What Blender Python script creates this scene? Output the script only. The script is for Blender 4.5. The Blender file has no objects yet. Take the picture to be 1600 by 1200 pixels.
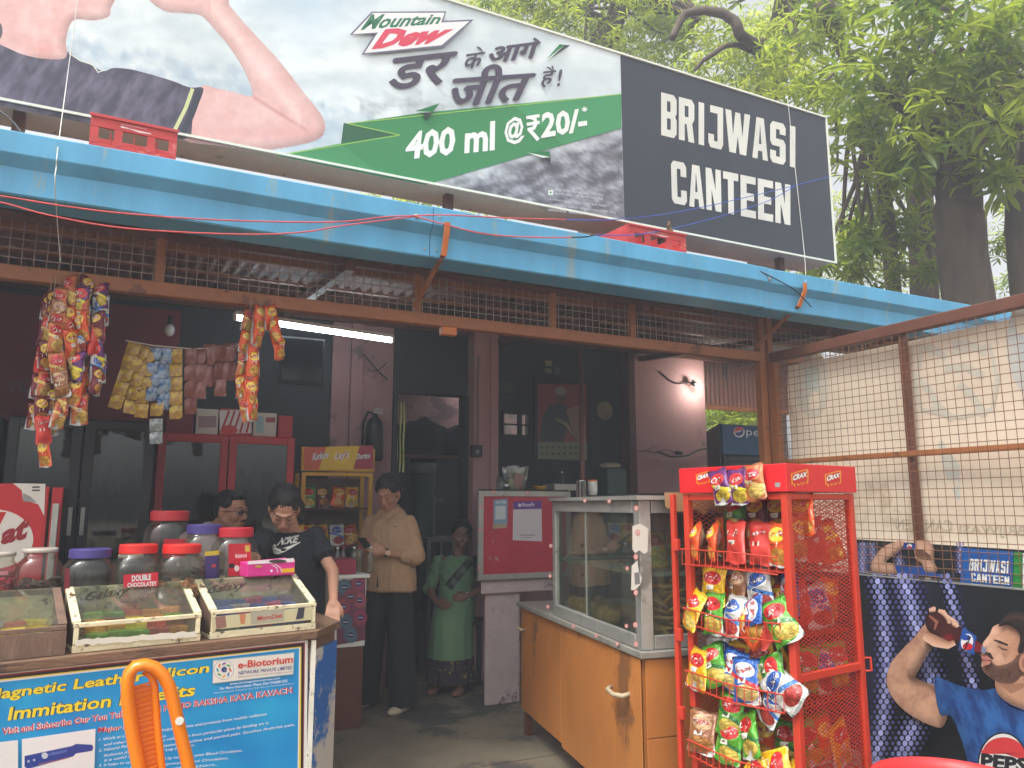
import bpy, bmesh, random, math
import numpy as np
from math import sin, cos, tan, pi, radians, atan, sqrt, atan2, hypot
from mathutils import Vector as V, Matrix, geometry, noise

SC = bpy.context.scene
COL = SC.collection
random.seed(7)
# ------------------------------------------------------------------ camera, world, sun, exposure
CAM_H, FPX = 1.45, 1202.0
PITCH, YAW = atan(190 / FPX), radians(26.5)
cam = bpy.data.cameras.new('camera'); camo = bpy.data.objects.new('camera', cam); COL.objects.link(camo)
camo.location = (0, 0, CAM_H); camo.rotation_euler = (pi / 2 + PITCH, 0, -YAW)
cam.sensor_width = 36; cam.lens = 36 * FPX / 1600; cam.clip_start = .05; cam.clip_end = 600
SC.camera = camo
SUN_EL, SUN_AZ = radians(60), radians(245)      # azimuth clockwise from +Y: a veiled sun high to the left of the yard
w = bpy.data.worlds.new('World'); SC.world = w; w.use_nodes = True
nt = w.node_tree; bg = nt.nodes['Background']
sky = nt.nodes.new('ShaderNodeTexSky'); sky.sky_type = 'NISHITA'; sky.sun_disc = False
sky.sun_elevation = SUN_EL; sky.sun_rotation = SUN_AZ; sky.air_density = 1.3; sky.dust_density = 6; sky.ozone_density = 1
hs = nt.nodes.new('ShaderNodeHueSaturation'); hs.inputs['Saturation'].default_value = .14; hs.inputs['Value'].default_value = 1.0
nt.links.new(sky.outputs[0], hs.inputs['Color']); nt.links.new(hs.outputs[0], bg.inputs[0]); bg.inputs[1].default_value = .15
sl = bpy.data.lights.new('sun', 'SUN'); sl.energy = 1.0; sl.angle = radians(12); sl.color = (1, .95, .86)
so = bpy.data.objects.new('sun', sl); COL.objects.link(so)
sd = V((sin(SUN_AZ) * cos(SUN_EL), cos(SUN_AZ) * cos(SUN_EL), sin(SUN_EL)))
so.rotation_euler = sd.to_track_quat('Z', 'Y').to_euler(); so.location = (-12, -6, 20)
vs = SC.view_settings; vs.view_transform = 'Standard'; vs.look = 'None'; vs.gamma = 1; vs.exposure = 1.02; vs.use_curve_mapping = False
SC.render.film_transparent = False
cy = SC.cycles; cy.use_denoising = True; cy.max_bounces = 10; cy.transparent_max_bounces = 24; cy.diffuse_bounces = 5
cy.caustics_reflective = False; cy.caustics_refractive = False

# ------------------------------------------------------------------ survey helpers: a sight line from the viewpoint meets a real plane
_f = V((sin(YAW) * cos(PITCH), cos(YAW) * cos(PITCH), sin(PITCH))); _r = V((cos(YAW), -sin(YAW), 0)); _u = _r.cross(_f)
EYE = V((0, 0, CAM_H))
def ray(u, v): return _f + _r * ((u - 800) / FPX) - _u * ((v - 600) / FPX)
def onY(u, v, y): d = ray(u, v); return EYE + d * (y / d.y)
def onX(u, v, x): d = ray(u, v); return EYE + d * (x / d.x)
def onZ(u, v, z): d = ray(u, v); return EYE + d * ((z - CAM_H) / d.z)
def onP(u, v, p, n): d = ray(u, v); return EYE + d * ((V(p) - EYE).dot(n) / d.dot(n))

# ------------------------------------------------------------------ materials
def lin(c):
    return tuple(((x / 255) / 12.92 if x <= 10 else (((x / 255) + .055) / 1.055) ** 2.4) for x in c[:3])
MATS = {}
def mat(name, rgb, rough=.55, metal=0., var=.18, scale=7., bump=.0, bscale=None, wear=None, wearamt=.5, coat=0., spec=.5, wscale=3., stretch=None):
    """base colour with cloudy variation, optional second colour in worn patches and a fine relief"""
    if name in MATS: return MATS[name]
    m = bpy.data.materials.new(name); m.use_nodes = True; MATS[name] = m
    n = m.node_tree; N = n.nodes; L = n.links; b = N['Principled BSDF']
    tc = N.new('ShaderNodeTexCoord'); src = tc.outputs['Object']
    if stretch:
        mp = N.new('ShaderNodeMapping'); mp.inputs['Scale'].default_value = stretch; L.new(src, mp.inputs[0]); src = mp.outputs[0]
    no = N.new('ShaderNodeTexNoise'); no.inputs['Scale'].default_value = scale; no.inputs['Detail'].default_value = 6; no.inputs['Roughness'].default_value = .65
    L.new(src, no.inputs['Vector'])
    c = lin(rgb)
    cr = N.new('ShaderNodeValToRGB'); L.new(no.outputs[0], cr.inputs[0])
    cr.color_ramp.elements[0].position = .3; cr.color_ramp.elements[1].position = .7
    cr.color_ramp.elements[0].color = tuple(x * (1 - var) for x in c) + (1,); cr.color_ramp.elements[1].color = tuple(min(1, x * (1 + var)) for x in c) + (1,)
    out = cr.outputs[0]
    if wear:
        n2 = N.new('ShaderNodeTexNoise'); n2.inputs['Scale'].default_value = wscale; n2.inputs['Detail'].default_value = 9; n2.inputs['Roughness'].default_value = .7
        L.new(src, n2.inputs['Vector'])
        r2 = N.new('ShaderNodeValToRGB'); L.new(n2.outputs[0], r2.inputs[0])
        e = r2.color_ramp.elements; t = .72 - .35 * wearamt; e[0].position = t; e[1].position = t + .05
        mx = N.new('ShaderNodeMix'); mx.data_type = 'RGBA'; L.new(r2.outputs[0], mx.inputs[0]); L.new(out, mx.inputs[6]); mx.inputs[7].default_value = lin(wear) + (1,)
        out = mx.outputs[2]
    L.new(out, b.inputs['Base Color'])
    rr = N.new('ShaderNodeMapRange'); rr.inputs['To Min'].default_value = max(.03, rough - .1); rr.inputs['To Max'].default_value = min(1, rough + .12)
    L.new(no.outputs[0], rr.inputs[0]); L.new(rr.outputs[0], b.inputs['Roughness'])
    b.inputs['Metallic'].default_value = metal; b.inputs['Coat Weight'].default_value = coat; b.inputs['Specular IOR Level'].default_value = spec
    if bump:
        n3 = N.new('ShaderNodeTexNoise'); n3.inputs['Scale'].default_value = bscale or scale * 6; n3.inputs['Detail'].default_value = 5; L.new(src, n3.inputs['Vector'])
        bp = N.new('ShaderNodeBump'); bp.inputs['Strength'].default_value = bump; bp.inputs['Distance'].default_value = .01
        L.new(n3.outputs[0], bp.inputs['Height']); L.new(bp.outputs[0], b.inputs['Normal'])
    return m
def glass(name, tint=(240, 245, 240), refl=.10, rough=.03, dust=.06):
    """a clear pane or thin clear plastic: see-through, mirror sheen growing at grazing angles, a film of dust"""
    if name in MATS: return MATS[name]
    m = bpy.data.materials.new(name); m.use_nodes = True; MATS[name] = m
    N = m.node_tree.nodes; L = m.node_tree.links; N.remove(N['Principled BSDF']); out = N['Material Output']
    tr = N.new('ShaderNodeBsdfTransparent'); tr.inputs[0].default_value = lin(tint) + (1,)
    gl = N.new('ShaderNodeBsdfGlossy'); gl.inputs['Roughness'].default_value = rough
    df = N.new('ShaderNodeBsdfDiffuse'); df.inputs[0].default_value = lin((200, 200, 190)) + (1,)
    lw = N.new('ShaderNodeLayerWeight'); lw.inputs[0].default_value = .25
    mr = N.new('ShaderNodeMapRange'); mr.inputs['To Min'].default_value = refl * .6; mr.inputs['To Max'].default_value = min(1, refl * 5); L.new(lw.outputs['Fresnel'], mr.inputs[0])
    m1 = N.new('ShaderNodeMixShader'); L.new(mr.outputs[0], m1.inputs[0]); L.new(tr.outputs[0], m1.inputs[1]); L.new(gl.outputs[0], m1.inputs[2])
    no = N.new('ShaderNodeTexNoise'); no.inputs['Scale'].default_value = 6; no.inputs['Detail'].default_value = 7
    tc = N.new('ShaderNodeTexCoord'); L.new(tc.outputs['Object'], no.inputs['Vector'])
    m3 = N.new('ShaderNodeMapRange'); m3.inputs['To Min'].default_value = 0; m3.inputs['To Max'].default_value = dust * 2; L.new(no.outputs[0], m3.inputs[0])
    m2 = N.new('ShaderNodeMixShader'); L.new(m3.outputs[0], m2.inputs[0]); L.new(m1.outputs[0], m2.inputs[1]); L.new(df.outputs[0], m2.inputs[2])
    L.new(m2.outputs[0], out.inputs[0])
    return m
def emit(name, rgb, s):
    if name in MATS: return MATS[name]
    m = bpy.data.materials.new(name); m.use_nodes = True; MATS[name] = m
    b = m.node_tree.nodes['Principled BSDF']; b.inputs['Emission Color'].default_value = lin(rgb) + (1,); b.inputs['Emission Strength'].default_value = s
    return m
def ink_mat(name='printed_ink', rough=.42, coat=.15, var=.12):
    """flat print: colours come from the artwork's own colour attribute, slightly faded in patches"""
    if name in MATS: return MATS[name]
    m = bpy.data.materials.new(name); m.use_nodes = True; MATS[name] = m
    N = m.node_tree.nodes; L = m.node_tree.links; b = N['Principled BSDF']
    at = N.new('ShaderNodeAttribute'); at.attribute_name = 'Col'
    no = N.new('ShaderNodeTexNoise'); no.inputs['Scale'].default_value = 3; no.inputs['Detail'].default_value = 8; tc = N.new('ShaderNodeTexCoord'); L.new(tc.outputs['Object'], no.inputs['Vector'])
    mr = N.new('ShaderNodeMapRange'); mr.inputs['To Min'].default_value = 1 - var; mr.inputs['To Max'].default_value = 1 + var * .4; L.new(no.outputs[0], mr.inputs[0])
    mx = N.new('ShaderNodeVectorMath'); mx.operation = 'SCALE'; L.new(at.outputs['Color'], mx.inputs[0]); L.new(mr.outputs[0], mx.inputs['Scale'])
    L.new(mx.outputs[0], b.inputs['Base Color']); b.inputs['Roughness'].default_value = rough; b.inputs['Coat Weight'].default_value = coat
    return m

# ------------------------------------------------------------------ objects
WM = {}
def tag(o, label=None, cat=None, group=None, kind=None):
    if label: o['label'] = label
    if cat: o['category'] = cat
    if group: o['group'] = group
    if kind: o['kind'] = kind
    return o
def thing(name, label, cat, loc=(0, 0, 0), rz=0., group=None, M=None):
    o = bpy.data.objects.new(name, None); COL.objects.link(o); o.empty_display_size = .1
    mw = M if M is not None else Matrix.Translation(V(loc)) @ Matrix.Rotation(rz, 4, 'Z')
    o.matrix_world = mw; WM[o.name] = mw.copy()
    return tag(o, label, cat, group)
def link_mesh(name, me, parent=None, bevel=0., smooth=False, origin=None):
    o = bpy.data.objects.new(name, me); COL.objects.link(o)
    if parent is not None:
        o.parent = parent; WM[o.name] = WM[parent.name]
    else:
        WM[o.name] = Matrix.Translation(V(origin)) if origin is not None else Matrix.Identity(4)
        o.matrix_world = WM[o.name]
    if bevel:
        md = o.modifiers.new('bevel', 'BEVEL'); md.width = bevel; md.segments = 2; md.limit_method = 'ANGLE'; md.angle_limit = radians(40)
    if smooth:
        me.polygons.foreach_set('use_smooth', [True] * len(me.polygons))
    return o
class MB:
    """collects shapes, links them as ONE mesh object; coordinates are world ones unless world=False"""
    def __init__(s): s.v = []; s.f = []; s.m = []; s.mi = 0
    def add(s, vs, fs):
        k = len(s.v); s.v += [V(p) for p in vs]; s.f += [tuple(i + k for i in f) for f in fs]; s.m += [s.mi] * len(fs); return s
    def hexa(s, a): return s.add(a, [(0, 3, 2, 1), (4, 5, 6, 7), (0, 1, 5, 4), (1, 2, 6, 5), (2, 3, 7, 6), (3, 0, 4, 7)])
    def bx(s, x0, x1, y0, y1, z0, z1):
        return s.hexa([(x0, y0, z0), (x1, y0, z0), (x1, y1, z0), (x0, y1, z0), (x0, y0, z1), (x1, y0, z1), (x1, y1, z1), (x0, y1, z1)])
    def box(s, c, sz, R=None):
        R = R or Matrix.Identity(3); c = V(c); h = V(sz) / 2
        return s.hexa([c + R @ V((i * h.x, j * h.y, k * h.z)) for k in (-1, 1) for i, j in ((-1, -1), (1, -1), (1, 1), (-1, 1))])
    def bar(s, p, q, wd, ht=None, up=(0, 0, 1)):
        p = V(p); q = V(q); ht = ht or wd; d = (q - p).normalized(); up = V(up)
        if abs(d.dot(up)) > .98: up = V((1, 0, 0))
        a = d.cross(up).normalized() * (wd / 2); b = a.cross(d).normalized() * (ht / 2)
        return s.hexa([p - a - b, p + a - b, p + a + b, p - a + b, q - a - b, q + a - b, q + a + b, q - a + b])
    def tube(s, pts, r, n=8, cap=True):
        pts = [V(p) for p in pts]; rs = r if isinstance(r, (list, tuple)) else [r] * len(pts)
        rings = []; a = None
        for i, p in enumerate(pts):
            d = (pts[min(i + 1, len(pts) - 1)] - pts[max(i - 1, 0)]).normalized()
            if a is None:
                a = d.cross(V((0, 0, 1)) if abs(d.z) < .9 else V((1, 0, 0))).normalized()
            else: a = (a - d * a.dot(d)).normalized()
            b = d.cross(a); rings.append([p + (a * cos(2 * pi * k / n) + b * sin(2 * pi * k / n)) * rs[i] for k in range(n)])
        vs = [q for rg in rings for q in rg]; fs = []
        for i in range(len(rings) - 1):
            for k in range(n): fs.append((i * n + k, i * n + (k + 1) % n, (i + 1) * n + (k + 1) % n, (i + 1) * n + k))
        if cap: fs.append(tuple(range(n - 1, -1, -1))); fs.append(tuple((len(rings) - 1) * n + k for k in range(n)))
        return s.add(vs, fs)
    def lathe(s, prof, c=(0, 0, 0), n=24, sq=0., R=None, ph=0.):
        c = V(c); vs = []; fs = []
        for r, z in prof:
            for k in range(n):
                t = 2 * pi * k / n + ph; q = 1 + sq * (abs(cos(2 * t)) - .5) * -1
                p = V((r * q * cos(t), r * q * sin(t), z)); vs.append(c + (R @ p if R else p))
        for i in range(len(prof) - 1):
            for k in range(n): fs.append((i * n + k, i * n + (k + 1) % n, (i + 1) * n + (k + 1) % n, (i + 1) * n + k))
        if prof[0][0] > 1e-4: fs.append(tuple(range(n - 1, -1, -1)))
        if prof[-1][0] > 1e-4: fs.append(tuple((len(prof) - 1) * n + k for k in range(n)))
        return s.add(vs, fs)
    def ell(s, c, r, R=None, n=14, m=9):
        c = V(c); vs = [c + (R @ V((0, 0, -r[2])) if R else V((0, 0, -r[2])))]; fs = []
        for i in range(1, m):
            a = -pi / 2 + pi * i / m
            for k in range(n):
                p = V((r[0] * cos(a) * cos(2 * pi * k / n), r[1] * cos(a) * sin(2 * pi * k / n), r[2] * sin(a))); vs.append(c + (R @ p if R else p))
        p = V((0, 0, r[2])); vs.append(c + (R @ p if R else p)); T = len(vs) - 1
        for k in range(n):
            fs.append((0, 1 + (k + 1) % n, 1 + k)); fs.append((T, 1 + (m - 2) * n + k, 1 + (m - 2) * n + (k + 1) % n))
        for i in range(m - 2):
            for k in range(n): a = 1 + i * n; fs.append((a + k, a + (k + 1) % n, a + n + (k + 1) % n, a + n + k))
        return s.add(vs, fs)
    def capsule(s, p, q, r0, r1, n=12):
        p = V(p); q = V(q); d = (q - p); 
        if d.length < 1e-5: return s.ell(p, (r0,) * 3)
        d.normalize(); pts = []; rs = []
        for a in (-90, -60, -30, 0): pts.append(p + d * r0 * sin(radians(a))); rs.append(max(r0 * cos(radians(a)), 1e-4))
        for a in (0, 30, 60, 90): pts.append(q + d * r1 * sin(radians(a))); rs.append(max(r1 * cos(radians(a)), 1e-4))
        return s.tube(pts, rs, n)
    def prism(s, base, z0, z1):
        n = len(base); vs = [(p[0], p[1], z0) for p in base] + [(p[0], p[1], z1) for p in base]
        return s.add(vs, [tuple(range(n - 1, -1, -1)), tuple(range(n, 2 * n))] + [(i, (i + 1) % n, n + (i + 1) % n, n + i) for i in range(n)])
    def quad(s, a, b, c, d): return s.add([a, b, c, d], [(0, 1, 2, 3)])
    def slab(s, a, b, c, d, th):
        """a quad given thickness th along its normal"""
        a, b, c, d = map(V, (a, b, c, d)); n = (b - a).cross(d - a).normalized() * th
        return s.hexa([a, b, c, d, a + n, b + n, c + n, d + n])
    def mesh(s, name, mats):
        me = bpy.data.meshes.new(name); me.from_pydata([tuple(p) for p in s.v], [], s.f)
        for m in (mats if isinstance(mats, (list, tuple)) else [mats]): me.materials.append(m)
        if any(s.m): me.polygons.foreach_set('material_index', s.m)
        me.update(); return me
    def build(s, name, mats, parent=None, bevel=0., smooth=False, world=True):
        org = None
        if parent is not None:
            if world: iv = WM[parent.name].inverted(); s.v = [iv @ p for p in s.v]
        else:
            xs = [p.x for p in s.v]; ys = [p.y for p in s.v]; org = V(((min(xs) + max(xs)) / 2, (min(ys) + max(ys)) / 2, min(p.z for p in s.v)))
            s.v = [p - org for p in s.v]
        return link_mesh(name, s.mesh(name, mats), parent, bevel, smooth, org)
def part(name, fn, m, parent, **k):
    b = MB(); fn(b); return b.build(name, m, parent, **k)
def copy_tree(o, M, label=None, group=None):
    c = o.copy(); COL.objects.link(c); c.matrix_world = M; WM[c.name] = M.copy()
    if label: c['label'] = label
    if group: c['group'] = group
    def rec(src, dst):
        for ch in list(src.children):
            if ch is dst: continue
            k = ch.copy(); COL.objects.link(k); k.parent = dst; WM[k.name] = M; rec(ch, k)
    rec(o, c); return c

# ------------------------------------------------------------------ text and flat print
_tc = {}
def text_geo(t, bold=0., shear=0., res=2):
    key = (t, bold, shear, res)
    if key in _tc: return _tc[key]
    cu = bpy.data.curves.new('t', 'FONT'); cu.body = t; cu.offset = bold; cu.shear = shear; cu.resolution_u = res; cu.fill_mode = 'FRONT'
    o = bpy.data.objects.new('t', cu); COL.objects.link(o)
    dg = bpy.context.evaluated_depsgraph_get(); me = bpy.data.meshes.new_from_object(o.evaluated_get(dg))
    vs = np.array([v.co[:2] for v in me.vertices]) if len(me.vertices) else np.zeros((1, 2)); fs = [tuple(p.vertices) for p in me.polygons]
    bpy.data.objects.remove(o); bpy.data.curves.remove(cu); bpy.data.meshes.remove(me)
    lo = vs.min(0); hi = vs.max(0); vs = (vs - lo) / np.maximum(hi - lo, 1e-6)
    _tc[key] = (vs, fs); return _tc[key]
class Print:
    """artwork laid on a real surface; fn(u, v, lift) gives the 3D point"""
    def __init__(s, fn, step=.00025): s.fn = fn; s.v = []; s.f = []; s.c = []; s.L = 1; s.step = step
    def _add(s, pts, faces, cols):
        k = len(s.v); h = s.L * s.step
        s.v += [s.fn(p[0], p[1], h) for p in pts]
        for f in faces: s.f.append(tuple(i + k for i in f))
        s.c += [lin(c) for c in cols]; s.L += 1
    def poly(s, pts, col, cols=None):
        tri = geometry.tessellate_polygon([[V((p[0], p[1], 0)) for p in pts]])
        s._add(pts, tri, cols or [col] * len(pts))
    def fan(s, pts, edge, mid, c=None):
        cx = sum(p[0] for p in pts) / len(pts) if c is None else c[0]; cy_ = sum(p[1] for p in pts) / len(pts) if c is None else c[1]
        n = len(pts); s._add(list(pts) + [(cx, cy_)], [(i, (i + 1) % n, n) for i in range(n)], [edge] * n + [mid])
    def ell(s, cx, cy_, rx, ry, col, edge=None, rot=0., n=20, a0=0., a1=2 * pi):
        pts = []
        for i in range(n + (a1 - a0 < 6.2)):
            t = a0 + (a1 - a0) * i / n; x = rx * cos(t); y = ry * sin(t); pts.append((cx + x * cos(rot) - y * sin(rot), cy_ + x * sin(rot) + y * cos(rot)))
        if edge is None: s.poly(pts, col)
        else: s.fan(pts, edge, col, (cx, cy_))
    def line(s, pts, wd, col, wd2=None, cols=None):
        """a strip along pts; wd may be a list; cols = (left edge, middle, right edge)"""
        n = len(pts); ws = wd if isinstance(wd, (list, tuple)) else [wd] * n; out = []; cl = []
        for i, p in enumerate(pts):
            a = pts[max(i - 1, 0)]; b = pts[min(i + 1, n - 1)]; dx, dy = b[0] - a[0], b[1] - a[1]; q = hypot(dx, dy) or 1; nx, ny = -dy / q, dx / q
            out += [(p[0] + nx * ws[i] / 2, p[1] + ny * ws[i] / 2), (p[0], p[1]), (p[0] - nx * ws[i] / 2, p[1] - ny * ws[i] / 2)]
            cl += list(cols) if cols else [col] * 3
        fs = []
        for i in range(n - 1):
            k = 3 * i; fs += [(k, k + 1, k + 4, k + 3), (k + 1, k + 2, k + 5, k + 4)]
        s._add(out, fs, cl)
    def raster(s, tl, tr, br, bl, nx, ny, cf):
        pts = []; cs = []
        for j in range(ny + 1):
            for i in range(nx + 1):
                a = i / nx; b = j / ny
                x = (tl[0] * (1 - a) + tr[0] * a) * (1 - b) + (bl[0] * (1 - a) + br[0] * a) * b; y = (tl[1] * (1 - a) + tr[1] * a) * (1 - b) + (bl[1] * (1 - a) + br[1] * a) * b
                pts.append((x, y)); cs.append(cf(a, b, x, y))
        s._add(pts, [(j * (nx + 1) + i, j * (nx + 1) + i + 1, (j + 1) * (nx + 1) + i + 1, (j + 1) * (nx + 1) + i) for j in range(ny) for i in range(nx)], cs)
    def soft(s, outline, base, R=12., L=(-.5, -.85), edge=.16, lit=.22, step=1.4, tone=None, rnd=3):
        """photographic looking artwork: a smooth outline filled with a modelled tone that rounds off towards its edges"""
        n = len(outline); P = []
        for i in range(n):
            p0, p1, p2, p3 = (np.array(outline[(i + k) % n], float) for k in (-1, 0, 1, 2))
            for k in range(rnd): t = k / rnd; P.append(.5 * (2 * p1 + (p2 - p0) * t + (2 * p0 - 5 * p1 + 4 * p2 - p3) * t * t + (3 * p1 - p0 - 3 * p2 + p3) * t ** 3))
        P = np.array(P); A = P; B_ = np.roll(P, -1, 0); lo = P.min(0); hi = P.max(0); nx = int((hi[0] - lo[0]) / step) + 2; ny = int((hi[1] - lo[1]) / step) + 2
        gx, gy = np.meshgrid(lo[0] + np.arange(nx) * step, lo[1] + np.arange(ny) * step); Q = np.stack([gx.ravel(), gy.ravel()], 1); best = np.full(len(Q), 1e9); near = np.zeros_like(Q); ins = np.zeros(len(Q), bool)
        for a, b in zip(A, B_):
            d = b - a; t = np.clip(((Q - a) @ d) / max(d @ d, 1e-9), 0, 1); c = a + t[:, None] * d; q = ((Q - c) ** 2).sum(1); m = q < best; best[m] = q[m]; near[m] = c[m]
            cr = ((a[1] > Q[:, 1]) != (b[1] > Q[:, 1])); 
            if abs(d[1]) > 1e-9: ins ^= cr & (Q[:, 0] < d[0] * (Q[:, 1] - a[1]) / d[1] + a[0])
        D_ = np.sqrt(best); out = (near - Q) / np.maximum(D_, 1e-6)[:, None]; sl = np.clip(1 - D_ / R, 0, 1) ** 1.3; Lh = np.array(L) / hypot(*L); sh = 1 - edge * sl + lit * sl * (out @ Lh)
        # grid points just outside are drawn onto the outline so that the edge stays clean
        ok = ins | (D_ < step * 1.05); X = np.where(ins[:, None], Q, near); idx = -np.ones(len(Q), int); idx[ok] = np.arange(ok.sum()); fs = []
        I = np.arange(nx * ny).reshape(ny, nx)
        for j in range(ny - 1):
            for i in range(nx - 1):
                q = (I[j, i], I[j, i + 1], I[j + 1, i + 1], I[j + 1, i])
                if all(ok[k] for k in q) and any(ins[k] for k in q): fs.append(tuple(int(idx[k]) for k in q))
        cols = []
        for k in np.nonzero(ok)[0]:
            c = tone(X[k][0], X[k][1]) if tone else base; f = sh[k] + .03 * fbm(X[k][0] / 14, X[k][1] / 14, 5, 3); cols.append(tuple(max(0, min(255, v * f)) for v in c))
        s._add([tuple(p) for p in X[ok]], fs, cols)
    def text(s, t, bl, br, tl, tr, col, bold=0., shear=0., res=2, out=None, ow=.03, fat=0.):
        if fat:
            for dx, dy in ((-fat, 0), (fat, 0), (0, -fat * .6), (0, fat * .6)): s.text(t, *[(q[0] + dx, q[1] + dy) for q in (bl, br, tl, tr)], col, bold, shear, res)
        if out: s.text(t, bl, br, tl, tr, out, bold + ow, shear, res)
        vs, fs = text_geo(t, bold, shear, res)
        pts = [((bl[0] * (1 - a) + br[0] * a) * (1 - b) + (tl[0] * (1 - a) + tr[0] * a) * b, (bl[1] * (1 - a) + br[1] * a) * (1 - b) + (tl[1] * (1 - a) + tr[1] * a) * b) for a, b in vs]
        s._add(pts, fs, [col] * len(pts))
    def build(s, name, parent=None, m=None, world=True, label=None):
        me = bpy.data.meshes.new(name); iv = WM[parent.name].inverted() if (parent is not None and world) else Matrix.Identity(4)
        me.from_pydata([tuple(iv @ V(p)) for p in s.v], [], s.f)
        ca = me.color_attributes.new('Col', 'FLOAT_COLOR', 'POINT'); ca.data.foreach_set('color', np.array([list(c) + [1.] for c in s.c], dtype=np.float32).ravel())
        me.materials.append(m or ink_mat()); o = link_mesh(name, me, parent)
        if label: o['label'] = label
        return o
def mixc(a, b, t): t = max(0, min(1, t)); return tuple(a[i] * (1 - t) + b[i] * t for i in range(3))
def fbm(x, y, z=0., o=5): return noise.fractal(V((x, y, z)), .6, 2.1, o)
# condensed block capitals: positive shapes and the holes cut in them
_GL = {
 'B': ([[(0,0),(.82,0),(1,.1),(1,.42),(.9,.5),(1,.58),(1,.9),(.82,1),(0,1)]], [[(.38,.17),(.62,.17),(.62,.43),(.38,.43)],[(.38,.59),(.6,.59),(.6,.83),(.38,.83)]]),
 'R': ([[(0,0),(.38,0),(.38,.4),(.5,.4),(.62,0),(1,0),(.86,.44),(1,.54),(1,.9),(.82,1),(0,1)]], [[(.38,.57),(.62,.57),(.62,.83),(.38,.83)]]),
 'I': ([[(.3,0),(.7,0),(.7,1),(.3,1)]], []),
 'J': ([[(0,.12),(.14,0),(.86,0),(1,.12),(1,1),(.12,1),(.12,.83),(.62,.83),(.62,.17),(.38,.17),(.38,.32),(0,.32)]], []),
 'W': ([[(0,1),(.16,0),(.42,0),(.5,.42),(.58,0),(.84,0),(1,1),(.77,1),(.69,.42),(.6,.98),(.4,.98),(.31,.42),(.24,1)]], []),
 'A': ([[(0,0),(.33,0),(.37,.2),(.63,.2),(.67,0),(1,0),(.74,1),(.26,1)]], [[(.42,.37),(.58,.37),(.51,.8),(.49,.8)]]),
 'S': ([[(0,.1),(.16,0),(.84,0),(1,.1),(1,.5),(.86,.6),(.38,.6),(.38,.83),(.62,.83),(.62,.72),(1,.72),(1,.9),(.84,1),(.16,1),(0,.9),(0,.52),(.14,.42),(.62,.42),(.62,.17),(.38,.17),(.38,.3),(0,.3)]], []),
 'C': ([[(0,.1),(.16,0),(.84,0),(1,.1),(1,.34),(.62,.34),(.62,.17),(.38,.17),(.38,.83),(.62,.83),(.62,.66),(1,.66),(1,.9),(.84,1),(.16,1),(0,.9)]], []),
 'N': ([[(0,0),(.36,0),(.36,.5),(.62,0),(1,0),(1,1),(.64,1),(.64,.5),(.38,1),(0,1)]], []),
 'T': ([[(.31,0),(.69,0),(.69,.82),(1,.82),(1,1),(0,1),(0,.82),(.31,.82)]], []),
 'E': ([[(0,0),(1,0),(1,.18),(.4,.18),(.4,.41),(.88,.41),(.88,.59),(.4,.59),(.4,.82),(1,.82),(1,1),(0,1)]], []),
}
def block_text(pr, t, bl, br, tl, tr, col, hole):
    ws = [{'I': .62, 'W': 1.6, 'J': .95}.get(c, 1.) for c in t]; gap = .14; tot = sum(ws) + gap * (len(t) - 1); x = 0
    for c, wd in zip(t, ws):
        x0 = x
        if c == 'I': x0 -= .22 * wd; wd_ = wd * 1.44
        else: wd_ = wd
        def mp(p):
            a = (x0 + p[0] * wd_) / tot; b = p[1]
            return ((bl[0] * (1 - a) + br[0] * a) * (1 - b) + (tl[0] * (1 - a) + tr[0] * a) * b, (bl[1] * (1 - a) + br[1] * a) * (1 - b) + (tl[1] * (1 - a) + tr[1] * a) * b)
        for g in _GL[c][0]: pr.poly([mp(p) for p in g], col)
        for g in _GL[c][1]: pr.poly([mp(p) for p in g], hole)
        x += wd + gap
# ================================================================== SETTING
m_conc = mat('concrete_floor', (120, 111, 94), .75, var=.3, scale=1.6, bump=.5, bscale=40, wear=(78, 75, 70), wearamt=.55, wscale=1.1)
m_dirt = mat('dusty_ground', (120, 108, 90), .95, var=.3, scale=.8, bump=.6, bscale=25)
g = MB(); g.quad((-90, -60, -.004), (90, -60, -.004), (90, 120, -.004), (-90, 120, -.004)); tag(g.build('ground', m_dirt), kind='structure')
g = MB()
for i in range(9):
    for j in range(7):
        x0 = -4 + i * 1.3; y0 = 2.1 + j * 1.05
        g.bx(x0 + .006, x0 + 1.294, y0 + .006, y0 + 1.044, -.06, .0 + random.uniform(-.0015, .0015))
g.build('concrete_floor', m_conc)['kind'] = 'structure'
m_pink = mat('pink_plaster', (194, 152, 152), .8, var=.1, scale=2.2, bump=.25, bscale=30, wear=(150, 120, 124), wearamt=.28, wscale=1.7)
m_pinkd = mat('pink_plaster_grubby', (168, 132, 132), .85, var=.16, scale=2.5, bump=.3, wear=(120, 100, 104), wearamt=.45, wscale=2.2)
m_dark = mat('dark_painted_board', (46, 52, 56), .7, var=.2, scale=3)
m_maroon = mat('maroon_hoarding', (110, 30, 38), .6, var=.15, scale=2)
m_brown = mat('brown_painted_steel', (150, 92, 50), .5, var=.16, scale=9, bump=.12, wear=(104, 60, 36), wearamt=.4, wscale=6)
m_brownd = mat('dark_brown_steel', (98, 58, 42), .5, var=.18, scale=9, bump=.12)
m_rust = mat('rusty_corrugated_iron', (120, 78, 64), .6, metal=.2, var=.3, scale=4, bump=.15, wear=(66, 50, 46), wearamt=.5, wscale=2)
m_zinc = mat('grey_zinc_sheet', (150, 152, 150), .45, metal=.5, var=.2, scale=4)
m_alu = mat('dull_aluminium', (176, 176, 170), .42, metal=.55, var=.12, scale=14, bump=.04, wear=(140, 138, 130), wearamt=.3)
m_wire = mat('rusty_wire', (128, 84, 50), .6, metal=.2, var=.25, scale=20)
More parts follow.
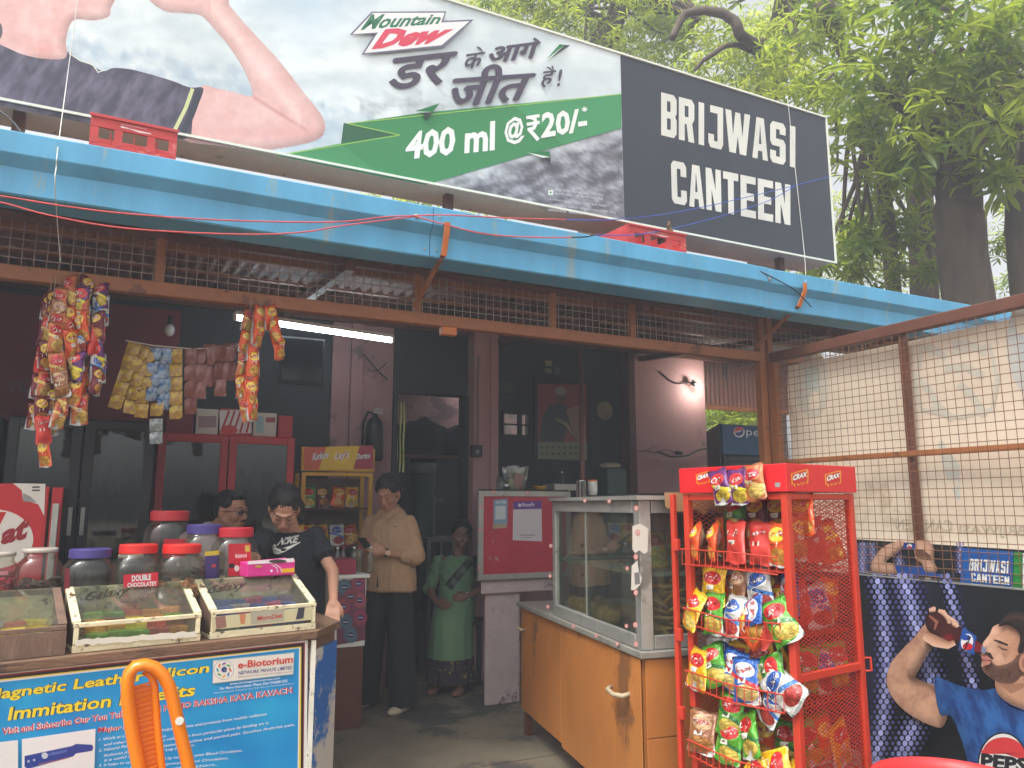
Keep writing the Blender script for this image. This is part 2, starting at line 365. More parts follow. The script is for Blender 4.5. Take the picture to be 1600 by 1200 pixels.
m_wireg = mat('grey_wire', (158, 138, 124), .5, metal=.3, var=.2, scale=20)
m_white = mat('white_enamel', (228, 228, 220), .35, var=.05, scale=5)
m_black = mat('black_plastic', (22, 23, 25), .4, var=.15)
m_wood = mat('brown_wood', (110, 76, 52), .6, var=.3, scale=3, stretch=(1, 1, 9), bump=.2)
m_chrome = mat('steel_bright', (190, 190, 188), .22, metal=.9, var=.06)
m_green = mat('dark_green_plastic', (38, 66, 58), .5, var=.15)

BW = 6.3
bld = thing('canteen_building', 'single storey canteen of pink plastered walls open to the yard under its tin roof', 'building', (2, BW, 0))
def wallseg(name, x0, x1, z0, z1, m, y0=BW, th=.14): return part(name, lambda b: b.bx(x0, x1, y0, y0 + th, z0, z1), m, bld, bevel=.006)
wallseg('wall', 1.47, 2.0, 0, 3.05, m_pinkd)
part('pillar', lambda b: b.bx(1.62, 1.72, BW - .05, BW - .003, 0, 3.0), m_pinkd, bld, bevel=.006)
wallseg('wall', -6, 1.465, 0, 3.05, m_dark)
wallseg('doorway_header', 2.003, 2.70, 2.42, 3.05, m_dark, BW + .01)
part('door_jamb', lambda b: (b.bx(2.003, 2.045, BW - .02, BW + .12, 0, 2.417), b.bx(2.66, 2.70, BW - .02, BW + .12, 0, 2.417)), m_dark, bld)
part('pillar', lambda b: b.bx(2.705, 2.93, BW - .12, BW + .14, 0, 3.0), m_pink, bld, bevel=.008)
part('pillar', lambda b: b.bx(2.86, 2.935, BW - .15, BW - .123, 0, 3.0), m_pink, bld, bevel=.008)
wallseg('window_wall', 2.94, 4.42, 0, 1.02, m_pinkd)
# timber backing behind the serving hatch, with the little bright window
part('hatch_backing', lambda b: (b.bx(2.94, 3.10, 6.42, 6.46, 1.02, 3.05), b.bx(3.36, 4.42, 6.42, 6.46, 1.02, 3.05), b.bx(3.10, 3.36, 6.42, 6.46, 1.02, 2.10), b.bx(3.10, 3.36, 6.42, 6.46, 2.30, 3.05)), m_dark, bld)
wn = part('window', lambda b: (b.bx(3.09, 3.37, 6.385, 6.415, 2.085, 2.105), b.bx(3.09, 3.37, 6.385, 6.415, 2.295, 2.315), b.bx(3.09, 3.105, 6.385, 6.415, 2.107, 2.293), b.bx(3.36, 3.375, 6.385, 6.415, 2.107, 2.293), b.bx(3.25, 3.29, 6.385, 6.415, 2.107, 2.293), b.bx(3.106, 3.248, 6.39, 6.41, 2.19, 2.205), b.bx(3.292, 3.358, 6.39, 6.41, 2.19, 2.205)), m_dark, bld)
for a, c in ((3.106, 3.248), (3.292, 3.358)):
    for z0, z1 in ((2.107, 2.188), (2.207, 2.293)): part('pane', lambda b: b.bx(a, c, 6.398, 6.402, z0, z1), glass('window_glass', refl=.05, dust=.1), wn)
part('door_jamb', lambda b: b.bx(4.42, 4.50, BW - .04, BW + .14, 0, 3.05), m_brownd, bld, bevel=.004)
bx0 = onY(985, 600, BW).x; bx1 = onY(1101, 600, BW).x
wallseg('wall', 4.505, bx1, 0, 3.03, m_pink)
crk = MB()
pts = [onY(*p, BW - .002) for p in [(993, 705), (1010, 704), (1022, 707), (1040, 702), (1054, 706), (1062, 704)]]; crk.tube(pts, .003, 5)
crk.tube([onY(*p, BW - .002) for p in [(1010, 704), (1018, 698), (1030, 696)]], .002, 5); crk.build('wall_crack', m_dark, bld)
part('wall', lambda b: b.bx(-6.0, -5.86, 3.9, BW, 0, 3.05), m_dark, bld)
# the room behind the doorway
part('inner_shade_board', lambda b: b.bx(.6, 4.4, 8.14, 8.198, 0, 2.06), m_dark, bld)  # dark sheet added for the shade over the lower inner wall
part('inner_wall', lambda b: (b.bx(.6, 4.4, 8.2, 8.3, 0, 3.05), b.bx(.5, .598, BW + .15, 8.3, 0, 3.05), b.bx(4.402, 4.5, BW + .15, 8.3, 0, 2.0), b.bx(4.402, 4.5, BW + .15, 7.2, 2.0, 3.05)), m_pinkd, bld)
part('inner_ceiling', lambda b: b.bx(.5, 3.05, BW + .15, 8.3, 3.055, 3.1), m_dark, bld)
# brown tin panel at the far right and its frame
tp = thing('tin_screen_panel', 'brown corrugated tin panel between the pink wall and the corner posts, above green leaves', 'tin panel', (6.3, 7.3, 2))
xa = onY(1095, 600, 7.3).x; xb = xa + 2.6
def corr(b, x0, x1, y0, y1, zf, pitch=.076, amp=.009, th=0., n=6):
    """a corrugated sheet, ribs running in y; zf(y) gives its height"""
    k = int((x1 - x0) / pitch * n); vs = []
    for i in range(k + 1):
        x = x0 + (x1 - x0) * i / k; z = amp * sin(2 * pi * x / pitch)
        vs += [(x, y0, zf(y0) + z), (x, y1, zf(y1) + z)]
    b.add(vs, [(2 * i, 2 * i + 2, 2 * i + 3, 2 * i + 1) for i in range(k)])
def corrv(b, x0, x1, y, z0, z1, pitch=.07, amp=.01, n=6):
    k = int((x1 - x0) / pitch * n); vs = []
    for i in range(k + 1):
        x = x0 + (x1 - x0) * i / k; q = y + amp * sin(2 * pi * x / pitch); vs += [(x, q, z0), (x, q, z1)]
    b.add(vs, [(2 * i, 2 * i + 2, 2 * i + 3, 2 * i + 1) for i in range(k)])
zt = onY(1140, 642, 7.3).z
for i in range(3): part('tin_sheet', lambda b: corrv(b, xa + i * .86, xa + i * .86 + .85, 7.3 + .004 * i, zt, 3.3), m_rust, tp, smooth=True)
part('rail', lambda b: b.bx(xa, xb, 7.2, 7.28, 3.22, 3.3), m_brown, tp); part('rail', lambda b: b.bx(xa, xb, 7.26, 7.285, zt, zt + .05), m_brown, tp)
mm = MB()
for i in range(52): x = xa + i * .05; mm.bar((x, 7.33, 1.2), (x, 7.33, zt), .003)
for j in range(22): z = 1.22 + j * .05; mm.bar((xa, 7.334, z), (xb, 7.334, z), .003)
tag(mm.build('wire_mesh', m_wireg, tp), kind='stuff')

# ------------------------------------------------------------------ roof
roof = thing('canteen_roof', 'rusty corrugated tin roof over the canteen with slits of daylight between its sheets', 'roof', (2, 5, 2.75))
zf1 = lambda y: 2.80 + (y - 3.8) * .075
zf2 = lambda y: 2.845 + (y - 3.8) * .075
XS = [-5.9 + i * .92 for i in range(13)]
for i, x in enumerate(XS):
    r_ = part('corrugated_sheet', lambda b: corr(b, x, x + .97, 3.7, 5.0, zf1, amp=.012), m_rust, roof, smooth=True)
    part('corrugated_sheet', lambda b: corr(b, x, x + (.97 if x < 3.4 else .93), 4.93, 6.6 if x < 4.6 else 6.6, (zf2 if i % 5 else (lambda y: zf2(y) + .01)), amp=.012), m_rust if x < 4.5 else m_zinc, roof, smooth=True)
for y in (4.3, 4.99, 5.7, 6.26):
    zz = (zf1 if y < 4.9 else zf2)(y)
    part('purlin', lambda b: b.bx(-5.9, 6.2, y - .02, y + .02, zz - .062, zz - .016), m_brownd if y > 5 else m_brown, roof)
for x in (-3.4, -1.0, 1.0, 2.95, 4.6, 6.0):
    part('rafter', lambda b: b.bar((x, 3.95, zf1(3.95) - .09), (x, 6.5, zf1(6.5) - .062), .05, .05), m_brownd, roof)

# ------------------------------------------------------------------ blue eaves gutter, in three lengths
m_blue = mat('blue_gutter_paint', (88, 164, 204), .42, var=.16, scale=2.2, wear=(128, 164, 178), wearamt=.36, wscale=3.6, coat=.05, bump=.12, bscale=2.5, stretch=(2.2, 1, .35))
gut = thing('eaves_gutter', 'long sky blue stepped metal gutter along the front edge of the roof', 'gutter', (2, 3.7, 2.7))
prof = [(3.83, 2.728), (3.612, 2.728), (3.604, 2.742), (3.604, 2.838), (3.642, 2.862), (3.642, 2.885), (3.604, 2.905), (3.604, 2.990), (3.635, 3.000), (3.83, 2.990)]
prof = [(3.83, 2.728), (3.650, 2.728), (3.643, 2.735), (3.643, 2.846), (3.604, 2.888), (3.600, 2.895), (3.600, 2.985), (3.612, 2.993), (3.83, 2.985)]
def gsec(b, x0, x1, s=0.):
    n = 9; vs = []
    for i in range(n):
        x = x0 + (x1 - x0) * i / (n - 1); wob = .003 * sin(i * 1.9 + x0)
        vs += [(x, y - s * .5 + wob * (k < 4), z + s * .3 + wob * .5) for k, (y, z) in enumerate(prof)]
    m = len(prof); fs = [(i * m + k, i * m + (k + 1) % m, (i + 1) * m + (k + 1) % m, (i + 1) * m + k) for i in range(n - 1) for k in range(m)]
    b.add(vs, fs + [tuple(range(m)), tuple((n - 1) * m + k for k in range(m - 1, -1, -1))])
for x0, x1, s in ((-6, -2.2, 0), (-2.196, 1.335, .0), (1.339, 3.66, .004), (3.655, 6.5, -.006)):
    part('gutter_section', lambda b: gsec(b, x0, x1, s), m_blue, gut)
for u, v in ((651, 338), (1203, 436)):
    p = onY(u, v, 3.598); part('bolt', lambda b: b.lathe([(0, -.012), (.012, -.01), (.014, 0), (0, .006)][::-1], p, 10, R=Matrix.Rotation(radians(90), 3, 'X')), m_chrome, gut)
for x_, z_ in [(x0_ + dx_, z0_) for x0_ in (-2.2, 1.337, 3.66) for dx_ in (-.03, .035) for z0_ in (2.77, 2.94)]:
    part('rivet', lambda b: b.ell((x_, 3.642 if z_ < 2.85 else 3.598, z_), (.006, .004, .006), n=8, m=5), m_chrome, gut)
def strap(u0, v0, u1, v1, lab):
    a = onY(u0, v0, 3.585); b_ = onY(u1, v1, 3.625); t = thing('gutter_strap', lab, 'bracket', a, group='steel straps holding the gutter')
    part('strap_plate', lambda b: (b.bar(a, (a.x, 3.592, a.z - .06), .032, .008, (0, 1, 0)), b.bar((a.x, 3.592, a.z - .058), (b_.x, 3.625, b_.z), .032, .008, (0, 1, 0))), mat('orange_primer', (196, 110, 48), .5, var=.15), t, bevel=.002)
    part('brace', lambda b: b.bar((b_.x, 3.625, b_.z + .01), (b_.x - .02, 4.02, 2.56), .025, .012), m_brown, t)
strap(699, 347, 693, 400, 'orange steel strap holding the gutter above the tube light side of the beam')
strap(1258, 442, 1248, 480, 'orange steel strap holding the gutter right of the corner posts')

# ------------------------------------------------------------------ front beam with its frieze of wire mesh, corner posts
BY, BZ0, BZ1 = 4.06, 2.465, 2.535
bm_ = thing('front_frame', 'brown steel front beam on corner posts with a strip of wire mesh above it', 'steel frame', (4.0, BY, 0))
part('beam', lambda b: b.bx(-6, 4.0, BY - .03, BY + .03, BZ0, BZ1), m_brown, bm_, bevel=.006)
part('top_rail', lambda b: b.bx(-6, 4.0, BY - .02, BY + .02, 2.755, 2.785), m_brownd, bm_)
for u in (248, 652, 862, 985):
    p = onY(u, 440, BY); part('frieze_post', lambda b: b.bx(p.x - .02, p.x + .02, BY - .02, BY + .02, BZ1, 2.755), m_brown, bm_)
for x in (-1.6, -3.0): part('frieze_post', lambda b: b.bx(x - .02, x + .02, BY - .02, BY + .02, BZ1, 2.755), m_brown, bm_)
part('post', lambda b: b.bx(3.985, 4.04, BY - .03, BY + .03, 0, 2.8), m_brown, bm_, bevel=.005)
part('post', lambda b: b.bx(4.065, 4.115, BY - .03, BY + .03, 0, 2.8), m_brown, bm_, bevel=.005)
part('lug', lambda b: b.bx(1.56, 1.65, BY - .035, BY + .01, 2.42, BZ0 - .001), mat('orange_primer', (0, 0, 0)), bm_)
mm = MB(); x = -5.5
while x < 3.98: mm.bar((x, BY, BZ1), (x + random.uniform(-.004, .004), BY, 2.755), .0035); x += .05
for z in (2.575, 2.62, 2.665, 2.71): mm.bar((-5.5, BY - .003, z), (3.98, BY - .003, z), .0035)
x = 4.13
while x < 6.4: mm.bar((x, BY, BZ1), (x, BY, 2.755), .0035); x += .05
for z in (2.575, 2.62, 2.665, 2.71): mm.bar((4.13, BY - .003, z), (6.4, BY - .003, z), .0035)
tag(mm.build('wire_mesh', m_wireg, bm_), kind='stuff')
part('beam', lambda b: b.bx(4.12, 6.4, BY - .025, BY + .025, 2.485, BZ1), m_brown, bm_)

# ------------------------------------------------------------------ mesh side screen
SX = 4.09
sc_ = thing('mesh_side_screen', 'tall brown steel screen of rusty square wire mesh closing the right side of the yard', 'mesh screen', (SX, 2.5, 0))
part('top_rail', lambda b: b.bx(SX - .03, SX + .03, .9, BY - .035, 2.46, 2.53), m_brownd, sc_, bevel=.006)
part('corner_post', lambda b: b.bx(SX - .025, SX + .02, BY - .085, BY - .035, 0, 2.458), m_brown, sc_, bevel=.004)
yv = onX(1420, 680, SX).y
part('post', lambda b: b.bx(SX - .005, SX + .035, yv - .02, yv + .02, 1.05, 2.458), m_brownd, sc_, bevel=.004)
part('post', lambda b: b.bx(SX - .025, SX + .025, .9, .95, 0, 2.458), m_brownd, sc_)
part('middle_rail', lambda b: b.bx(SX - .022, SX - .006, .95, BY - .086, 1.73, 1.765), m_brown, sc_, bevel=.003)
mm = MB(); y = 3.96; k = 0
while y > .95:
    pts = [(SX - .025 + .002 * sin(z * 40 + k), y + random.uniform(-.002, .002), z) for z in (1.03, 1.4, 1.8, 2.2, 2.46)]; mm.tube(pts, .0021, 4); y -= .0515; k += 1
z = 1.06
while z < 2.45:
    mm.tube([(SX - .0285 + random.uniform(-.0015, .0015), q, z + random.uniform(-.0025, .0025)) for q in (3.97, 3.2, 2.4, 1.6, .95)], .0021, 4); z += .0485
tag(mm.build('wire_mesh', m_wire, sc_), kind='stuff')

# the banner hung behind the mesh: its blank cream back above, its printed face folded up below
def onXs(X): return lambda u, v, h: onX(u, v, X - h)
bn = thing('folded_banner', 'cream vinyl banner hung behind the wire mesh, a drinks advert along its foot', 'banner', (SX + .08, 2.5, 1.0))
bz = MB(); n1, n2 = 40, 16; vs = []
for i in range(n1 + 1):
    for j in range(n2 + 1):
        y = 3.95 - i * 2.9 / n1; z = 1.17 + j * 1.26 / n2; vs.append((SX + .075 + .012 * sin(y * 5 + z * 2) + .006 * sin(z * 9 + y) - .02 * (j == 0), y, z))
bz.add(vs, [(i * (n2 + 1) + j, (i + 1) * (n2 + 1) + j, (i + 1) * (n2 + 1) + j + 1, i * (n2 + 1) + j + 1) for i in range(n1) for j in range(n2)])
bz.build('banner_cloth', mat('cream_vinyl_back', (226, 210, 188), .6, var=.08, scale=1.2, wear=(206, 188, 162), wearamt=.4, wscale=1.5), bn, smooth=True)
def onbn(u, v, h):
    p = onX(u, v, SX + .075); p.x = SX + .0735 - h + .012 * sin(p.y * 5 + p.z * 2) + .006 * sin(p.z * 9 + p.y); return p
P_ = Print(onbn)
gh = (206, 200, 184)
P_.ell(1272, 602, 26, 52, (200, 200, 184), (212, 204, 186), n=30); P_.ell(1272, 590, 12, 20, (182, 192, 182)); P_.build('faded_print', bn); P_ = Print(onbn)
for (a, b, c, d) in ((1435, 545, 1480, 560), (1490, 540, 1545, 552), (1430, 590, 1470, 640), (1480, 575, 1540, 588), (1500, 600, 1540, 650), (1455, 640, 1490, 655)):
    P_.line([(a, b), ((a + c) / 2, (b + d) / 2 - 8), (c, d)], 12, gh)
P_.line([(1440, 548), (1432, 600), (1440, 640), (1500, 652), (1552, 640), (1560, 590), (1550, 540), (1490, 552)], 7, gh)
P_.build('faded_print', bn); P_ = Print(onbn); P_.ell(1620, 540, 45, 85, (186, 196, 200), (202, 202, 194), n=30)
for t, u0, u1, v0 in (('CANTEEN', 1400, 1490, 828), ('BRIJWASI', 1500, 1600, 838)):
    P_.text(t, (u1, v0 + 4), (u0, v0), (u1, v0 - 16), (u0, v0 - 18), (196, 184, 160), .02)
P_.build('faded_print', bn)['kind'] = 'stuff'; P_ = Print(onbn); P_.line([(1470, 690), (1490, 730), (1500, 780)], [8, 26, 6], (204, 204, 192)); P_.build('faded_print', bn)
def navy_dots(P, u0, u1, v0, v1, bands, sp=9., seed=1):
    rnd = random.Random(seed); v = v0; row = 0
    while v < v1:
        u = u0 + (row % 2) * sp / 2
        while u < u1:
            best = 0
            for f, wd in bands:
                d = abs(u - f(v)) / wd; best = max(best, 1 - d)
            if best > .08: P.ell(u, v, sp * (.16 + .3 * best), sp * (.2 + .34 * best), mixc((28, 30, 80), (176, 182, 236), best * (.75 + .25 * rnd.random())), n=7)
            u += sp
        v += sp * .86; row += 1
P_ = Print(onXs(SX + .03)); P_.poly([(1330, 842), (1334, 893), (1600, 915), (1640, 918), (1640, 862)], (38, 40, 44))
navy_dots(P_, 1340, 1520, 850, 896, [(lambda v: 1348, 18), (lambda v: 1362 + (v - 850) * .1, 12), (lambda v: 1400 + (v - 850) * .2, 14), (lambda v: 1500, 10)], 5)
sk = (206, 164, 138)
P_.soft([(1362, 893), (1366, 870), (1384, 852), (1404, 846), (1412, 852), (1398, 866), (1384, 878), (1396, 881), (1402, 896)], sk, 9, edge=.25, lit=.2, step=1.2)
P_.poly([(1396, 852), (1402, 844), (1414, 846), (1412, 853)], sk)
P_.poly([(1402, 896), (1398, 882), (1420, 886), (1438, 884), (1470, 898), (1475, 903)], (38, 78, 150))
P_.soft([(1430, 846), (1450, 845), (1460, 858), (1458, 872), (1464, 892), (1446, 893), (1440, 880), (1430, 872)], sk, 9, edge=.25, lit=.2, step=1.2)
P_.poly([(1430, 858), (1441, 858), (1454, 868), (1456, 876), (1438, 874), (1430, 868)], (110, 78, 62))
P_.poly([(1412, 848), (1430, 850), (1430, 859), (1411, 856)], (30, 60, 140)); P_.ell(1421, 853, 4, 3.4, (220, 220, 220)); P_.ell(1421, 855, 3.4, 1.6, (200, 40, 48))
P_.poly([(1503, 856), (1500, 912), (1582, 919), (1583, 862)], (30, 92, 168))
block_text(P_, 'BRIJWASI', (1514, 891), (1576, 897), (1515, 873), (1577, 877), (232, 232, 224), (30, 92, 168))
block_text(P_, 'CANTEEN', (1517, 908), (1577, 914), (1517, 895), (1577, 901), (232, 232, 224), (30, 92, 168))
P_.poly([(1584, 862), (1583, 919), (1597, 920), (1597, 863)], (40, 130, 60)); P_.poly([(1598, 864), (1598, 920), (1640, 925), (1640, 868)], (225, 228, 226))
P_.build('printed_foot', bn)

# ------------------------------------------------------------------ big advertisement board on the side screen
ad = thing('soft_drink_board', 'large poster board of a bearded man drinking cola, below the wire mesh', 'poster board', (SX - .03, 2.4, 0))
part('board', lambda b: b.bx(SX - .052, SX - .032, .6, 3.955, .0, 1.032), m_black, ad)
part('edge_strip', lambda b: b.bx(SX - .057, SX - .03, .6, 3.957, 1.033, 1.041), m_alu, ad)
XB = SX - .0525
P_ = Print(onXs(XB))
P_.raster((1320, 892), (1640, 925), (1640, 1260), (1320, 1250), 30, 24, lambda a, b, x, y: mixc((24, 27, 30), (40, 42, 70), max(0, 1 - abs(x - 1375 - 60 * sin(y / 110)) / 60) * .7 + max(0, .4 - abs(x - 1500) / 90)))
navy_dots(P_, 1338, 1530, 900, 1225, [(lambda v: 1385 - .0032 * (v - 1040) ** 2 / 4 if v < 1200 else 1360, 24), (lambda v: 1410 + .28 * (v - 900) if v < 1060 else 1455 - .38 * (v - 1060), 34), (lambda v: 1478 + .25 * (v - 900), 15)], 9.5, 4)
SK, SKD, SKL = (206, 160, 132), (150, 104, 82), (226, 186, 160)
P_.soft([(1456, 972), (1466, 988), (1462, 1004), (1448, 1024), (1436, 1046), (1430, 1058), (1446, 1066), (1462, 1072), (1478, 1090), (1480, 1116), (1472, 1136), (1456, 1134), (1430, 1122), (1406, 1104), (1390, 1082), (1385, 1060), (1392, 1036), (1410, 1014), (1430, 994), (1444, 976)], SK, 17, edge=.26, lit=.26, L=(-.9, -.3), step=1.3, tone=lambda x, y: mixc(SK, SKD, .15 + .5 * fbm(x / 26, y / 26, 3) + .7 * max(0, 1 - abs((y - 1062) - (x - 1430) * .5) / 7) * (x > 1418)))
P_.soft([(1460, 1060), (1480, 1064), (1510, 1074), (1540, 1078), (1556, 1076), (1570, 1098), (1600, 1112), (1650, 1120), (1650, 1260), (1500, 1260), (1512, 1200), (1500, 1150), (1485, 1118), (1468, 1116)], (44, 92, 158), 20, edge=.22, lit=.16, L=(-.6, -.8), step=2, tone=lambda x, y: mixc((52, 104, 170), (28, 62, 124), .45 + 1. * fbm((x - y * .4) / 16, (y + x * .3) / 46, 4, 4)))
P_.line([(1556, 1078), (1572, 1096), (1602, 1110), (1640, 1118)], 3, (30, 68, 130))
# neck, face
P_.soft([(1556, 1020), (1555, 1050), (1556, 1078), (1572, 1096), (1602, 1109), (1645, 1116), (1645, 1000)], (190, 144, 116), 14, edge=.25, lit=.2, step=2)
P_.line([(1560, 1066), (1580, 1076), (1604, 1070)], [4, 16, 6], (160, 116, 92))
P_.poly([(1551, 980), (1560, 975), (1578, 974), (1600, 985), (1640, 990), (1640, 1065), (1600, 1060), (1572, 1068), (1540, 1052), (1533, 1040), (1535, 1030), (1532, 1022), (1540, 1016), (1534, 1012), (1536, 1004), (1546, 992)], SK); P_.soft([(1552, 979), (1566, 974), (1590, 978), (1640, 986), (1640, 1050), (1600, 1056), (1570, 1060), (1548, 1046), (1540, 1034), (1542, 1022), (1543, 1016), (1535, 1012), (1537, 1003), (1546, 991)], SK, 13, edge=.16, lit=.24, L=(-.9, -.4), step=1.2, tone=lambda x, y: mixc(SKL, (186, 136, 108), .2 + (x - 1535) / 70 + .3 * fbm(x / 9, y / 9, 2)))
beard = (94, 68, 56)
P_.soft([(1541, 1019), (1551, 1026), (1549, 1034), (1560, 1040), (1580, 1034), (1592, 1022), (1602, 1034), (1596, 1056), (1582, 1068), (1560, 1066), (1540, 1053), (1534, 1042), (1542, 1040), (1546, 1032), (1537, 1027)], beard, 8, edge=-.25, lit=.1, step=1.2)
for i in range(60):
    a = random.random(); bx_, by_ = 1545 + 50 * a, 1044 + 16 * random.random() - 10 * a * random.random(); P_.line([(bx_, by_), (bx_ + 2, by_ + 4)], .8, random.choice([(70, 48, 40), (120, 90, 74)]))
P_.poly([(1533, 1026), (1541, 1024), (1549, 1030), (1546, 1038), (1538, 1040)], (186, 122, 112)); P_.line([(1533, 1031), (1548, 1032)], 1.6, (110, 60, 56))
P_.line([(1538, 1019), (1546, 1022), (1552, 1030)], [2, 5, 2], (60, 42, 38))
P_.line([(1553, 1000), (1562, 1003), (1575, 1008)], [2, 4, 3], (56, 40, 36)); P_.line([(1560, 1010), (1568, 1015), (1574, 1015)], [1, 2.6, 1], (70, 46, 40))
P_.soft([(1560, 979), (1572, 960), (1590, 956), (1640, 962), (1640, 1010), (1606, 1004), (1598, 1020), (1590, 1018), (1594, 996), (1588, 984), (1574, 976)], (44, 36, 36), 8, edge=.1, lit=.5, step=1.5)
for i in range(14): P_.line([(1566 + i * 3, 972 - i * .6), (1576 + i * 3, 962), (1592 + i * 4, 968 + i)], [.6, 1.8, .6], (74, 58, 52))
P_.ell(1601, 1036, 9, 15, (206, 156, 130), (170, 122, 98)); P_.ell(1600, 1036, 4, 8, (150, 100, 84))
# bottle, hand
P_.soft([(1452, 956), (1462, 951), (1474, 956), (1492, 972), (1512, 986), (1522, 990), (1528, 1010), (1518, 1018), (1504, 1010), (1484, 1004), (1464, 996), (1448, 982), (1447, 966)], (70, 30, 28), 9, edge=.5, lit=.3, step=1.2)
P_.line([(1452, 962), (1464, 972), (1460, 984)], [3, 6, 2], (150, 96, 80)); P_.ell(1482, 996, 12, 9, (134, 30, 34), (64, 24, 24))
P_.poly([(1504, 980), (1526, 994), (1522, 1024), (1498, 1010)], (36, 82, 160)); P_.ell(1511, 1003, 9.5, 13, (226, 226, 230), rot=.2); P_.ell(1512, 1010, 8, 5.5, (206, 40, 50)); P_.ell(1509, 996, 7.5, 4.5, (40, 80, 170))
P_.text('PEPSI', (1505, 1015), (1513, 993), (1508, 1017), (1518, 995), (24, 26, 40), .04)
P_.poly([(1524, 1000), (1536, 1008), (1534, 1020), (1522, 1018)], (120, 28, 30)); P_.poly([(1534, 1008), (1541, 1014), (1539, 1022), (1533, 1018)], (120, 130, 160))
P_.line([(1444, 992), (1462, 1002), (1482, 1008), (1492, 1004)], [14, 18, 12, 8], SK, cols=(SKL, SK, SKD))
for i, (a, b) in enumerate([((1452, 954), (1462, 952)), ((1466, 954), (1478, 962)), ((1476, 960), (1484, 974)), ((1484, 966), (1492, 978)), ((1488, 974), (1496, 980))]):
    P_.line([a, ((a[0] + b[0]) / 2 + 2, (a[1] + b[1]) / 2 - 1), b], [6, 9, 7], SK, cols=(SKD, SKL, SK))
# roundel on the shirt
P_.ell(1567, 1196, 40, 52, (28, 30, 36), n=40); P_.ell(1567, 1196, 37.5, 49.5, (222, 222, 220), n=40); P_.ell(1568, 1178, 33, 26, (206, 60, 62), n=30, a0=pi, a1=2 * pi); P_.poly([(1535, 1178), (1601, 1178), (1603, 1189), (1566, 1176), (1532, 1172)], (206, 60, 62))
P_.text('PEPSI', (1532, 1202), (1612, 1208), (1533, 1176), (1614, 1186), (30, 32, 38), .05)
P_.build('poster_print', ad)

# ================================================================== BILLBOARD
SGY, SZ0, SZ1 = 4.0, 3.305, 4.49
sg = thing('canteen_billboard', 'long signboard on the roof with a green drink advert and black name panel', 'billboard', (1.5, SGY + .12, SZ0))
sxr = onY(1297, 300, SGY).x; sxs = onY(972, 210, SGY).x
m_frame = mat('grey_sign_sheet', (212, 210, 200), .55, var=.1, scale=5, wear=(176, 172, 162), wearamt=.3, wscale=2)
part('box', lambda b: b.bx(-5.5, sxr, SGY + .001, SGY + .31, SZ0, SZ1), m_frame, sg, bevel=.004)
m_edge = mat('white_edge_trim', (232, 236, 222), .4, var=.05)
part('edge_trim', lambda b: b.bx(-5.5, sxr + .008, SGY - .012, SGY + .003, SZ0 - .014, SZ0 - .001), m_edge, sg)
part('edge_trim', lambda b: b.bx(-5.5, sxr + .008, SGY - .012, SGY + .003, SZ1 + .001, SZ1 + .014), m_edge, sg)
part('edge_trim', lambda b: b.bx(sxr, sxr + .012, SGY - .011, SGY + .05, SZ0, SZ1), m_edge, sg)
for i in range(30):
    x = -3.5 + i * .28 + random.uniform(-.02, .02); part('rivet', lambda b: b.ell((x, SGY + .03 + .24 * (i % 2), SZ0 - .0015), (.006, .006, .003), n=6, m=4), m_black, sg)
for x in (-3, -.6, 1.6, 3.2, 4.3): part('stay', lambda b: b.bx(x, x + .05, SGY + .1, SGY + .15, 2.86, SZ0 - .002), m_brownd, sg)
part('sill_plank', lambda b: b.bx(-5.5, 2.4, SGY + .02, SGY + .16, 3.0, 3.03), mat('pale_wood', (206, 186, 150), .7, var=.15, scale=5), sg)
def onYs(Y): return lambda u, v, h: onY(u, v, Y - h)
P_ = Print(onYs(SGY - .0005)); XF = lambda c, o=(0, 0), k=2.963: [(o[0] + x / k, o[1] + y / k) for x, y in c]
zb = lambda u: proj_sign(u, SZ0); 
def pj(p):
    q = V(p) - EYE; d = q.dot(_f); return (800 + FPX * q.dot(_r) / d, 600 - FPX * q.dot(_u) / d)
a0 = pj((-2.6, SGY, SZ0)); a1 = pj((sxs, SGY, SZ0)); b1 = pj((sxs, SGY, SZ1)); b0 = pj((-2.6, SGY, SZ1))
def sky_c(a, b, x, y):
    f = fbm(x / 140, y / 60, 3, 5); g2 = fbm(x / 30, y / 22, 9, 6)
    c = mixc((236, 244, 246), (206, 218, 222), .5 + f * .9 + .25 * (x > 700)); c = mixc(c, (190, 214, 232), max(0, .7 - abs(x - 480) / 260 - y / 160))
    ridge = 30 + .235 * x + 26 * fbm(x / 70, 1.5, 2, 4)      # the snowy mountain far behind the arm
    if x < 640 and y > ridge: c = mixc(c, (168, 190, 206), min(1, (y - ridge) / 14) * (.45 + .5 * g2))
    rock = 300 - (x - 640) * .30 + 12 * g2 if x > 640 else 400 + 0 * x
    if x > 640 and y > rock - 15:
        t = min(1, (y - rock + 15) / 34); h_ = fbm(x / 22 + y / 30, y / 17, 7, 7)
        c = mixc(c, mixc((92, 92, 100), (178, 182, 192), .42 + .9 * h_), t)
    if 560 < x < 760 and 140 < y < 190: c = mixc(c, (170, 178, 182), max(0, .7 + g2 - abs(y - 165) / 26) * .7)
    return c
N_ = 330
P_.raster(b0, b1, a1, a0, N_, 100, sky_c)
skn, skd2, skl2 = (240, 200, 196), (222, 166, 160), (250, 226, 222)
P_.soft(XF([(-60, -40), (490, -40), (512, 40), (500, 80), (430, 95), (350, 90), (318, 130), (305, 200), (300, 280), (100, 290), (-60, 290)]), skn, 16, edge=.10, lit=.16, step=2, tone=lambda x, y: mixc(skn, (226, 168, 160), .25 + .5 * fbm(x / 45, y / 28, 3) + .25 * (y > 30 and x > 60)))
P_.ell(-3, 48, 7, 14, (90, 84, 90))
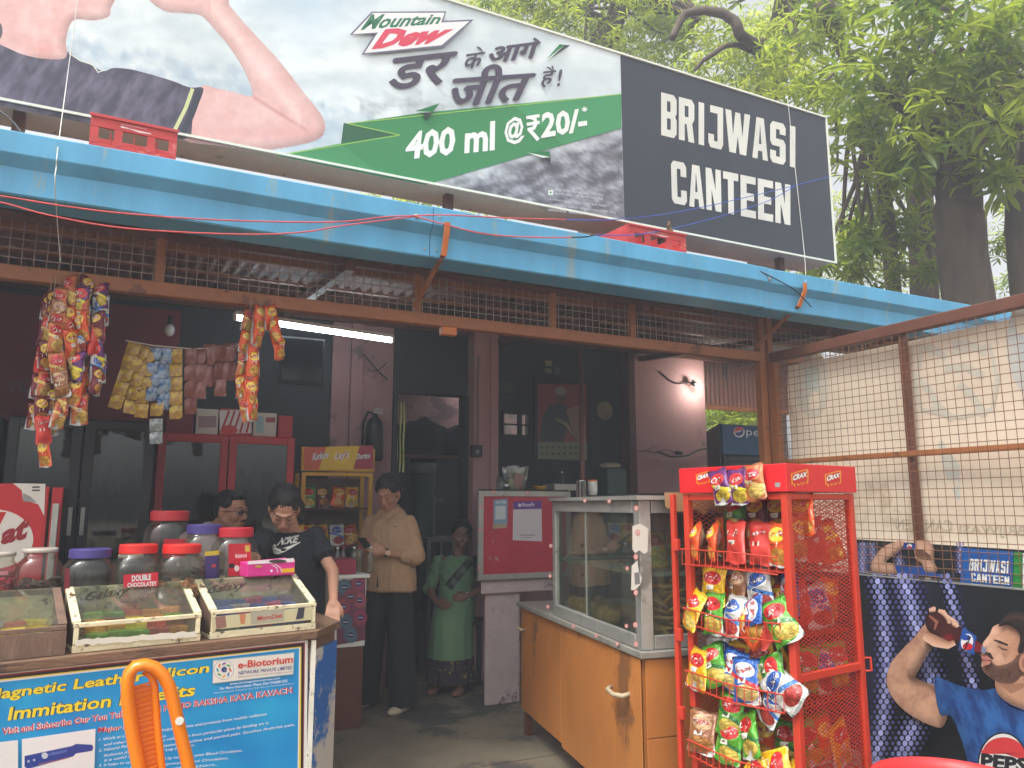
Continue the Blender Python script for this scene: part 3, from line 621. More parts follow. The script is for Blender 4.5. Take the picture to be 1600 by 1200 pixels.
def arm_tone(x, y):
    c = mixc(skn, (218, 160, 152), .2 + .35 * fbm(x / 60, y / 40, 8)); c = mixc(c, (206, 146, 140), max(0, 1 - abs((y - 152) - (x - 396) * .62) / 5) * (395 < x < 478) * .8); c = mixc(c, (250, 226, 220), max(0, 1 - abs((y - 20) - (x - 340) * 1.28) / 26) * .55 * (330 < x < 470)); return mixc(c, (226, 170, 164), max(0, 1 - abs(y - 208) / 20) * .5)
P_.soft(XF([(930, 400), (1000, 410), (1080, 425), (1168, 446), (1150, 370), (1110, 290), (1050, 200), (980, 120), (930, 70), (860, 60), (760, 50), (690, -20), (900, -30), (1050, -20), (1060, 20), (1100, 70), (1190, 170), (1300, 290), (1400, 420), (1480, 520), (1506, 585), (1480, 640), (1380, 672), (1200, 696), (1000, 672), (840, 642), (880, 520)]), skn, 18, edge=.10, lit=.14, step=1.6, tone=arm_tone)
sh = (96, 92, 112)
P_.soft(XF([(-60, 180), (0, 205), (100, 250), (200, 272), (298, 272), (315, 238), (360, 270), (420, 300), (480, 330), (520, 315), (600, 320), (700, 345), (800, 375), (880, 405), (942, 408), (920, 480), (890, 560), (848, 646), (500, 590), (0, 490), (-60, 480)]), sh, 20, edge=.12, lit=.10, step=2, tone=lambda x, y: mixc((112, 106, 126), (66, 62, 82), .5 + .9 * fbm((x + y * .6) / 26, (y - x * .3) / 60, 6, 4)))
P_.line(XF([(318, 245), (370, 280), (430, 300), (455, 335), (480, 325)]), 1.8, (232, 236, 226)); P_.line(XF([(892, 410), (860, 500), (800, 620)]), 6, (214, 220, 160)); P_.line(XF([(920, 412), (888, 520), (838, 640)]), 9, (44, 52, 66))
# green ribbon
G1, G2, YG = (56, 138, 84), (44, 110, 70), (150, 200, 90)
P_.poly([(537, 192), (625, 210), (533, 224)], (38, 96, 64)); P_.poly([(432, 243), (533, 224), (625, 210), (543, 193), (660, 176), (971, 147), (971, 200), (664, 289), (600, 277)], G1)
P_.poly([(432, 243), (533, 224), (600, 277)], (66, 146, 92)); P_.poly([(800, 163), (971, 147), (971, 200), (880, 226)], (66, 150, 96))
for a, b in (((432, 243), (625, 211)), ((543, 193), (625, 211)), ((543, 193), (971, 147))): P_.line([a, b], 1.6, YG)
X2 = (530, 0); W_ = (240, 244, 240)
P_.text('400 ml', XF([(302, 742)], X2)[0], XF([(720, 698)], X2)[0], XF([(318, 612)], X2)[0], XF([(722, 556)], X2)[0], W_, .035)
P_.text('@', XF([(765, 672)], X2)[0], XF([(858, 664)], X2)[0], XF([(765, 548)], X2)[0], XF([(860, 532)], X2)[0], W_, .03)
P_.line(XF([(866, 545), (928, 535)], X2), 5, W_); P_.line(XF([(868, 576), (928, 566)], X2), 5, W_); P_.line(XF([(884, 544), (906, 550), (910, 574), (900, 594), (872, 600)], X2), [5, 6, 6, 6, 5], W_); P_.line(XF([(878, 598), (900, 622), (922, 648)], X2), 6, W_)
P_.text('20/-', XF([(935, 642)], X2)[0], XF([(1148, 606)], X2)[0], XF([(938, 520)], X2)[0], XF([(1146, 500)], X2)[0], W_, .035)
[P_.line(XF([(1136 - 14 * cos(a), 506 - 13 * sin(a)), (1136 + 14 * cos(a), 506 + 13 * sin(a))], X2), 1.8, W_) for a in (.3, 1.35, 2.4)]
K_ = (74, 66, 84)
P_.text('डर', XF([(232, 418)], X2)[0], XF([(500, 384)], X2)[0], XF([(244, 274)], X2)[0], XF([(545, 240)], X2)[0], K_, 0, .15, fat=2.2)
P_.text('क', XF([(578, 324)], X2)[0], XF([(662, 304)], X2)[0], XF([(590, 252)], X2)[0], XF([(676, 240)], X2)[0], K_, 0, .15, fat=.7); P_.line(XF([(664, 238), (650, 224), (638, 216)], X2), [2, 3.5, 2], K_)
P_.text('आग', XF([(690, 290)], X2)[0], XF([(918, 266)], X2)[0], XF([(705, 222)], X2)[0], XF([(930, 192)], X2)[0], K_, 0, .15, fat=1.6); P_.line(XF([(928, 196), (912, 186), (900, 176)], X2), [3, 5, 3], K_)
P_.text('जीत', XF([(512, 500)], X2)[0], XF([(868, 460)], X2)[0], XF([(540, 310)], X2)[0], XF([(925, 290)], X2)[0], K_, 0, .15, fat=2.2)
P_.text('ह', XF([(935, 408)], X2)[0], XF([(990, 396)], X2)[0], XF([(945, 332)], X2)[0], XF([(1004, 326)], X2)[0], K_, 0, .15, fat=.7); P_.line(XF([(990, 330), (975, 316), (960, 310)], X2), [1.5, 3, 1.5], K_); P_.line(XF([(992, 326), (988, 310), (984, 304)], X2), [1.5, 3, 1.5], K_); P_.text('!', XF([(1008, 402)], X2)[0], XF([(1026, 398)], X2)[0], XF([(1012, 322)], X2)[0], XF([(1034, 318)], X2)[0], K_, .02, .1)
# drink logo
P_.poly(XF([(48, 162), (150, 54), (496, 52), (482, 96), (624, 90), (480, 218), (103, 254), (166, 156)], X2), (110, 110, 130)); P_.poly(XF([(62, 158), (155, 60), (488, 59), (472, 104), (604, 98), (474, 209), (116, 246), (180, 150)], X2), (244, 240, 240))
P_.text('Mountain', XF([(98, 140)], X2)[0], XF([(466, 110)], X2)[0], XF([(130, 66)], X2)[0], XF([(474, 64)], X2)[0], (46, 120, 84), .03, .3)
P_.text('Dew', XF([(148, 230)], X2)[0], XF([(470, 198)], X2)[0], XF([(172, 138)], X2)[0], XF([(556, 108)], X2)[0], (222, 72, 96), .06, .3)
for (o, s) in (((350, 500), 1), ((960, 230), 1.05), ((880, 700), .95)):   # folded paper darts
    a = [(0, 15), (115, -22), (50, 60), (40, 20)] if s == 1 else ([(0, 45), (60, -25), (110, -20), (10, 46)] if s > 1 else [(-10, 5), (95, 0), (100, 55), (60, 30)])
    pt = XF([(o[0] + x, o[1] + y) for x, y in a], X2); P_.poly(pt, (28, 120, 70)); c0 = pt[0]; P_.poly([c0, pt[3], ((pt[1][0] + pt[2][0]) / 2, (pt[1][1] + pt[2][1]) / 2)], (226, 236, 226)); P_.poly([pt[3], pt[2], ((pt[1][0] + pt[2][0]) / 2, (pt[1][1] + pt[2][1]) / 2)], (40, 48, 50))
# small print
P_.poly(XF([(968, 880), (990, 880), (990, 902), (968, 902)], X2), (230, 236, 230)); P_.ell(*XF([(979, 891)], X2)[0], 1.6, 1.6, (40, 140, 60))
rows = [(870, 1225), (888, 1222), (915, 1240), (940, 1280), (962, 1130)]
for i, (y0_, x1_) in enumerate(rows):
    x0_ = 998 if i < 2 else 966
    P_.text(['फल रहित कार्बोनेटेड पेय जल', 'कृपया बोतल को कुचल कर फेंकें', 'अधिकतम खुदरा मूल्य सभी करों सहित', 'शर्तें लागू चित्र केवल प्रदर्शन हेतु', 'सीमित समय'][i], XF([(x0_, y0_ + 14)], X2)[0], XF([(x1_, y0_ + 14 + (x1_ - x0_) * .12)], X2)[0], XF([(x0_, y0_)], X2)[0], XF([(x1_, y0_ + (x1_ - x0_) * .12)], X2)[0], (200, 202, 206), .0)
P_.build('advert_print', sg)
P_ = Print(onYs(SGY - .0005)); c0, c1, c2, c3 = pj((sxs + .002, SGY, SZ0)), pj((sxr, SGY, SZ0)), pj((sxr, SGY, SZ1)), pj((sxs + .002, SGY, SZ1)); BKp = (50, 56, 66)
P_.poly([c0, c1, c2, c3], BKp)
block_text(P_, 'BRIJWASI', (1033, 211), (1246, 263), (1033, 144), (1246, 199), (232, 232, 222), BKp)
block_text(P_, 'CANTEEN', (1050, 317), (1235, 352), (1048, 250), (1235, 289), (232, 232, 222), BKp)
P_.line([(1232, 166), (1258, 402)], .8, (200, 200, 196)); P_.build('name_print', sg, m=ink_mat('name_panel_ink', .35, .2, .3))
# ================================================================== TREES
def at(u, v, d): return EYE + ray(u, v) * d
def leaf_mat(name, rgb, back, tf=.5):
    m = bpy.data.materials.new(name); m.use_nodes = True; N = m.node_tree.nodes; L = m.node_tree.links; N.remove(N['Principled BSDF'])
    df = N.new('ShaderNodeBsdfPrincipled'); df.inputs['Roughness'].default_value = .42; tr = N.new('ShaderNodeBsdfTranslucent'); mx = N.new('ShaderNodeMixShader'); mx.inputs[0].default_value = tf
    no = N.new('ShaderNodeTexNoise'); no.inputs['Scale'].default_value = 1.1; no.inputs['Detail'].default_value = 5; tc = N.new('ShaderNodeTexCoord'); L.new(tc.outputs['Object'], no.inputs['Vector'])
    oi = N.new('ShaderNodeAttribute'); oi.attribute_name = 'tone'
    ad_ = N.new('ShaderNodeMath'); ad_.operation = 'MULTIPLY_ADD'; L.new(oi.outputs['Fac'], ad_.inputs[0]); ad_.inputs[1].default_value = .6; L.new(no.outputs[0], ad_.inputs[2])
    for sh_, c in ((df, rgb), (tr, back)):
        cr = N.new('ShaderNodeValToRGB'); L.new(ad_.outputs[0], cr.inputs[0]); e = cr.color_ramp.elements; e[0].position = .4; e[1].position = 1.1
        k = lin(c); e[0].color = (k[0] * .6, k[1] * .7, k[2] * .7, 1); e[1].color = (min(1, k[0] * 1.6), min(1, k[1] * 1.35), k[2] * 1.1, 1)
        L.new(cr.outputs[0], sh_.inputs[0])
    L.new(df.outputs[0], mx.inputs[1]); L.new(tr.outputs[0], mx.inputs[2]); L.new(mx.outputs[0], N['Material Output'].inputs[0]); return m
m_leaf = leaf_mat('broad_leaf', (74, 98, 36), (168, 196, 70), .45); m_leaf2 = leaf_mat('backlit_leaf', (70, 98, 34), (190, 215, 80), .58)
m_bark = mat('grey_brown_bark', (88, 76, 64), .9, var=.35, scale=5, stretch=(2, 2, .5), bump=.9, bscale=14)
def leaf_template(n=6, wd=.24):
    """one whorl of narrow folded leaves, radius 1"""
    vs = []; fs = []
    for k in range(n):
        a = 2 * pi * k / n + random.uniform(-.25, .25); dr = random.uniform(-.55, .1); L_ = random.uniform(.75, 1.1); c, s_ = cos(a), sin(a); b = len(vs)
        for t, wv, up in ((.1, 0, 0), (.4, wd * .45, .02), (.75, wd * .42, -.02), (1., 0, -.10), (.4, 0, -.04), (.75, 0, -.08)):
            r_ = t * L_; z = dr * r_ * r_ + up
            if wv: vs += [(r_ * c - wv * s_ * L_ * .5, r_ * s_ + wv * c * L_ * .5, z), (r_ * c + wv * s_ * L_ * .5, r_ * s_ - wv * c * L_ * .5, z)]
            else: vs += [(r_ * c, r_ * s_, z)]
        # order: 0 base,1-2 wide,3-4 wide,5 tip,6 mid,7 mid
        fs += [(b, b + 1, b + 6), (b, b + 6, b + 2), (b + 1, b + 3, b + 7, b + 6), (b + 2, b + 6, b + 7, b + 4), (b + 3, b + 5, b + 7), (b + 4, b + 7, b + 5)]
    return np.array(vs, dtype=np.float32), fs
TEMPL = [leaf_template(n, w_) for n, w_ in ((7, .36), (6, .42), (5, .46), (6, .3))]
def foliage(name, blobs, parent, m, seed):
    """blobs: (centre, radii, count, leaf length)"""
    rnd = np.random.RandomState(seed); VS = []; LI = []; LS = []; TN = []; off = 0
    for c, r, cnt, ll in blobs:
        c = np.array(c); r = np.array(r); sub = rnd.normal(size=(max(3, cnt // 14), 3)) * .42
        for i in range(cnt):
            sc = sub[rnd.randint(len(sub))] + rnd.normal(size=3) * .17
            p = c + sc * r; T, F = TEMPL[rnd.randint(4)]
            a, b_, g_ = rnd.uniform(0, 2 * pi), rnd.normal() * .55, rnd.normal() * .55
            R = np.array((Matrix.Rotation(b_, 3, 'X') @ Matrix.Rotation(g_, 3, 'Y') @ Matrix.Rotation(a, 3, 'Z')))
            V_ = (T @ R.T) * ll * rnd.uniform(.6, 1.15) + p
            VS.append(V_); TN.append(np.full(len(V_), rnd.uniform(0, 1)))
            for f in F: LI.extend([q + off for q in f]); LS.append(len(f))
            off += len(V_)
    VS = np.concatenate(VS).astype(np.float32); LS = np.array(LS, dtype=np.int32)
    iv = np.array(WM[parent.name].inverted()); VS = VS @ iv[:3, :3].T.astype(np.float32) + iv[:3, 3].astype(np.float32)
    me = bpy.data.meshes.new(name); me.vertices.add(len(VS)); me.vertices.foreach_set('co', VS.ravel()); me.loops.add(len(LI)); me.loops.foreach_set('vertex_index', np.array(LI, dtype=np.int32))
    me.polygons.add(len(LS)); me.polygons.foreach_set('loop_start', np.concatenate([[0], np.cumsum(LS)[:-1]]).astype(np.int32)); me.update(calc_edges=True)
    at_ = me.attributes.new('tone', 'FLOAT', 'POINT'); at_.data.foreach_set('value', np.concatenate(TN).astype(np.float32)); me.materials.append(m); me.validate()
    o = link_mesh(name, me, parent); o['kind'] = 'stuff'; return o
def limb(b, pts, r0, r1, n=9, wob=.0):
    pts = [V(p) for p in pts]; out = []; 
    for i in range(len(pts) - 1):
        for k in range(5):
            t = k / 5; p0 = pts[max(i - 1, 0)]; p1 = pts[i]; p2 = pts[i + 1]; p3 = pts[min(i + 2, len(pts) - 1)]
            out.append(.5 * ((2 * p1) + (p2 - p0) * t + (2 * p0 - 5 * p1 + 4 * p2 - p3) * t * t + (3 * p1 - p0 - 3 * p2 + p3) * t ** 3) + V((random.uniform(-wob, wob), random.uniform(-wob, wob), 0)))
    out.append(pts[-1]); n_ = len(out); b.tube(out, [r0 + (r1 - r0) * i / (n_ - 1) for i in range(n_)], n)
def twigs(t, blobs, hub, n=3):
    for c, r, cnt, ll in blobs:
        for i in range(n):
            e = V(c) + V((random.gauss(0, .4) * r[0], random.gauss(0, .4) * r[1], random.gauss(0, .4) * r[2])); h = V(hub[i % len(hub)])
            part('branch', lambda b: limb(b, [h, h.lerp(e, .4) + V((random.uniform(-.4, .4), 0, random.uniform(0, .5))), e], .05, .012, 6, .02), m_bark, t, smooth=True)
def tree(name, label, base, trunk, r0, r1, limbs, blobs, m, seed, ntw=3, fine=True):
    t = thing(name, label, 'tree', (base[0], base[1], 0), group='trees behind the canteen')
    part('trunk', lambda b: limb(b, [(base[0], base[1], -.1)] + trunk, r0, r1, 14, .02), m_bark, t, smooth=True)
    for l, a, b_ in limbs: part('branch', lambda b: limb(b, l, a, b_, 9, .015), m_bark, t, smooth=True)
    hubs = [trunk[-1]] + [l[-1] for l, _, _ in limbs]
    twigs(t, blobs, hubs, ntw); foliage('foliage', blobs, t, m, seed)
D = lambda u, v, d: tuple(at(u, v, d))
def B(u, v, d, rpx, cnt, ll, ry=1.): r = rpx / FPX * d; return (D(u, v, d), (r, r, r * ry), cnt, ll)
b8 = at(1512, 470, 8.2)
tree('broadleaf_tree', 'thickest dark tree trunk rising behind the right end of the roof under whorled leaves', (b8.x, b8.y), [D(1505, 400, 8.2), D(1498, 300, 8.2), D(1500, 210, 8.3), D(1520, 100, 8.4)], .27, .17,
     [([D(1500, 230, 8.3), D(1450, 190, 8.0), D(1380, 150, 7.8)], .12, .04), ([D(1505, 240, 8.3), D(1560, 190, 8.4), D(1640, 140, 8.4)], .13, .06)],
     [B(1420, 120, 7.4, 170, 150, .25), B(1560, 90, 7.4, 150, 115, .25), B(1340, 60, 8, 150, 150, .22), B(1500, 150, 7.8, 120, 70, .23), B(1590, 260, 7.6, 70, 26, .28)], m_leaf, 3)
b8 = at(1612, 470, 8.6)
tree('broadleaf_tree', 'dark tree trunk cut off by the right edge of the view above the mesh screen', (b8.x, b8.y), [D(1606, 400, 8.6), D(1600, 290, 8.6), D(1592, 200, 8.6), D(1560, 60, 8.8)], .2, .12,
     [([D(1600, 300, 8.6), D(1640, 230, 8.2), D(1700, 150, 8)], .09, .04)], [B(1640, 60, 8, 120, 80, .28), B(1600, 340, 9.5, 60, 18, .2), B(1570, 400, 10, 50, 40, .15)], m_leaf, 5)
b8 = at(1392, 450, 9.2)
tree('slender_tree', 'thinnest straight tree trunk showing just right of the black name panel', (b8.x, b8.y), [D(1388, 380, 9.2), D(1382, 300, 9.2), D(1372, 180, 9.2)], .10, .06, [], [B(1360, 260, 8.6, 110, 130, .24), B(1330, 390, 8.2, 60, 60, .22), B(1350, 440, 8.6, 60, 50, .2)], m_leaf, 7)
b8 = at(1442, 450, 10.4)
tree('broadleaf_tree', 'medium tree trunk standing between the slender trunk and the thickest trunk', (b8.x, b8.y), [D(1440, 380, 10.4), D(1446, 280, 10.4), D(1440, 160, 10.4)], .2, .12, [([D(1446, 280, 10.4), D(1400, 240, 10), D(1340, 220, 9.8)], .07, .03)],
     [B(1400, 330, 9.4, 90, 110, .22), B(1440, 240, 9.6, 110, 120, .24), B(1460, 420, 9.6, 40, 30, .18)], m_leaf, 9)
b8 = at(1185, 400, 12.5)
tree('twisted_tree', 'tree with a dark crooked limb reaching over the top edge of the signboard', (b8.x, b8.y), [D(1190, 250, 12.5), D(1205, 130, 12.3), D(1218, 50, 11.6), D(1240, -60, 10.6)], .28, .15,
     [([D(1212, 70, 11.2), D(1165, 62, 9.2), D(1145, 30, 9), D(1110, 18, 9), D(1070, 24, 9), D(1050, 60, 8.9)], .075, .04), ([D(1232, -30, 10.4), D(1280, 0, 8.2), D(1305, 50, 8), D(1330, 110, 7.9)], .11, .06), ([D(1208, 100, 11.8), D(1150, 70, 9.2), D(1105, 90, 9), D(1085, 110, 9)], .04, .02), ([D(1214, 60, 11.4), D(1250, 30, 9.6), D(1340, -20, 9.6)], .08, .04)],
     [B(1200, 130, 10, 130, 170, .17), B(1060, 40, 11.5, 120, 300, .16), B(1130, 100, 12, 90, 200, .16), B(1180, 30, 12.5, 110, 220, .16), B(1250, 40, 10, 110, 120, .18), B(1270, 150, 9, 80, 80, .2), B(1180, 10, 10, 100, 90, .17)], m_leaf2, 11, 1)
b8 = at(900, 300, 11.5)
tree('distant_tree', 'pale backlit tree crown showing above the middle of the signboard', (b8.x, b8.y), [D(930, 150, 11.5), D(960, 40, 11.5), D(985, -60, 11.5)], .22, .12, [([D(975, 0, 11.5), D(1040, -10, 11), D(1090, 30, 10.8)], .06, .02), ([D(960, 40, 11.5), D(880, 0, 11.4), D(800, -40, 11)], .07, .03)],
     [B(860, -5, 11.5, 130, 330, .17), B(960, 40, 11, 110, 300, .16), B(1000, -10, 11.5, 110, 220, .17), B(760, -20, 11.5, 110, 260, .17), B(900, 40, 13, 120, 300, .17), B(800, 10, 13, 110, 240, .17), B(940, 110, 13, 90, 60, .16)], m_leaf2, 13, 4)
# low greenery behind, seen in the gaps beside the trunks, under the sign and through the far mesh
hd = thing('green_thicket', 'bright backlit bushes behind the canteen seen between trunks and beside the blue cooler', 'bushes', (9, 11, 0))
foliage('leaves', [B(1350, 430, 13, 130, 420, .17), B(1480, 420, 14, 90, 160, .17), B(1250, 350, 14, 120, 200, .18), B(1560, 440, 14, 70, 60, .16), B(1140, 655, 11, 55, 420, .16), B(1130, 690, 12, 60, 300, .16), ((9.6, 10.5, 1.2), (2.2, .8, .9), 300, .17), B(640, 330, 14, 120, 200, .2), B(1000, 300, 14, 140, 160, .2)], hd, m_leaf2, 21)
# ================================================================== INSIDE THE CANTEEN
m_red = mat('red_enamel', (176, 26, 34), .4, var=.1, scale=4, coat=.1)
m_redp = mat('red_plastic', (206, 44, 46), .42, var=.1, scale=5, wear=(230, 120, 110), wearamt=.15, wscale=7)
m_yel = mat('yellow_paint', (214, 164, 40), .5, var=.12)
m_gl = glass('cabinet_glass', (226, 236, 230), .10, .03, .03); m_glf = glass('cooler_glass', (150, 165, 160), .16, .05, .015)
m_card = mat('brown_card', (170, 130, 90), .85, var=.12, scale=5)
def yb(name, x0, x1, y0, y1, z0, z1, m, parent=None, **k): return part(name, lambda b: b.bx(x0, x1, y0, y1, z0, z1), m, parent, **k)
def cooler(name, lab, cat, x0, x1, yf, dep, z1, m, doors, fw=.045, top=.0, inner=None):
    t = thing(name, lab, cat, ((x0 + x1) / 2, yf + dep / 2, 0)); mi = inner or m_black
    part('body', lambda b: (b.bx(x0, x0 + .03, yf, yf + dep, .1, z1), b.bx(x1 - .03, x1, yf, yf + dep, .1, z1), b.bx(x0 + .031, x1 - .031, yf + dep - .03, yf + dep, .1, z1), b.bx(x0 + .031, x1 - .031, yf, yf + dep - .031, z1 - .05 - top, z1), b.bx(x0 + .031, x1 - .031, yf, yf + dep - .031, .1, .3), b.bx(x0 + .04, x1 - .04, yf + .03, yf + dep - .04, .0, .099)), m, t, bevel=.006)
    part('inner_liner', lambda b: b.bx(x0 + .04, x1 - .04, yf + dep - .045, yf + dep - .032, .3, z1 - .06 - top), mi, t)
    for k in range(4): z = .42 + k * (z1 - top - .55) / 4; part('shelf', lambda b: b.bx(x0 + .04, x1 - .04, yf + .05, yf + dep - .05, z, z + .012), m_zinc, t)
    wd = (x1 - x0) / doors
    for i in range(doors):
        a, c = x0 + i * wd + .004, x0 + (i + 1) * wd - .004; zt = z1 - top - .01
        d = part('door', lambda b: (b.bx(a, a + fw, yf - .035, yf - .003, .3, zt), b.bx(c - fw, c, yf - .035, yf - .003, .3, zt), b.bx(a + fw, c - fw, yf - .035, yf - .003, zt - fw, zt), b.bx(a + fw, c - fw, yf - .035, yf - .003, .3, .3 + fw)), m, t, bevel=.004)
        part('door_glass', lambda b: b.bx(a + fw, c - fw, yf - .024, yf - .016, .3 + fw, zt - fw), m_glf, d)
        hx = c - fw * .55 if (i == 0 and doors > 1) else a + fw * .45
        part('handle', lambda b: b.bx(hx - .011, hx + .011, yf - .058, yf - .036, 1.28, 1.44), m_alu, d, bevel=.003)
    return t
# red-brown hoarding high on the left, behind the black cooler
hb = thing('wall_hoarding', 'dull maroon shop hoarding with pale letters high at the left end inside', 'hoarding', (-.9, 5.95, 2.0))
yb('board', -3.2, .28, 5.95, 5.99, 1.98, 2.85, m_maroon, hb)
P_ = Print(lambda u, v, h: onY(u, v, 5.948 - h)); P_.text('VO', (10, 616), (52, 612), (10, 594), (52, 590), (96, 60, 70), .02); P_.build('lettering', hb)
c1 = cooler('black_cooler', 'tall black two-door display cooler standing behind the row of sweet jars', 'cooler', -.62, .145, 5.2, .55, 1.96, m_black, 2, .055)
c2 = cooler('red_cooler', 'red framed two-door glass cooler standing behind the man in glasses', 'cooler', .17, 1.06, 5.6, .55, 1.93, m_red, 2, .05, inner=mat('cooler_liner', (96, 112, 108), .5, var=.2, scale=2))
c3 = cooler('black_cooler', 'black glass cooler at the far left edge behind the red chocolate cooler', 'cooler', -1.5, -.66, 5.3, .55, 1.96, m_black, 1, .055)
rnd = random.Random(5)
def bottle(name, lab, cat, x, y, z, h, r, body, cap, group, par=None):
    t = thing(name, lab, cat, (x, y, z), group=group)
    part('body', lambda b: b.lathe([(r * .9, 0), (r, .01), (r, h * .2), (r * .92, h * .4), (r, h * .55), (r * .85, h * .68), (r * .35, h * .86), (r * .33, h * .92)], (x, y, z), 12), body, t, smooth=True)
    part('cap', lambda b: b.lathe([(r * .4, h * .92), (r * .4, h)], (x, y, z), 10), cap, t)
    return t
m_cola = mat('dark_cola', (40, 20, 16), .15, var=.05, coat=.5); m_lime = mat('lime_drink', (90, 130, 40), .2, var=.05, coat=.4); m_oran = mat('orange_drink', (210, 110, 20), .2, var=.05, coat=.4)
nb = 0
for (xa_, xb_, yy, zs, mats_) in ((.24, .58, 5.72, (.43, .81, 1.16, 1.5), 'lred'), (.64, 1.0, 5.72, (.43, .81, 1.16, 1.5), 'rred'), (-.55, -.28, 5.34, (.78, 1.15), 'lblack'), (-.18, .08, 5.34, (1.15, 1.5), 'rblack')):
    for si, z in enumerate(zs):
        x = xa_; row = 0
        while x < xb_:
            k = rnd.choice([0, 1, 2]); h = .24 if z < 1.4 else .2
            bottle('drink_bottle', '%s bottle %s from left, %s shelf, %s door of the %s cooler' % (('dark cola', 'lime green', 'orange')[k], ('first', 'second', 'third', 'fourth', 'fifth')[row], ('lowest', 'lower', 'middle', 'top')[si], 'left' if mats_[0] == 'l' else 'right', mats_[1:]), 'bottle', x, yy, z + .014, h, .03, (m_cola, m_lime, m_oran)[k], (m_red, m_green, m_oran)[k], 'drink bottles inside the coolers'); x += .085; row += 1
# things on top of the red cooler
def carton(lab, u0, v0, u1, v1, Y, dep, m, art=None, z0=None, name='carton', cat='box', group=None):
    p = onY(u0, v1, Y); q = onY(u1, v0, Y); zb_ = p.z if z0 is None else z0
    t = thing(name, lab, cat, ((p.x + q.x) / 2, Y + dep / 2, zb_), group=group)
    yb('box', p.x, q.x, Y, Y + dep, zb_, q.z, m, t, bevel=.004)
    if art: P = Print(lambda u, v, h: onY(u, v, Y - h - .0003)); art(P); P.build('print', t)
    return t
ZT = 1.932
carton('maroon carton at the left end on top of the red cooler', 258, 644, 303, 681, 5.64, .3, m_maroon, z0=ZT)
carton('white and grey carton second along on top of the red cooler', 305, 640, 342, 681, 5.64, .3, mat('off_white_card', (196, 190, 180), .7), lambda P: (P.poly([(310, 650), (338, 650), (338, 668), (310, 668)], (150, 120, 124)),), z0=ZT)
def stripes(P):
    P.poly([(343, 641), (393, 641), (393, 677), (343, 677)], (214, 206, 204))
    for i in range(5): P.line([(345 + i * 10, 676), (358 + i * 9, 642)], 3.4, (170, 28, 36))
    P.ell(358, 672, 13, 8, (196, 34, 40))
carton('red and white striped carton in the middle on top of the red cooler', 342.5, 640.5, 393.5, 681, 5.64, .3, m_red, stripes, z0=ZT)
carton('pale grey picture carton on top of the red cooler right of the striped one', 395, 646, 433, 681, 5.64, .3, mat('off_white_card', (0, 0, 0)), lambda P: (P.poly([(400, 650), (412, 650), (412, 676), (400, 676)], (140, 170, 176)), P.poly([(415, 652), (430, 652), (430, 660), (415, 660)], (150, 60, 66))), z0=ZT)
carton('plain red carton at the right end on top of the red cooler', 434.5, 650, 458, 681, 5.64, .3, m_red, z0=ZT)
# hanging television
p = onY(436, 598, 5.5); q = onY(508, 530, 5.5); tv = thing('wall_television', 'switched off flat black television hung high beside the tube light', 'television', ((p.x + q.x) / 2, 5.5, p.z))
yb('screen_case', p.x, q.x, 5.5, 5.55, p.z, q.z, m_black, tv, bevel=.006); yb('screen', p.x + .015, q.x - .015, 5.496, 5.4995, p.z + .02, q.z - .015, mat('dark_screen', (14, 15, 17), .12, var=.02), tv)
part('bracket', lambda b: b.bx((p.x + q.x) / 2 - .03, (p.x + q.x) / 2 + .03, 5.551, 6.29, q.z - .12, q.z - .08), m_black, tv)
SY = 5.92
# snack stand
sx0, sx1 = onY(472, 735, SY).x, onY(583, 735, SY).x; st = thing('snack_stand', 'small yellow snack stand with an orange, yellow and pink name header between the two women', 'snack stand', ((sx0 + sx1) / 2, SY + .15, 0))
for a in (sx0, sx1 - .03):
    for y_ in (SY, SY + .25): part('upright', lambda b: b.bx(a, a + .03, y_, y_ + .025, 0, 1.70), m_yel, st)
part('frame_rail', lambda b: b.bx(sx0 + .03, sx1 - .03, SY, SY + .02, 1.675, 1.70), m_yel, st); part('back_panel', lambda b: b.bx(sx0 + .031, sx1 - .031, SY + .26, SY + .27, .4, 1.66), mat('stand_back', (92, 74, 60), .7), st)
for z in (.55, .85, 1.13, 1.42): part('shelf', lambda b: b.bx(sx0 + .031, sx1 - .031, SY + .02, SY + .25, z, z + .012), m_brownd, st)
yb('header', sx0 - .01, sx1 + .01, SY - .005, SY + .025, 1.71, 1.89, m_yel, st, bevel=.003)
P_ = Print(lambda u, v, h: onY(u, v, SY - .0055 - h)); P_.poly([(475, 699), (583, 696), (584, 733), (475, 734)], (228, 190, 40)); P_.poly([(475, 699), (510, 698), (498, 734), (475, 734)], (214, 92, 52)); P_.poly([(562, 697), (583, 696), (584, 733), (552, 733)], (168, 36, 66))
P_.text('Kurkure', (488, 720), (513, 716), (489, 708), (514, 704), (240, 240, 236), .03, .2, out=(40, 60, 130), ow=.04); P_.ell(533, 714, 14, 11, (236, 200, 60)); P_.text("Lay's", (523, 722), (545, 718), (524, 706), (546, 703), (240, 238, 232), .03, .2, out=(196, 40, 44), ow=.06); P_.text('Doritos', (557, 718), (578, 716), (558, 709), (579, 707), (236, 236, 236), .03, .1, out=(60, 20, 40), ow=.03); P_.build('header_print', st)
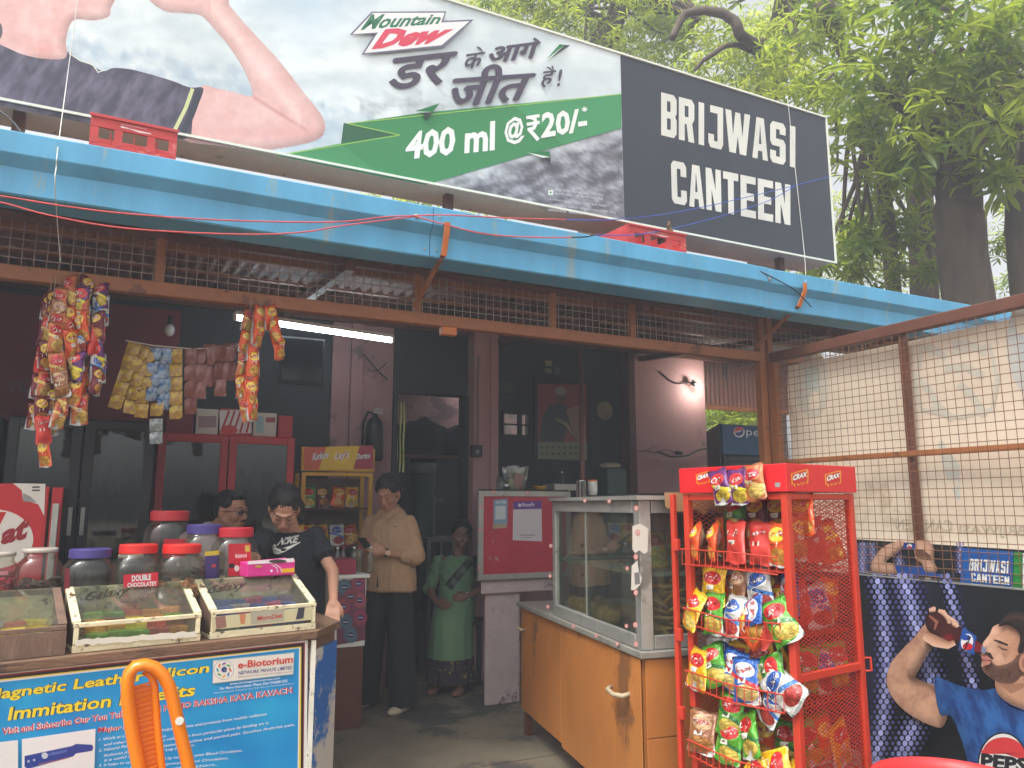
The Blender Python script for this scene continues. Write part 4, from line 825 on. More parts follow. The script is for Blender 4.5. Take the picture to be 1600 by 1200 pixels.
# extinguisher and bag on the wall
p = onY(584, 720, 6.18); ex = thing('fire_extinguisher', 'dark fire extinguisher hung on the pink wall above the snack stand', 'extinguisher', p)
part('cylinder', lambda b: b.lathe([(.06, 0), (.075, .02), (.075, .27), (.06, .33), (.025, .36), (.02, .39)], p, 16), m_black, ex, smooth=True); part('hose', lambda b: b.tube([p + V((0, 0, .39)), p + V((-.06, 0, .40)), p + V((-.10, -.01, .30)), p + V((-.105, -.02, .08))], .011, 8), m_black, ex, smooth=True); part('valve', lambda b: (b.bx(p.x - .02, p.x + .06, p.y - .012, p.y + .012, p.z + .39, p.z + .41), b.bx(p.x - .015, p.x + .07, p.y - .012, p.y + .012, p.z + .42, p.z + .432)), m_alu, ex)
# wall wiring
cb = MB(); cb.tube([onY(u, v, 6.21) for u, v in ((567, 552), (582, 570), (596, 585), (606, 593))], .006, 6); cb.tube([onY(u, v, 6.21) for u, v in ((580, 580), (592, 578), (605, 566))], .004, 5); tag(cb.build('wall_cable', m_black), 'slack black cable across the pink wall beside the dark door head', 'cable')
cb = MB(); cb.tube([onY(u, v, 6.14) for u, v in ((748, 556), (746, 600), (747, 650), (746, 697))], .007, 6); tag(cb.build('conduit', mat('grey_pvc', (120, 110, 108), .6)), 'thin conduit running down the pink pillar to its switch box', 'conduit')
sw = thing('switch_box', 'small dark switch box on the pink pillar left of the serving hatch', 'switch box', onY(742, 715, 6.14)); p = onY(735, 714, 6.14); q = onY(751, 696, 6.14)
yb('case', p.x, q.x, 6.10, 6.148, p.z, q.z, m_dark, sw, bevel=.003); yb('socket', (p.x + q.x) / 2 - .014, (p.x + q.x) / 2 + .014, 6.094, 6.0995, p.z + .03, p.z + .06, m_zinc, sw)
# the doorway: plastic strips, bags, green bin
for i in range(4):
    p = onY(613 + i * 5.2, 738, 6.36); q = onY(613 + i * 5.2 + 4.8, 628, 6.36); s_ = MB(); n_ = 8
    vs = []
    for k in range(n_ + 1): z = p.z + (q.z - p.z) * k / n_; vs += [(p.x, 6.36 + .01 * sin(k * 1.3 + i), z), (q.x, 6.36 + .01 * sin(k * 1.3 + i + .6), z), (q.x, 6.364 + .01 * sin(k * 1.3 + i + .6), z), (p.x, 6.364 + .01 * sin(k * 1.3 + i), z)]
    s_.add(vs, [(4 * k, 4 * k + 1, 4 * k + 5, 4 * k + 4) for k in range(n_)] + [(4 * k + 2, 4 * k + 3, 4 * k + 7, 4 * k + 6) for k in range(n_)])
    tag(s_.build('curtain_strip', mat('yellowed_pvc', (206, 214, 130), .3, var=.3, scale=14, stretch=(3, 3, .3), coat=.3), smooth=True), 'yellow green plastic curtain strip, %s of four at the doorway' % ('first', 'second', 'third', 'fourth')[i], 'curtain strip', 'plastic curtain strips in the doorway')
m_cloth = mat('dark_bag_cloth', (52, 50, 62), .9, var=.3, scale=4, bump=.5)
for i, (u, v, r, lab) in enumerate(((655, 690, .30, 'larger'), (706, 690, .26, 'smaller'))):
    c = onY(u, v, 7.32); bg_ = MB(); vs = []
    bg_.ell(c, (r, .22, r * .72), n=22, m=14); bg_.v = [q + V((0, 0, .06 * fbm(q.x * 4, q.z * 4, i))) + (q - c) * .35 * fbm(q.x * 5, q.z * 5, 4 + i) for q in bg_.v]
    tag(bg_.build('cloth_bundle', m_cloth, smooth=True), '%s dark cloth bundle piled up inside the doorway' % lab, 'bundle', 'dark bundles inside the doorway')
tb = thing('store_table', 'dark table carrying cloth bundles in the room behind the doorway', 'table', (2.75, 7.2, 0)); zt_ = onY(680, 712, 7.2).z
yb('table_top', 2.1, 3.6, 7.1, 7.6, zt_ - .03, zt_, m_wood, tb)
for a in (2.13, 3.53):
    for c in (7.13, 7.53): yb('leg', a, a + .04, c, c + .04, 0, zt_ - .031, m_wood, tb)
p = onY(650, 722, 6.75); q = onY(690, 722, 6.75); gb = thing('green_bin', 'dark green plastic bin standing in the doorway behind the woman in beige', 'bin', ((p.x + q.x) / 2, 6.9, 0)); rb = (q.x - p.x) / 2
part('bin_body', lambda b: b.lathe([(rb * .8, .5), (rb * .95, p.z - .05), (rb * .9, p.z - .05), (rb * .78, .55)], ((p.x + q.x) / 2, 6.9, 0), 20, .1), m_green, gb, smooth=True); part('bin_base', lambda b: b.lathe([(rb * .72, 0), (rb * .8, .499)], ((p.x + q.x) / 2, 6.9, 0), 20, .1), m_green, gb); part('bag_lining', lambda b: b.lathe([(rb * .97, p.z - .10), (rb * 1.02, p.z - .04), (rb * .98, p.z - .0), (rb * .88, p.z - .03)], ((p.x + q.x) / 2, 6.9, 0), 22, .12), mat('grey_plastic_bag', (110, 120, 118), .35, bump=.8), gb, smooth=True)
ch_ = thing('grey_stool_chair', 'grey slatted plastic chair back just behind the beige shirted shoulder', 'chair', onY(672, 1000, 7.0)); p = onY(652, 800, 7.0); q = onY(693, 778, 7.0)
part('backrest', lambda b: (b.bx(p.x, q.x, 7.0, 7.03, q.z - .05, q.z), *[b.bx(p.x + .02 + i * .045, p.x + .045 + i * .045, 7.0, 7.025, q.z - .35, q.z - .051) for i in range(4)]), m_zinc, ch_, bevel=.003); yb('seat', p.x, q.x, 6.7, 7.03, q.z - .40, q.z - .36, m_zinc, ch_)
for a in (p.x, q.x - .03):
    for c in (6.7, 7.0): yb('leg', a, a + .03, c, c + .03, 0, q.z - .401, m_zinc, ch_)
# picture, clock, stickers in the hatch
p = onY(835, 722, 6.4); q = onY(921, 596, 6.4); pf = thing('framed_poster', 'framed red poster of a standing figure on the dark boards beside the clock', 'poster', ((p.x + q.x) / 2, 6.4, p.z))
part('frame', lambda b: (b.bx(p.x, p.x + .03, 6.385, 6.415, p.z, q.z), b.bx(q.x - .03, q.x, 6.385, 6.415, p.z, q.z), b.bx(p.x + .03, q.x - .03, 6.385, 6.415, q.z - .03, q.z), b.bx(p.x + .03, q.x - .03, 6.385, 6.415, p.z, p.z + .03)), m_black, pf); yb('backing', p.x + .031, q.x - .031, 6.401, 6.414, p.z + .031, q.z - .031, m_black, pf)
P_ = Print(lambda u, v, h: onY(u, v, 6.3995 - h)); P_.poly([(839, 600), (917, 601), (918, 719), (840, 719)], (140, 52, 48)); P_.poly([(840, 691), (918, 691), (918, 719), (840, 719)], (128, 138, 106)); P_.poly([(843, 690), (848, 650), (858, 634), (872, 630), (886, 634), (890, 660), (880, 690)], (40, 44, 58)); P_.ell(876, 618, 8, 12, (96, 64, 54)); P_.ell(876, 611, 9, 7, (150, 146, 140))
for i in range(16): P_.ell(846 + (i % 8) * 9, 699 + (i // 8) * 10, 2.6, 2.2, (90, 92, 70), n=7)
P_.poly([(884, 640), (912, 630), (917, 690), (900, 690)], (148, 118, 92)); P_.line([(868, 655), (884, 662), (896, 680)], [3, 6, 2], (150, 160, 120)); P_.build('picture', pf)
c = onY(943, 642, 6.4); ck = thing('wall_clock', 'round pale wall clock on the dark boards right of the framed poster', 'clock', c); RX = Matrix.Rotation(radians(90), 3, 'X'); cr_ = .085
part('case', lambda b: b.lathe([(cr_, -.02), (cr_ + .008, 0), (cr_ + .008, .02), (cr_ - .006, .03), (cr_ - .01, .018)], c, 28, R=RX), mat('clock_rim', (150, 140, 110), .4, metal=.4), ck, smooth=True); part('dial', lambda b: b.lathe([(cr_ - .012, .016), (0.0001, .0161)], c, 28, R=RX), mat('clock_face', (170, 168, 154), .5), ck)
part('hand', lambda b: b.bar(c + V((0, -.02, 0)), c + V((.045, -.02, .012)), .004, .002), m_black, ck); part('hand', lambda b: b.bar(c + V((0, -.022, 0)), c + V((-.012, -.022, .06)), .003, .002), m_black, ck)
for i, (u, v, w_, h_, c_) in enumerate(((852, 564, 10, 7, (170, 164, 130)), (852, 576, 10, 6, (150, 148, 110)), (866, 574, 9, 10, (70, 96, 96)), (776, 598, 30, 16, (54, 66, 62)))):
    a = onY(u, v + h_, 6.41); b_ = onY(u + w_, v, 6.41); o = MB().bx(a.x, b_.x, 6.41, 6.4195, a.z, b_.z).build('wall_card', mat('card_%d%d%d' % c_, c_, .6)); tag(o, ('cream card, upper of two, on the dark boards', 'cream card below another on the dark boards', 'small teal card right of the cream cards', 'wide dark green plate above the little bright window')[i], 'card')
# steel pole by the serving counter
po = MB(); p = onZ(910, 748, 1.5); p = onY(910, 745, 5.15); po.tube([(p.x, 5.15, .0), (p.x, 5.15, 2.86)], .022, 10); tag(po.build('steel_pole', m_brownd, smooth=True), 'thin dark steel pole rising from the counter past the framed poster', 'pole')
# ---- payment cabinet with masonry leg
q0, q1, qz0, qz1, QY = onY(748, 800, 5.3).x, onY(892, 800, 5.3).x, .905, 1.56, 5.3
qc = thing('payment_cabinet', 'metal framed cabinet with a scuffed red front panel and a payment notice stuck on it', 'cabinet', ((q0 + q1) / 2, 5.6, qz0))
fw = .042
part('frame', lambda b: (b.bx(q0, q0 + fw, QY, QY + .03, qz0, qz1), b.bx(q1 - fw, q1, QY, QY + .03, qz0, qz1), b.bx(q0 + fw, q1 - fw, QY, QY + .03, qz1 - fw, qz1), b.bx(q0 + fw, q1 - fw, QY, QY + .03, qz0, qz0 + fw)), m_alu, qc, bevel=.003)
yb('panel', q0 + fw, q1 - fw, QY + .008, QY + .02, qz0 + fw, qz1 - fw, mat('scuffed_red_panel', (176, 44, 62), .4, var=.12, wear=(186, 176, 166), wearamt=.28, wscale=5), qc)
qb = [(q0 + .012, QY + .031), (q1 - .01, QY + .031), (q1 + .1, QY + .64), (q0 + .33, QY + .64)]; part('body', lambda b: b.prism(qb, qz0, qz1 - .01), m_dark, qc); part('top_board', lambda b: b.prism(qb, qz1 - .009, qz1 + .012), m_black, qc)
P_ = Print(lambda u, v, h: onY(u, v, QY + .0075 - h)); P_.poly([(802, 784), (846, 782), (847, 846), (801, 844)], (206, 200, 204)); P_.poly([(802, 784), (846, 782), (846, 795), (802, 796)], (96, 50, 140)); P_.text('PhonePe', (816, 792), (835, 791), (816, 786), (835, 785), (236, 230, 240), .01); P_.ell(812, 789.5, 2.4, 2.6, (230, 225, 235)); P_.line([(812, 836), (836, 836)], 1.4, (120, 116, 130)); P_.line([(814, 840), (832, 840)], 1, (140, 136, 146))
P_.poly([(771, 781), (793, 779), (793, 818), (771, 819)], (120, 150, 176)); P_.poly([(774, 791), (790, 790), (790, 811), (774, 812)], (196, 204, 206)); P_.poly([(770, 819), (792, 818), (792, 825), (770, 826)], (170, 150, 120)); P_.text('PAYTM', (775, 788), (790, 787), (775, 783), (790, 782), (230, 236, 240), .01); P_.build('pasted_notices', qc)
stk = [(771, 769), (824, 770), (751, 792), (750, 829), (749, 888)]
def target_sticker(P, u, v, r=4.2): P.ell(u, v, r * .8, r, (206, 96, 96), n=14); P.ell(u, v, r * .55, r * .7, (216, 206, 196), n=12); P.ell(u, v, r * .25, r * .3, (196, 80, 84), n=8)
P_ = Print(lambda u, v, h: onY(u, v, QY - .0003 - h)); [target_sticker(P_, *s_, 3.4) for s_ in stk]; P_.build('round_stickers', qc)['kind'] = 'stuff'
mp_ = thing('masonry_leg', 'whitewashed masonry leg with peeling plaster under the payment cabinet', 'pillar', (2.57, 5.48, 0)); m_ws = mat('peeling_whitewash', (186, 168, 166), .85, var=.15, scale=6, bump=.7, bscale=22, wear=(120, 100, 98), wearamt=.42, wscale=5)
a = onY(757, 1000, 5.38).x; b_ = onY(812, 1000, 5.38).x; part('shaft', lambda b: b.prism([(a, 5.38), (b_, 5.38), (b_ + .12, 5.66), (a + .135, 5.66)], 0, .80), m_ws, mp_, bevel=.012); part('capping', lambda b: b.prism([(a - .05, 5.34), (b_ + .30, 5.34), (b_ + .42, 5.8), (a + .17, 5.8)], .801, .902), m_ws, mp_, bevel=.01)
# clutter on the cabinet
ZC = qz1 + .013
def dish(lab, cat, name, u, v, Y, prof, m, n=20, **k):
    p = onY(u, v, Y); p.z = ZC; o = MB().lathe(prof, p, n).build(name, m, smooth=True, **k); return tag(o, lab, cat)
pb = MB(); p = onY(810, 752, 5.55); vs = []
for j in range(9):
    for i in range(14): a = 2 * pi * i / 14; r_ = .08 + .035 * j / 8 + .015 * fbm(cos(a) * 2, sin(a) * 2, j * .4); vs.append((p.x + r_ * cos(a) * 1.05, 5.6 + r_ * sin(a) * .6, ZC + .19 * j / 8 + .012 * sin(i * 2.1) * (j == 8)))
pb.add(vs, [(j * 14 + i, j * 14 + (i + 1) % 14, j * 14 + 14 + (i + 1) % 14, j * 14 + 14 + i) for j in range(8) for i in range(14)] + [tuple(range(13, -1, -1))])
t = thing('plastic_bag', 'clear plastic bag of red and green packets standing on the payment cabinet', 'bag', (p.x, 5.6, ZC)); pb.build('bag', glass('crinkled_film', (235, 240, 235), .2, .12, .25), t, smooth=True)
part('packets', lambda b: (b.box((p.x + .02, 5.6, ZC + .07), (.08, .03, .12), Matrix.Rotation(.3, 3, 'Y'))), mat('packet_red', (196, 60, 50), .4), t); part('packets', lambda b: (b.box((p.x - .04, 5.6, ZC + .05), (.04, .03, .08), Matrix.Rotation(-.3, 3, 'Y'))), mat('packet_lime', (150, 180, 50), .4), t)
dish('small steel tumbler at the left end of the payment cabinet top', 'tumbler', 'steel_tumbler', 791, 752, 5.5, [(.02, 0), (.026, .06), (.023, .06), (.018, .005)], m_chrome)
dish('clear glass jar with green stuff beside the plastic bag', 'jar', 'glass_jar', 783, 752, 5.6, [(.035, 0), (.04, .01), (.04, .09), (.03, .1), (.03, .11)], glass('jar_clear', (236, 244, 238), .1, .03, .08))
dish('shallow yellow bowl on the front of the payment cabinet', 'bowl', 'yellow_bowl', 844, 760, 5.45, [(.035, 0), (.05, .025), (.053, .03), (.046, .026), (.03, .006)], m_yel)
dish('steel plate lying behind the yellow bowl', 'plate', 'steel_plate', 832, 756, 5.6, [(.06, 0), (.1, .012), (.105, .014), (.06, .004)], m_chrome)
p = onY(878, 752, 5.6); o = MB().bx(p.x - .10, p.x + .12, 5.55, 5.75, ZC, ZC + .055).build('steel_tray', m_alu, bevel=.006); tag(o, 'grey metal tray box between the yellow bowl and the steel pot', 'tray')
bottle('sauce_bottle', 'thin dark bottle with a pale straw on the payment cabinet', 'bottle', onY(880, 740, 5.8).x, 5.82, ZC, .17, .022, m_green, m_white, None)
p = onY(908, 766, 5.0); zcase = 1.49
# ---- orange counter with its glass show case
K = [(2.072, 2.882), (2.80, 2.80), (3.13, 4.56), (2.41, 4.692)]
m_org = mat('orange_laminate', (176, 112, 54), .5, var=.2, scale=2.2, bump=.12, wear=(128, 84, 48), wearamt=.38, wscale=2.6, coat=.08, stretch=(1, 1, .6))
oc = thing('orange_counter', 'scuffed orange laminate counter carrying the glass pastry case', 'counter', (2.6, 3.7, 0))
def ins(k, d): c = V((sum(p[0] for p in K) / 4, sum(p[1] for p in K) / 4)); return [tuple(V(p) + (c - V(p)).normalized() * d) for p in K]
part('carcass', lambda b: b.prism(ins(K, .02), .14, .79), m_org, oc)
d1 = (V(K[3]) - V(K[0])); L1 = d1.length; d1.normalize(); n1 = V((-d1.y, d1.x))
if n1.x > 0: n1 = -n1
def side_panel(a, c, z0, z1, off=.006): p0 = V(K[0]) + d1 * a; p1 = V(K[0]) + d1 * c; return lambda b: b.hexa([(*(p0), z0), (*(p0 + n1 * off), z0), (*(p1 + n1 * off), z0), (*p1, z0), (*p0, z1), (*(p0 + n1 * off), z1), (*(p1 + n1 * off), z1), (*p1, z1)])
for i, (a, c) in enumerate(((.012, .30), (.304, 1.05), (1.054, L1 - .01))): part('side_panel', side_panel(a, c, .13 + .02 * (i == 2), .785), m_org, oc, bevel=.002)
e1 = (V(K[1]) - V(K[0])).normalized(); m1 = V((e1.y, -e1.x)); m1 = m1 if m1.y < 0 else -m1
for z0, z1 in ((.13, .455), (.459, .785)):
    p0 = V(K[0]) + e1 * .012; p1 = V(K[1]); part('front_panel', lambda b: b.hexa([(*p0, z0), (*p1, z0), (*(p1 + m1 * .006), z0), (*(p0 + m1 * .006), z0), (*p0, z1), (*p1, z1), (*(p1 + m1 * .006), z1), (*(p0 + m1 * .006), z1)]), m_org, oc, bevel=.002)
for p in ins(K, .07): part('leg', lambda b: b.bx(p[0] - .02, p[0] + .02, p[1] - .02, p[1] + .02, 0, .139), m_brownd, oc)
part('counter_top', lambda b: b.prism([tuple(V(K[0]) + V((-.02, -.02))), tuple(V(K[1]) + V((.02, -.02))), K[2], tuple(V(K[3]) + V((-.03, .02)))], .791, .82), mat('grey_laminate', (132, 130, 122), .5, var=.15, wear=(100, 96, 90), wearamt=.4), oc, bevel=.004)
hp = V(K[0]) + d1 * .17 + n1 * .008
h_ = onZ(985, 1100, .5); hh = V((hp.x, hp.y, .615))
part('handle', lambda b: b.tube([hh + V((0, -.04, 0)), hh + V((-.035, -.03, -.008)), hh + V((-.045, .03, -.012)), hh + V((-.03, .10, -.006)), hh + V((.0, .115, .0))], .011, 8), mat('taped_handle', (176, 160, 130), .7), oc, smooth=True)
hh2 = V((*(V(K[0]) + d1 * 1.72 + n1 * .008), .66)); part('handle', lambda b: b.tube([hh2, hh2 + V((-.03, .0, 0)), hh2 + V((-.03, .06, 0)), hh2 + V((0, .07, 0))], .008, 6), mat('taped_handle', (0, 0, 0)), oc, smooth=True)
# glass case
CL = 1.21; G0 = V(K[0]) + d1 * .005; G1 = G0 + d1 * CL; wv = V(K[1]) - V(K[0]); G3 = G0 + wv * .93; G2 = G1 + wv * .93; gz0, gz1 = .822, 1.475
gc = thing('pastry_case', 'metal framed glass pastry case on the orange counter with baked snacks inside', 'display case', (*((G0 + G2) / 2), gz0))
def post(name, p, w_=.055, z0=gz0, z1=gz1): part(name, lambda b: b.bar((*p, z0), (*p, z1), w_, w_, (d1.x, d1.y, 0)), m_alu, gc, bevel=.003)
def cr(p, q, z, w_=.05, t_=.05): part('frame_rail', lambda b: b.bar((*p, z), (*q, z), w_, t_), m_alu, gc, bevel=.003)
ww = wv.normalized()
for p, w_ in ((G0 + ww * .034 + d1 * .03, .058), (G1 + ww * .03 - d1 * .03, .05), (G3 - ww * .03 + d1 * .03, .05), (G2 - ww * .03 - d1 * .03, .05)): post('post', p, w_)
o1, o2 = G0 + ww * .012, G1 + ww * .012
for z in (gz0 + .03, gz1 - .03): cr(o1 + d1 * .062, o2 - d1 * .06, z, .028, .058); cr(G0 + d1 * .012 + ww * .066, G3 + d1 * .012 - ww * .06, z, .028, .058); cr(G3 + d1 * .06 - ww * .02, G2 - d1 * .06 - ww * .02, z, .028, .058)
part('roof_board', lambda b: b.prism([tuple(G0 - ww * .02 - d1 * .03), tuple(G3 + ww * .02 - d1 * .03), tuple(G2 + ww * .02), tuple(G1 - ww * .02)], gz1 + .001, gz1 + .02), m_alu, gc)
part('roof_sheet', lambda b: b.prism([tuple(G0 + ww * .02 + d1 * .0), tuple(G3 + ww * .03 - d1 * .035), tuple(G3 + ww * .02 + d1 * .7), tuple(G0 + ww * .03 + d1 * .7)], gz1 + .021, gz1 + .03), m_black, gc)
# torn brown paper hanging over the edge
tn = MB(); k = 12; vs = []
for i in range(k + 1):
    p = G0 + ww * (.12 + .48 * i / k) - d1 * .034; dz = .03 + .03 * abs(sin(i * 1.7)) + .015 * sin(i * 4); vs += [(*(p + d1 * .1), gz1 + .0325), (*p, gz1 + .034), (*(p - d1 * .006), gz1 - dz)]
tn.add(vs, [(3 * i + a, 3 * i + 3 + a, 3 * i + 4 + a, 3 * i + 1 + a) for i in range(k) for a in (0, 1)]); tn.build('torn_paper', m_card, gc)
md = o1.lerp(o2, .54)
for a, c, off in ((o1 + d1 * .062, md + d1 * .015, .0), (md - d1 * .015, o2 - d1 * .06, .008)):
    part('glass_pane', lambda b: b.bar((*(a + ww * off), (gz0 + gz1) / 2), (*(c + ww * off), (gz0 + gz1) / 2), .005, gz1 - gz0 - .12), m_gl, gc)
part('pane_edge', lambda b: b.bar((*(md + d1 * .016 - ww * .004), gz0 + .06), (*(md + d1 * .016 - ww * .004), gz1 - .06), .004, .008), m_alu, gc)
part('glass_pane', lambda b: b.bar((*(G0 + ww * .066 + d1 * .012), (gz0 + gz1) / 2), (*(G3 - ww * .06 + d1 * .012), (gz0 + gz1) / 2), .005, gz1 - gz0 - .12), m_gl, gc)
zs_ = 1.13
part('shelf', lambda b: b.prism([tuple(G0 + ww * .05 + d1 * .06), tuple(G3 - ww * .06 + d1 * .06), tuple(G2 - ww * .06 - d1 * .06), tuple(G1 + ww * .05 - d1 * .06)], zs_, zs_ + .018), mat('pale_shelf_board', (176, 178, 170), .4), gc)
part('case_floor', lambda b: b.prism([tuple(G0 + ww * .04 + d1 * .04), tuple(G3 - ww * .05 + d1 * .04), tuple(G2 - ww * .05 - d1 * .05), tuple(G1 + ww * .04 - d1 * .05)], gz0 + .002, gz0 + .02), m_zinc, gc)
part('back_board', lambda b: b.bar((*(G3 + d1 * .06), (gz0 + gz1) / 2), (*(G2 - d1 * .06), (gz0 + gz1) / 2), .01, gz1 - gz0 - .12), m_dark, gc)
# paper scraps and round stickers on the corner post
pn = G0 + ww * .01 - d1 * .0055; NN = V((-d1.x, -d1.y, 0))
def fpc(u, v, h): q = onP(u, v, (*(G0 - d1 * .006), 1), V((d1.x, d1.y, 0))); return q + NN * h
P_ = Print(fpc)
P_.poly([(988, 822), (1000, 818), (1013, 826), (1012, 862), (1006, 866), (999, 860), (992, 864), (988, 858)], (208, 204, 192)); P_.poly([(987, 884), (996, 876), (998, 892), (1003, 904), (1000, 914), (992, 922), (986, 922)], (210, 206, 198)); P_.poly([(991, 895), (999, 894), (1000, 912), (992, 914)], (120, 118, 116))
for s_ in ((994, 794), (996, 832), (993, 870), (993, 926), (992, 976), (993, 1006)): target_sticker(P_, *s_, 4.6)
P_.build('stickers_and_scraps', gc)['kind'] = 'stuff'
def fls(u, v, h): q = onP(u, v, (*(G0 - ww * .0035), 1), V((ww.x, ww.y, 0))); return q - V((ww.x, ww.y, 0)) * h
P_ = Print(fls)
for s_ in ((914, 782), (952, 783), (861, 853), (860, 900), (857, 948), (897, 978), (933, 993), (966, 1006), (982, 888), (981, 978)): target_sticker(P_, *s_, 3.6)
P_.build('round_stickers', gc)['kind'] = 'stuff'
m_bis = mat('baked_biscuit', (196, 146, 84), .75, var=.3, scale=18, bump=.5, bscale=60); m_bis2 = mat('puff_pastry', (206, 152, 84), .7, var=.35, scale=14, bump=.7)
pr_ = MB().lathe([(.032, 0), (.05, .004), (.054, .010), (.046, .017), (.0001, .02)], (0, 0, 0), 12); me = pr_.mesh('biscuit', m_bis); me.polygons.foreach_set('use_smooth', [True] * len(me.polygons)); rnd = random.Random(3)
tr = thing('biscuit_tray', 'steel tray inside the near end of the pastry case under the heap of round biscuits', 'tray', (*(G0 + d1 * .2 + ww * .33), gz0 + .021)); part('tray', lambda b: b.prism([tuple(G0 + ww * .1 + d1 * .05), tuple(G3 - ww * .08 + d1 * .05), tuple(G3 - ww * .08 + d1 * .4), tuple(G0 + ww * .1 + d1 * .4)], gz0 + .021, gz0 + .026), m_alu, tr)
k = 0
for lay in range(7):
    for i in range(8 - lay // 2):
        for j in range(2):
            p = G0 + ww * (.14 + i * .062 + .02 * (lay % 2) + rnd.uniform(-.01, .01)) + d1 * (.075 + j * .09 + rnd.uniform(-.01, .01) + lay * .008); z = gz0 + .034 + lay * .034 + rnd.uniform(-.003, .004)
            if lay > 4 and (i < 1 or i > 5): continue
            k += 1; o = link_mesh('round_biscuit', me); o.location = (*p, z); o.rotation_euler = (rnd.uniform(-.55, .55), rnd.uniform(-.5, .5) + (1.1 if rnd.random() < .2 else 0), rnd.uniform(0, 6)); s_ = rnd.uniform(.95, 1.3); o.scale = (s_, s_, s_)
            tag(o, '%s golden round biscuit %s across, layer %s of the pastry case heap' % (('front', 'back')[j], ('first', 'second', 'third', 'fourth', 'fifth', 'sixth', 'seventh', 'eighth')[i], ('one', 'two', 'three', 'four', 'five', 'six', 'seven')[lay]), 'biscuit', 'round biscuits heaped in the pastry case')
for i in range(16):
    p = G0 + d1 * (.5 + (i % 8) * .085) + ww * (.1 + .14 * (i // 8) + rnd.uniform(-.02, .02)); b = MB(); b.ell((0, 0, .045), (.066, .05, .044), n=12, m=8); b.v = [q * (1 + .15 * fbm(q.x * 20, q.y * 20, i)) for q in b.v]
    m_ = b.mesh('puff', m_bis2); m_.polygons.foreach_set('use_smooth', [True] * len(m_.polygons)); o = link_mesh('puff_pastry', m_); o.location = (*p, gz0 + .021); o.rotation_euler = (0, 0, rnd.uniform(0, 3)); tag(o, 'brown puff pastry, %s from the corner post in the %s row of the case floor' % (('first', 'second', 'third', 'fourth', 'fifth', 'sixth', 'seventh', 'eighth')[i % 8], ('front', 'back')[i // 8]), 'pastry', 'puff pastries on the case floor')
# cups and pot on the case
p = onY(908, 768, 4.55); o = MB().lathe([(.03, 0), (.034, .005), (.034, .115), (.037, .12), (.03, .12), (.03, .01)], (p.x, 4.55, 1.50), 20); t = o.build('steel_pot', m_chrome, smooth=True); tag(t, 'plain steel cylinder pot standing beside the paper cup stack', 'pot')
p = onY(926, 768, 4.62); t = thing('paper_cup_stack', 'stack of white paper cups, the top one orange and black, beside the steel pot', 'paper cups', (p.x, 4.62, 1.50))
for i in range(7): part('cup', lambda b: b.lathe([(.026, i * .012), (.034, i * .012 + .055), (.0355, i * .012 + .057), (.032, i * .012 + .055)], (p.x, 4.62, 1.50), 18), m_white if i < 6 else mat('orange_cup', (224, 120, 50), .5), t, smooth=True)
p = onY(960, 770, 5.4); t = thing('water_filter', 'dark green water filter topped with crumpled cloth behind the paper cups', 'water filter', (p.x, 5.55, 1.02)); a, c = onY(944, 770, 5.5).x, onY(975, 770, 5.5).x
yb('tank', a, c, 5.45, 5.65, 1.02, 1.76, m_green, t, bevel=.015); part('cloth', lambda b: b.ell(((a + c) / 2, 5.55, 1.785), ((c - a) * .48, .09, .03), n=16, m=8), mat('crumpled_cloth', (150, 144, 126), .9, bump=1., bscale=30), t, smooth=True)
yb('stand', a - .01, c + .01, 5.44, 5.66, 0, 1.018, m_dark, t)
# ---- blue cola cooler behind the corner posts
PY = 4.95; pa, pc = onY(1128, 700, PY).x, onY(1128, 700, PY).x + .62; pz = onY(1140, 662, PY).z
pf = thing('blue_cola_cooler', 'blue cola cooler standing behind the corner posts under the tin panel', 'cooler', ((pa + pc) / 2, PY + .3, 0)); m_pb = mat('cooler_blue', (24, 70, 110), .4, var=.08); m_dg = mat('cooler_dark_grey', (62, 72, 74), .45)
part('body', lambda b: b.prism([(pa, PY + .03), (pc, PY + .03), (pc + .4, PY + .62), (pa + .37, PY + .62)], .05, pz), m_dg, pf, bevel=.01); yb('header', pa + .012, pc, PY, PY + .029, pz - .26, pz - .005, m_pb, pf, bevel=.006)
part('door', lambda b: (b.bx(pa + .012, pa + .06, PY, PY + .029, .2, pz - .27), b.bx(pc - .05, pc, PY, PY + .029, .2, pz - .27), b.bx(pa + .061, pc - .051, PY, PY + .029, pz - .32, pz - .27), b.bx(pa + .061, pc - .051, PY, PY + .029, .2, .26)), m_black, pf, bevel=.004); yb('door_glass', pa + .061, pc - .051, PY + .01, PY + .018, .261, pz - .321, m_glf, pf)
P_ = Print(lambda u, v, h: onY(u, v, PY - .0005 - h)); P_.ell(1155, 675, 8.5, 8.5, (226, 226, 226)); P_.ell(1155, 674, 7.5, 7.5, (200, 50, 56), a0=pi * .95, a1=pi * 1.9, n=14); P_.poly([(1148, 676), (1156, 675), (1162, 671), (1161, 678), (1155, 682), (1150, 680)], (30, 60, 130))
P_.text('pepsi', (1166, 684), (1212, 688), (1166, 669), (1212, 671), (214, 220, 224), .0); P_.build('header_print', pf)
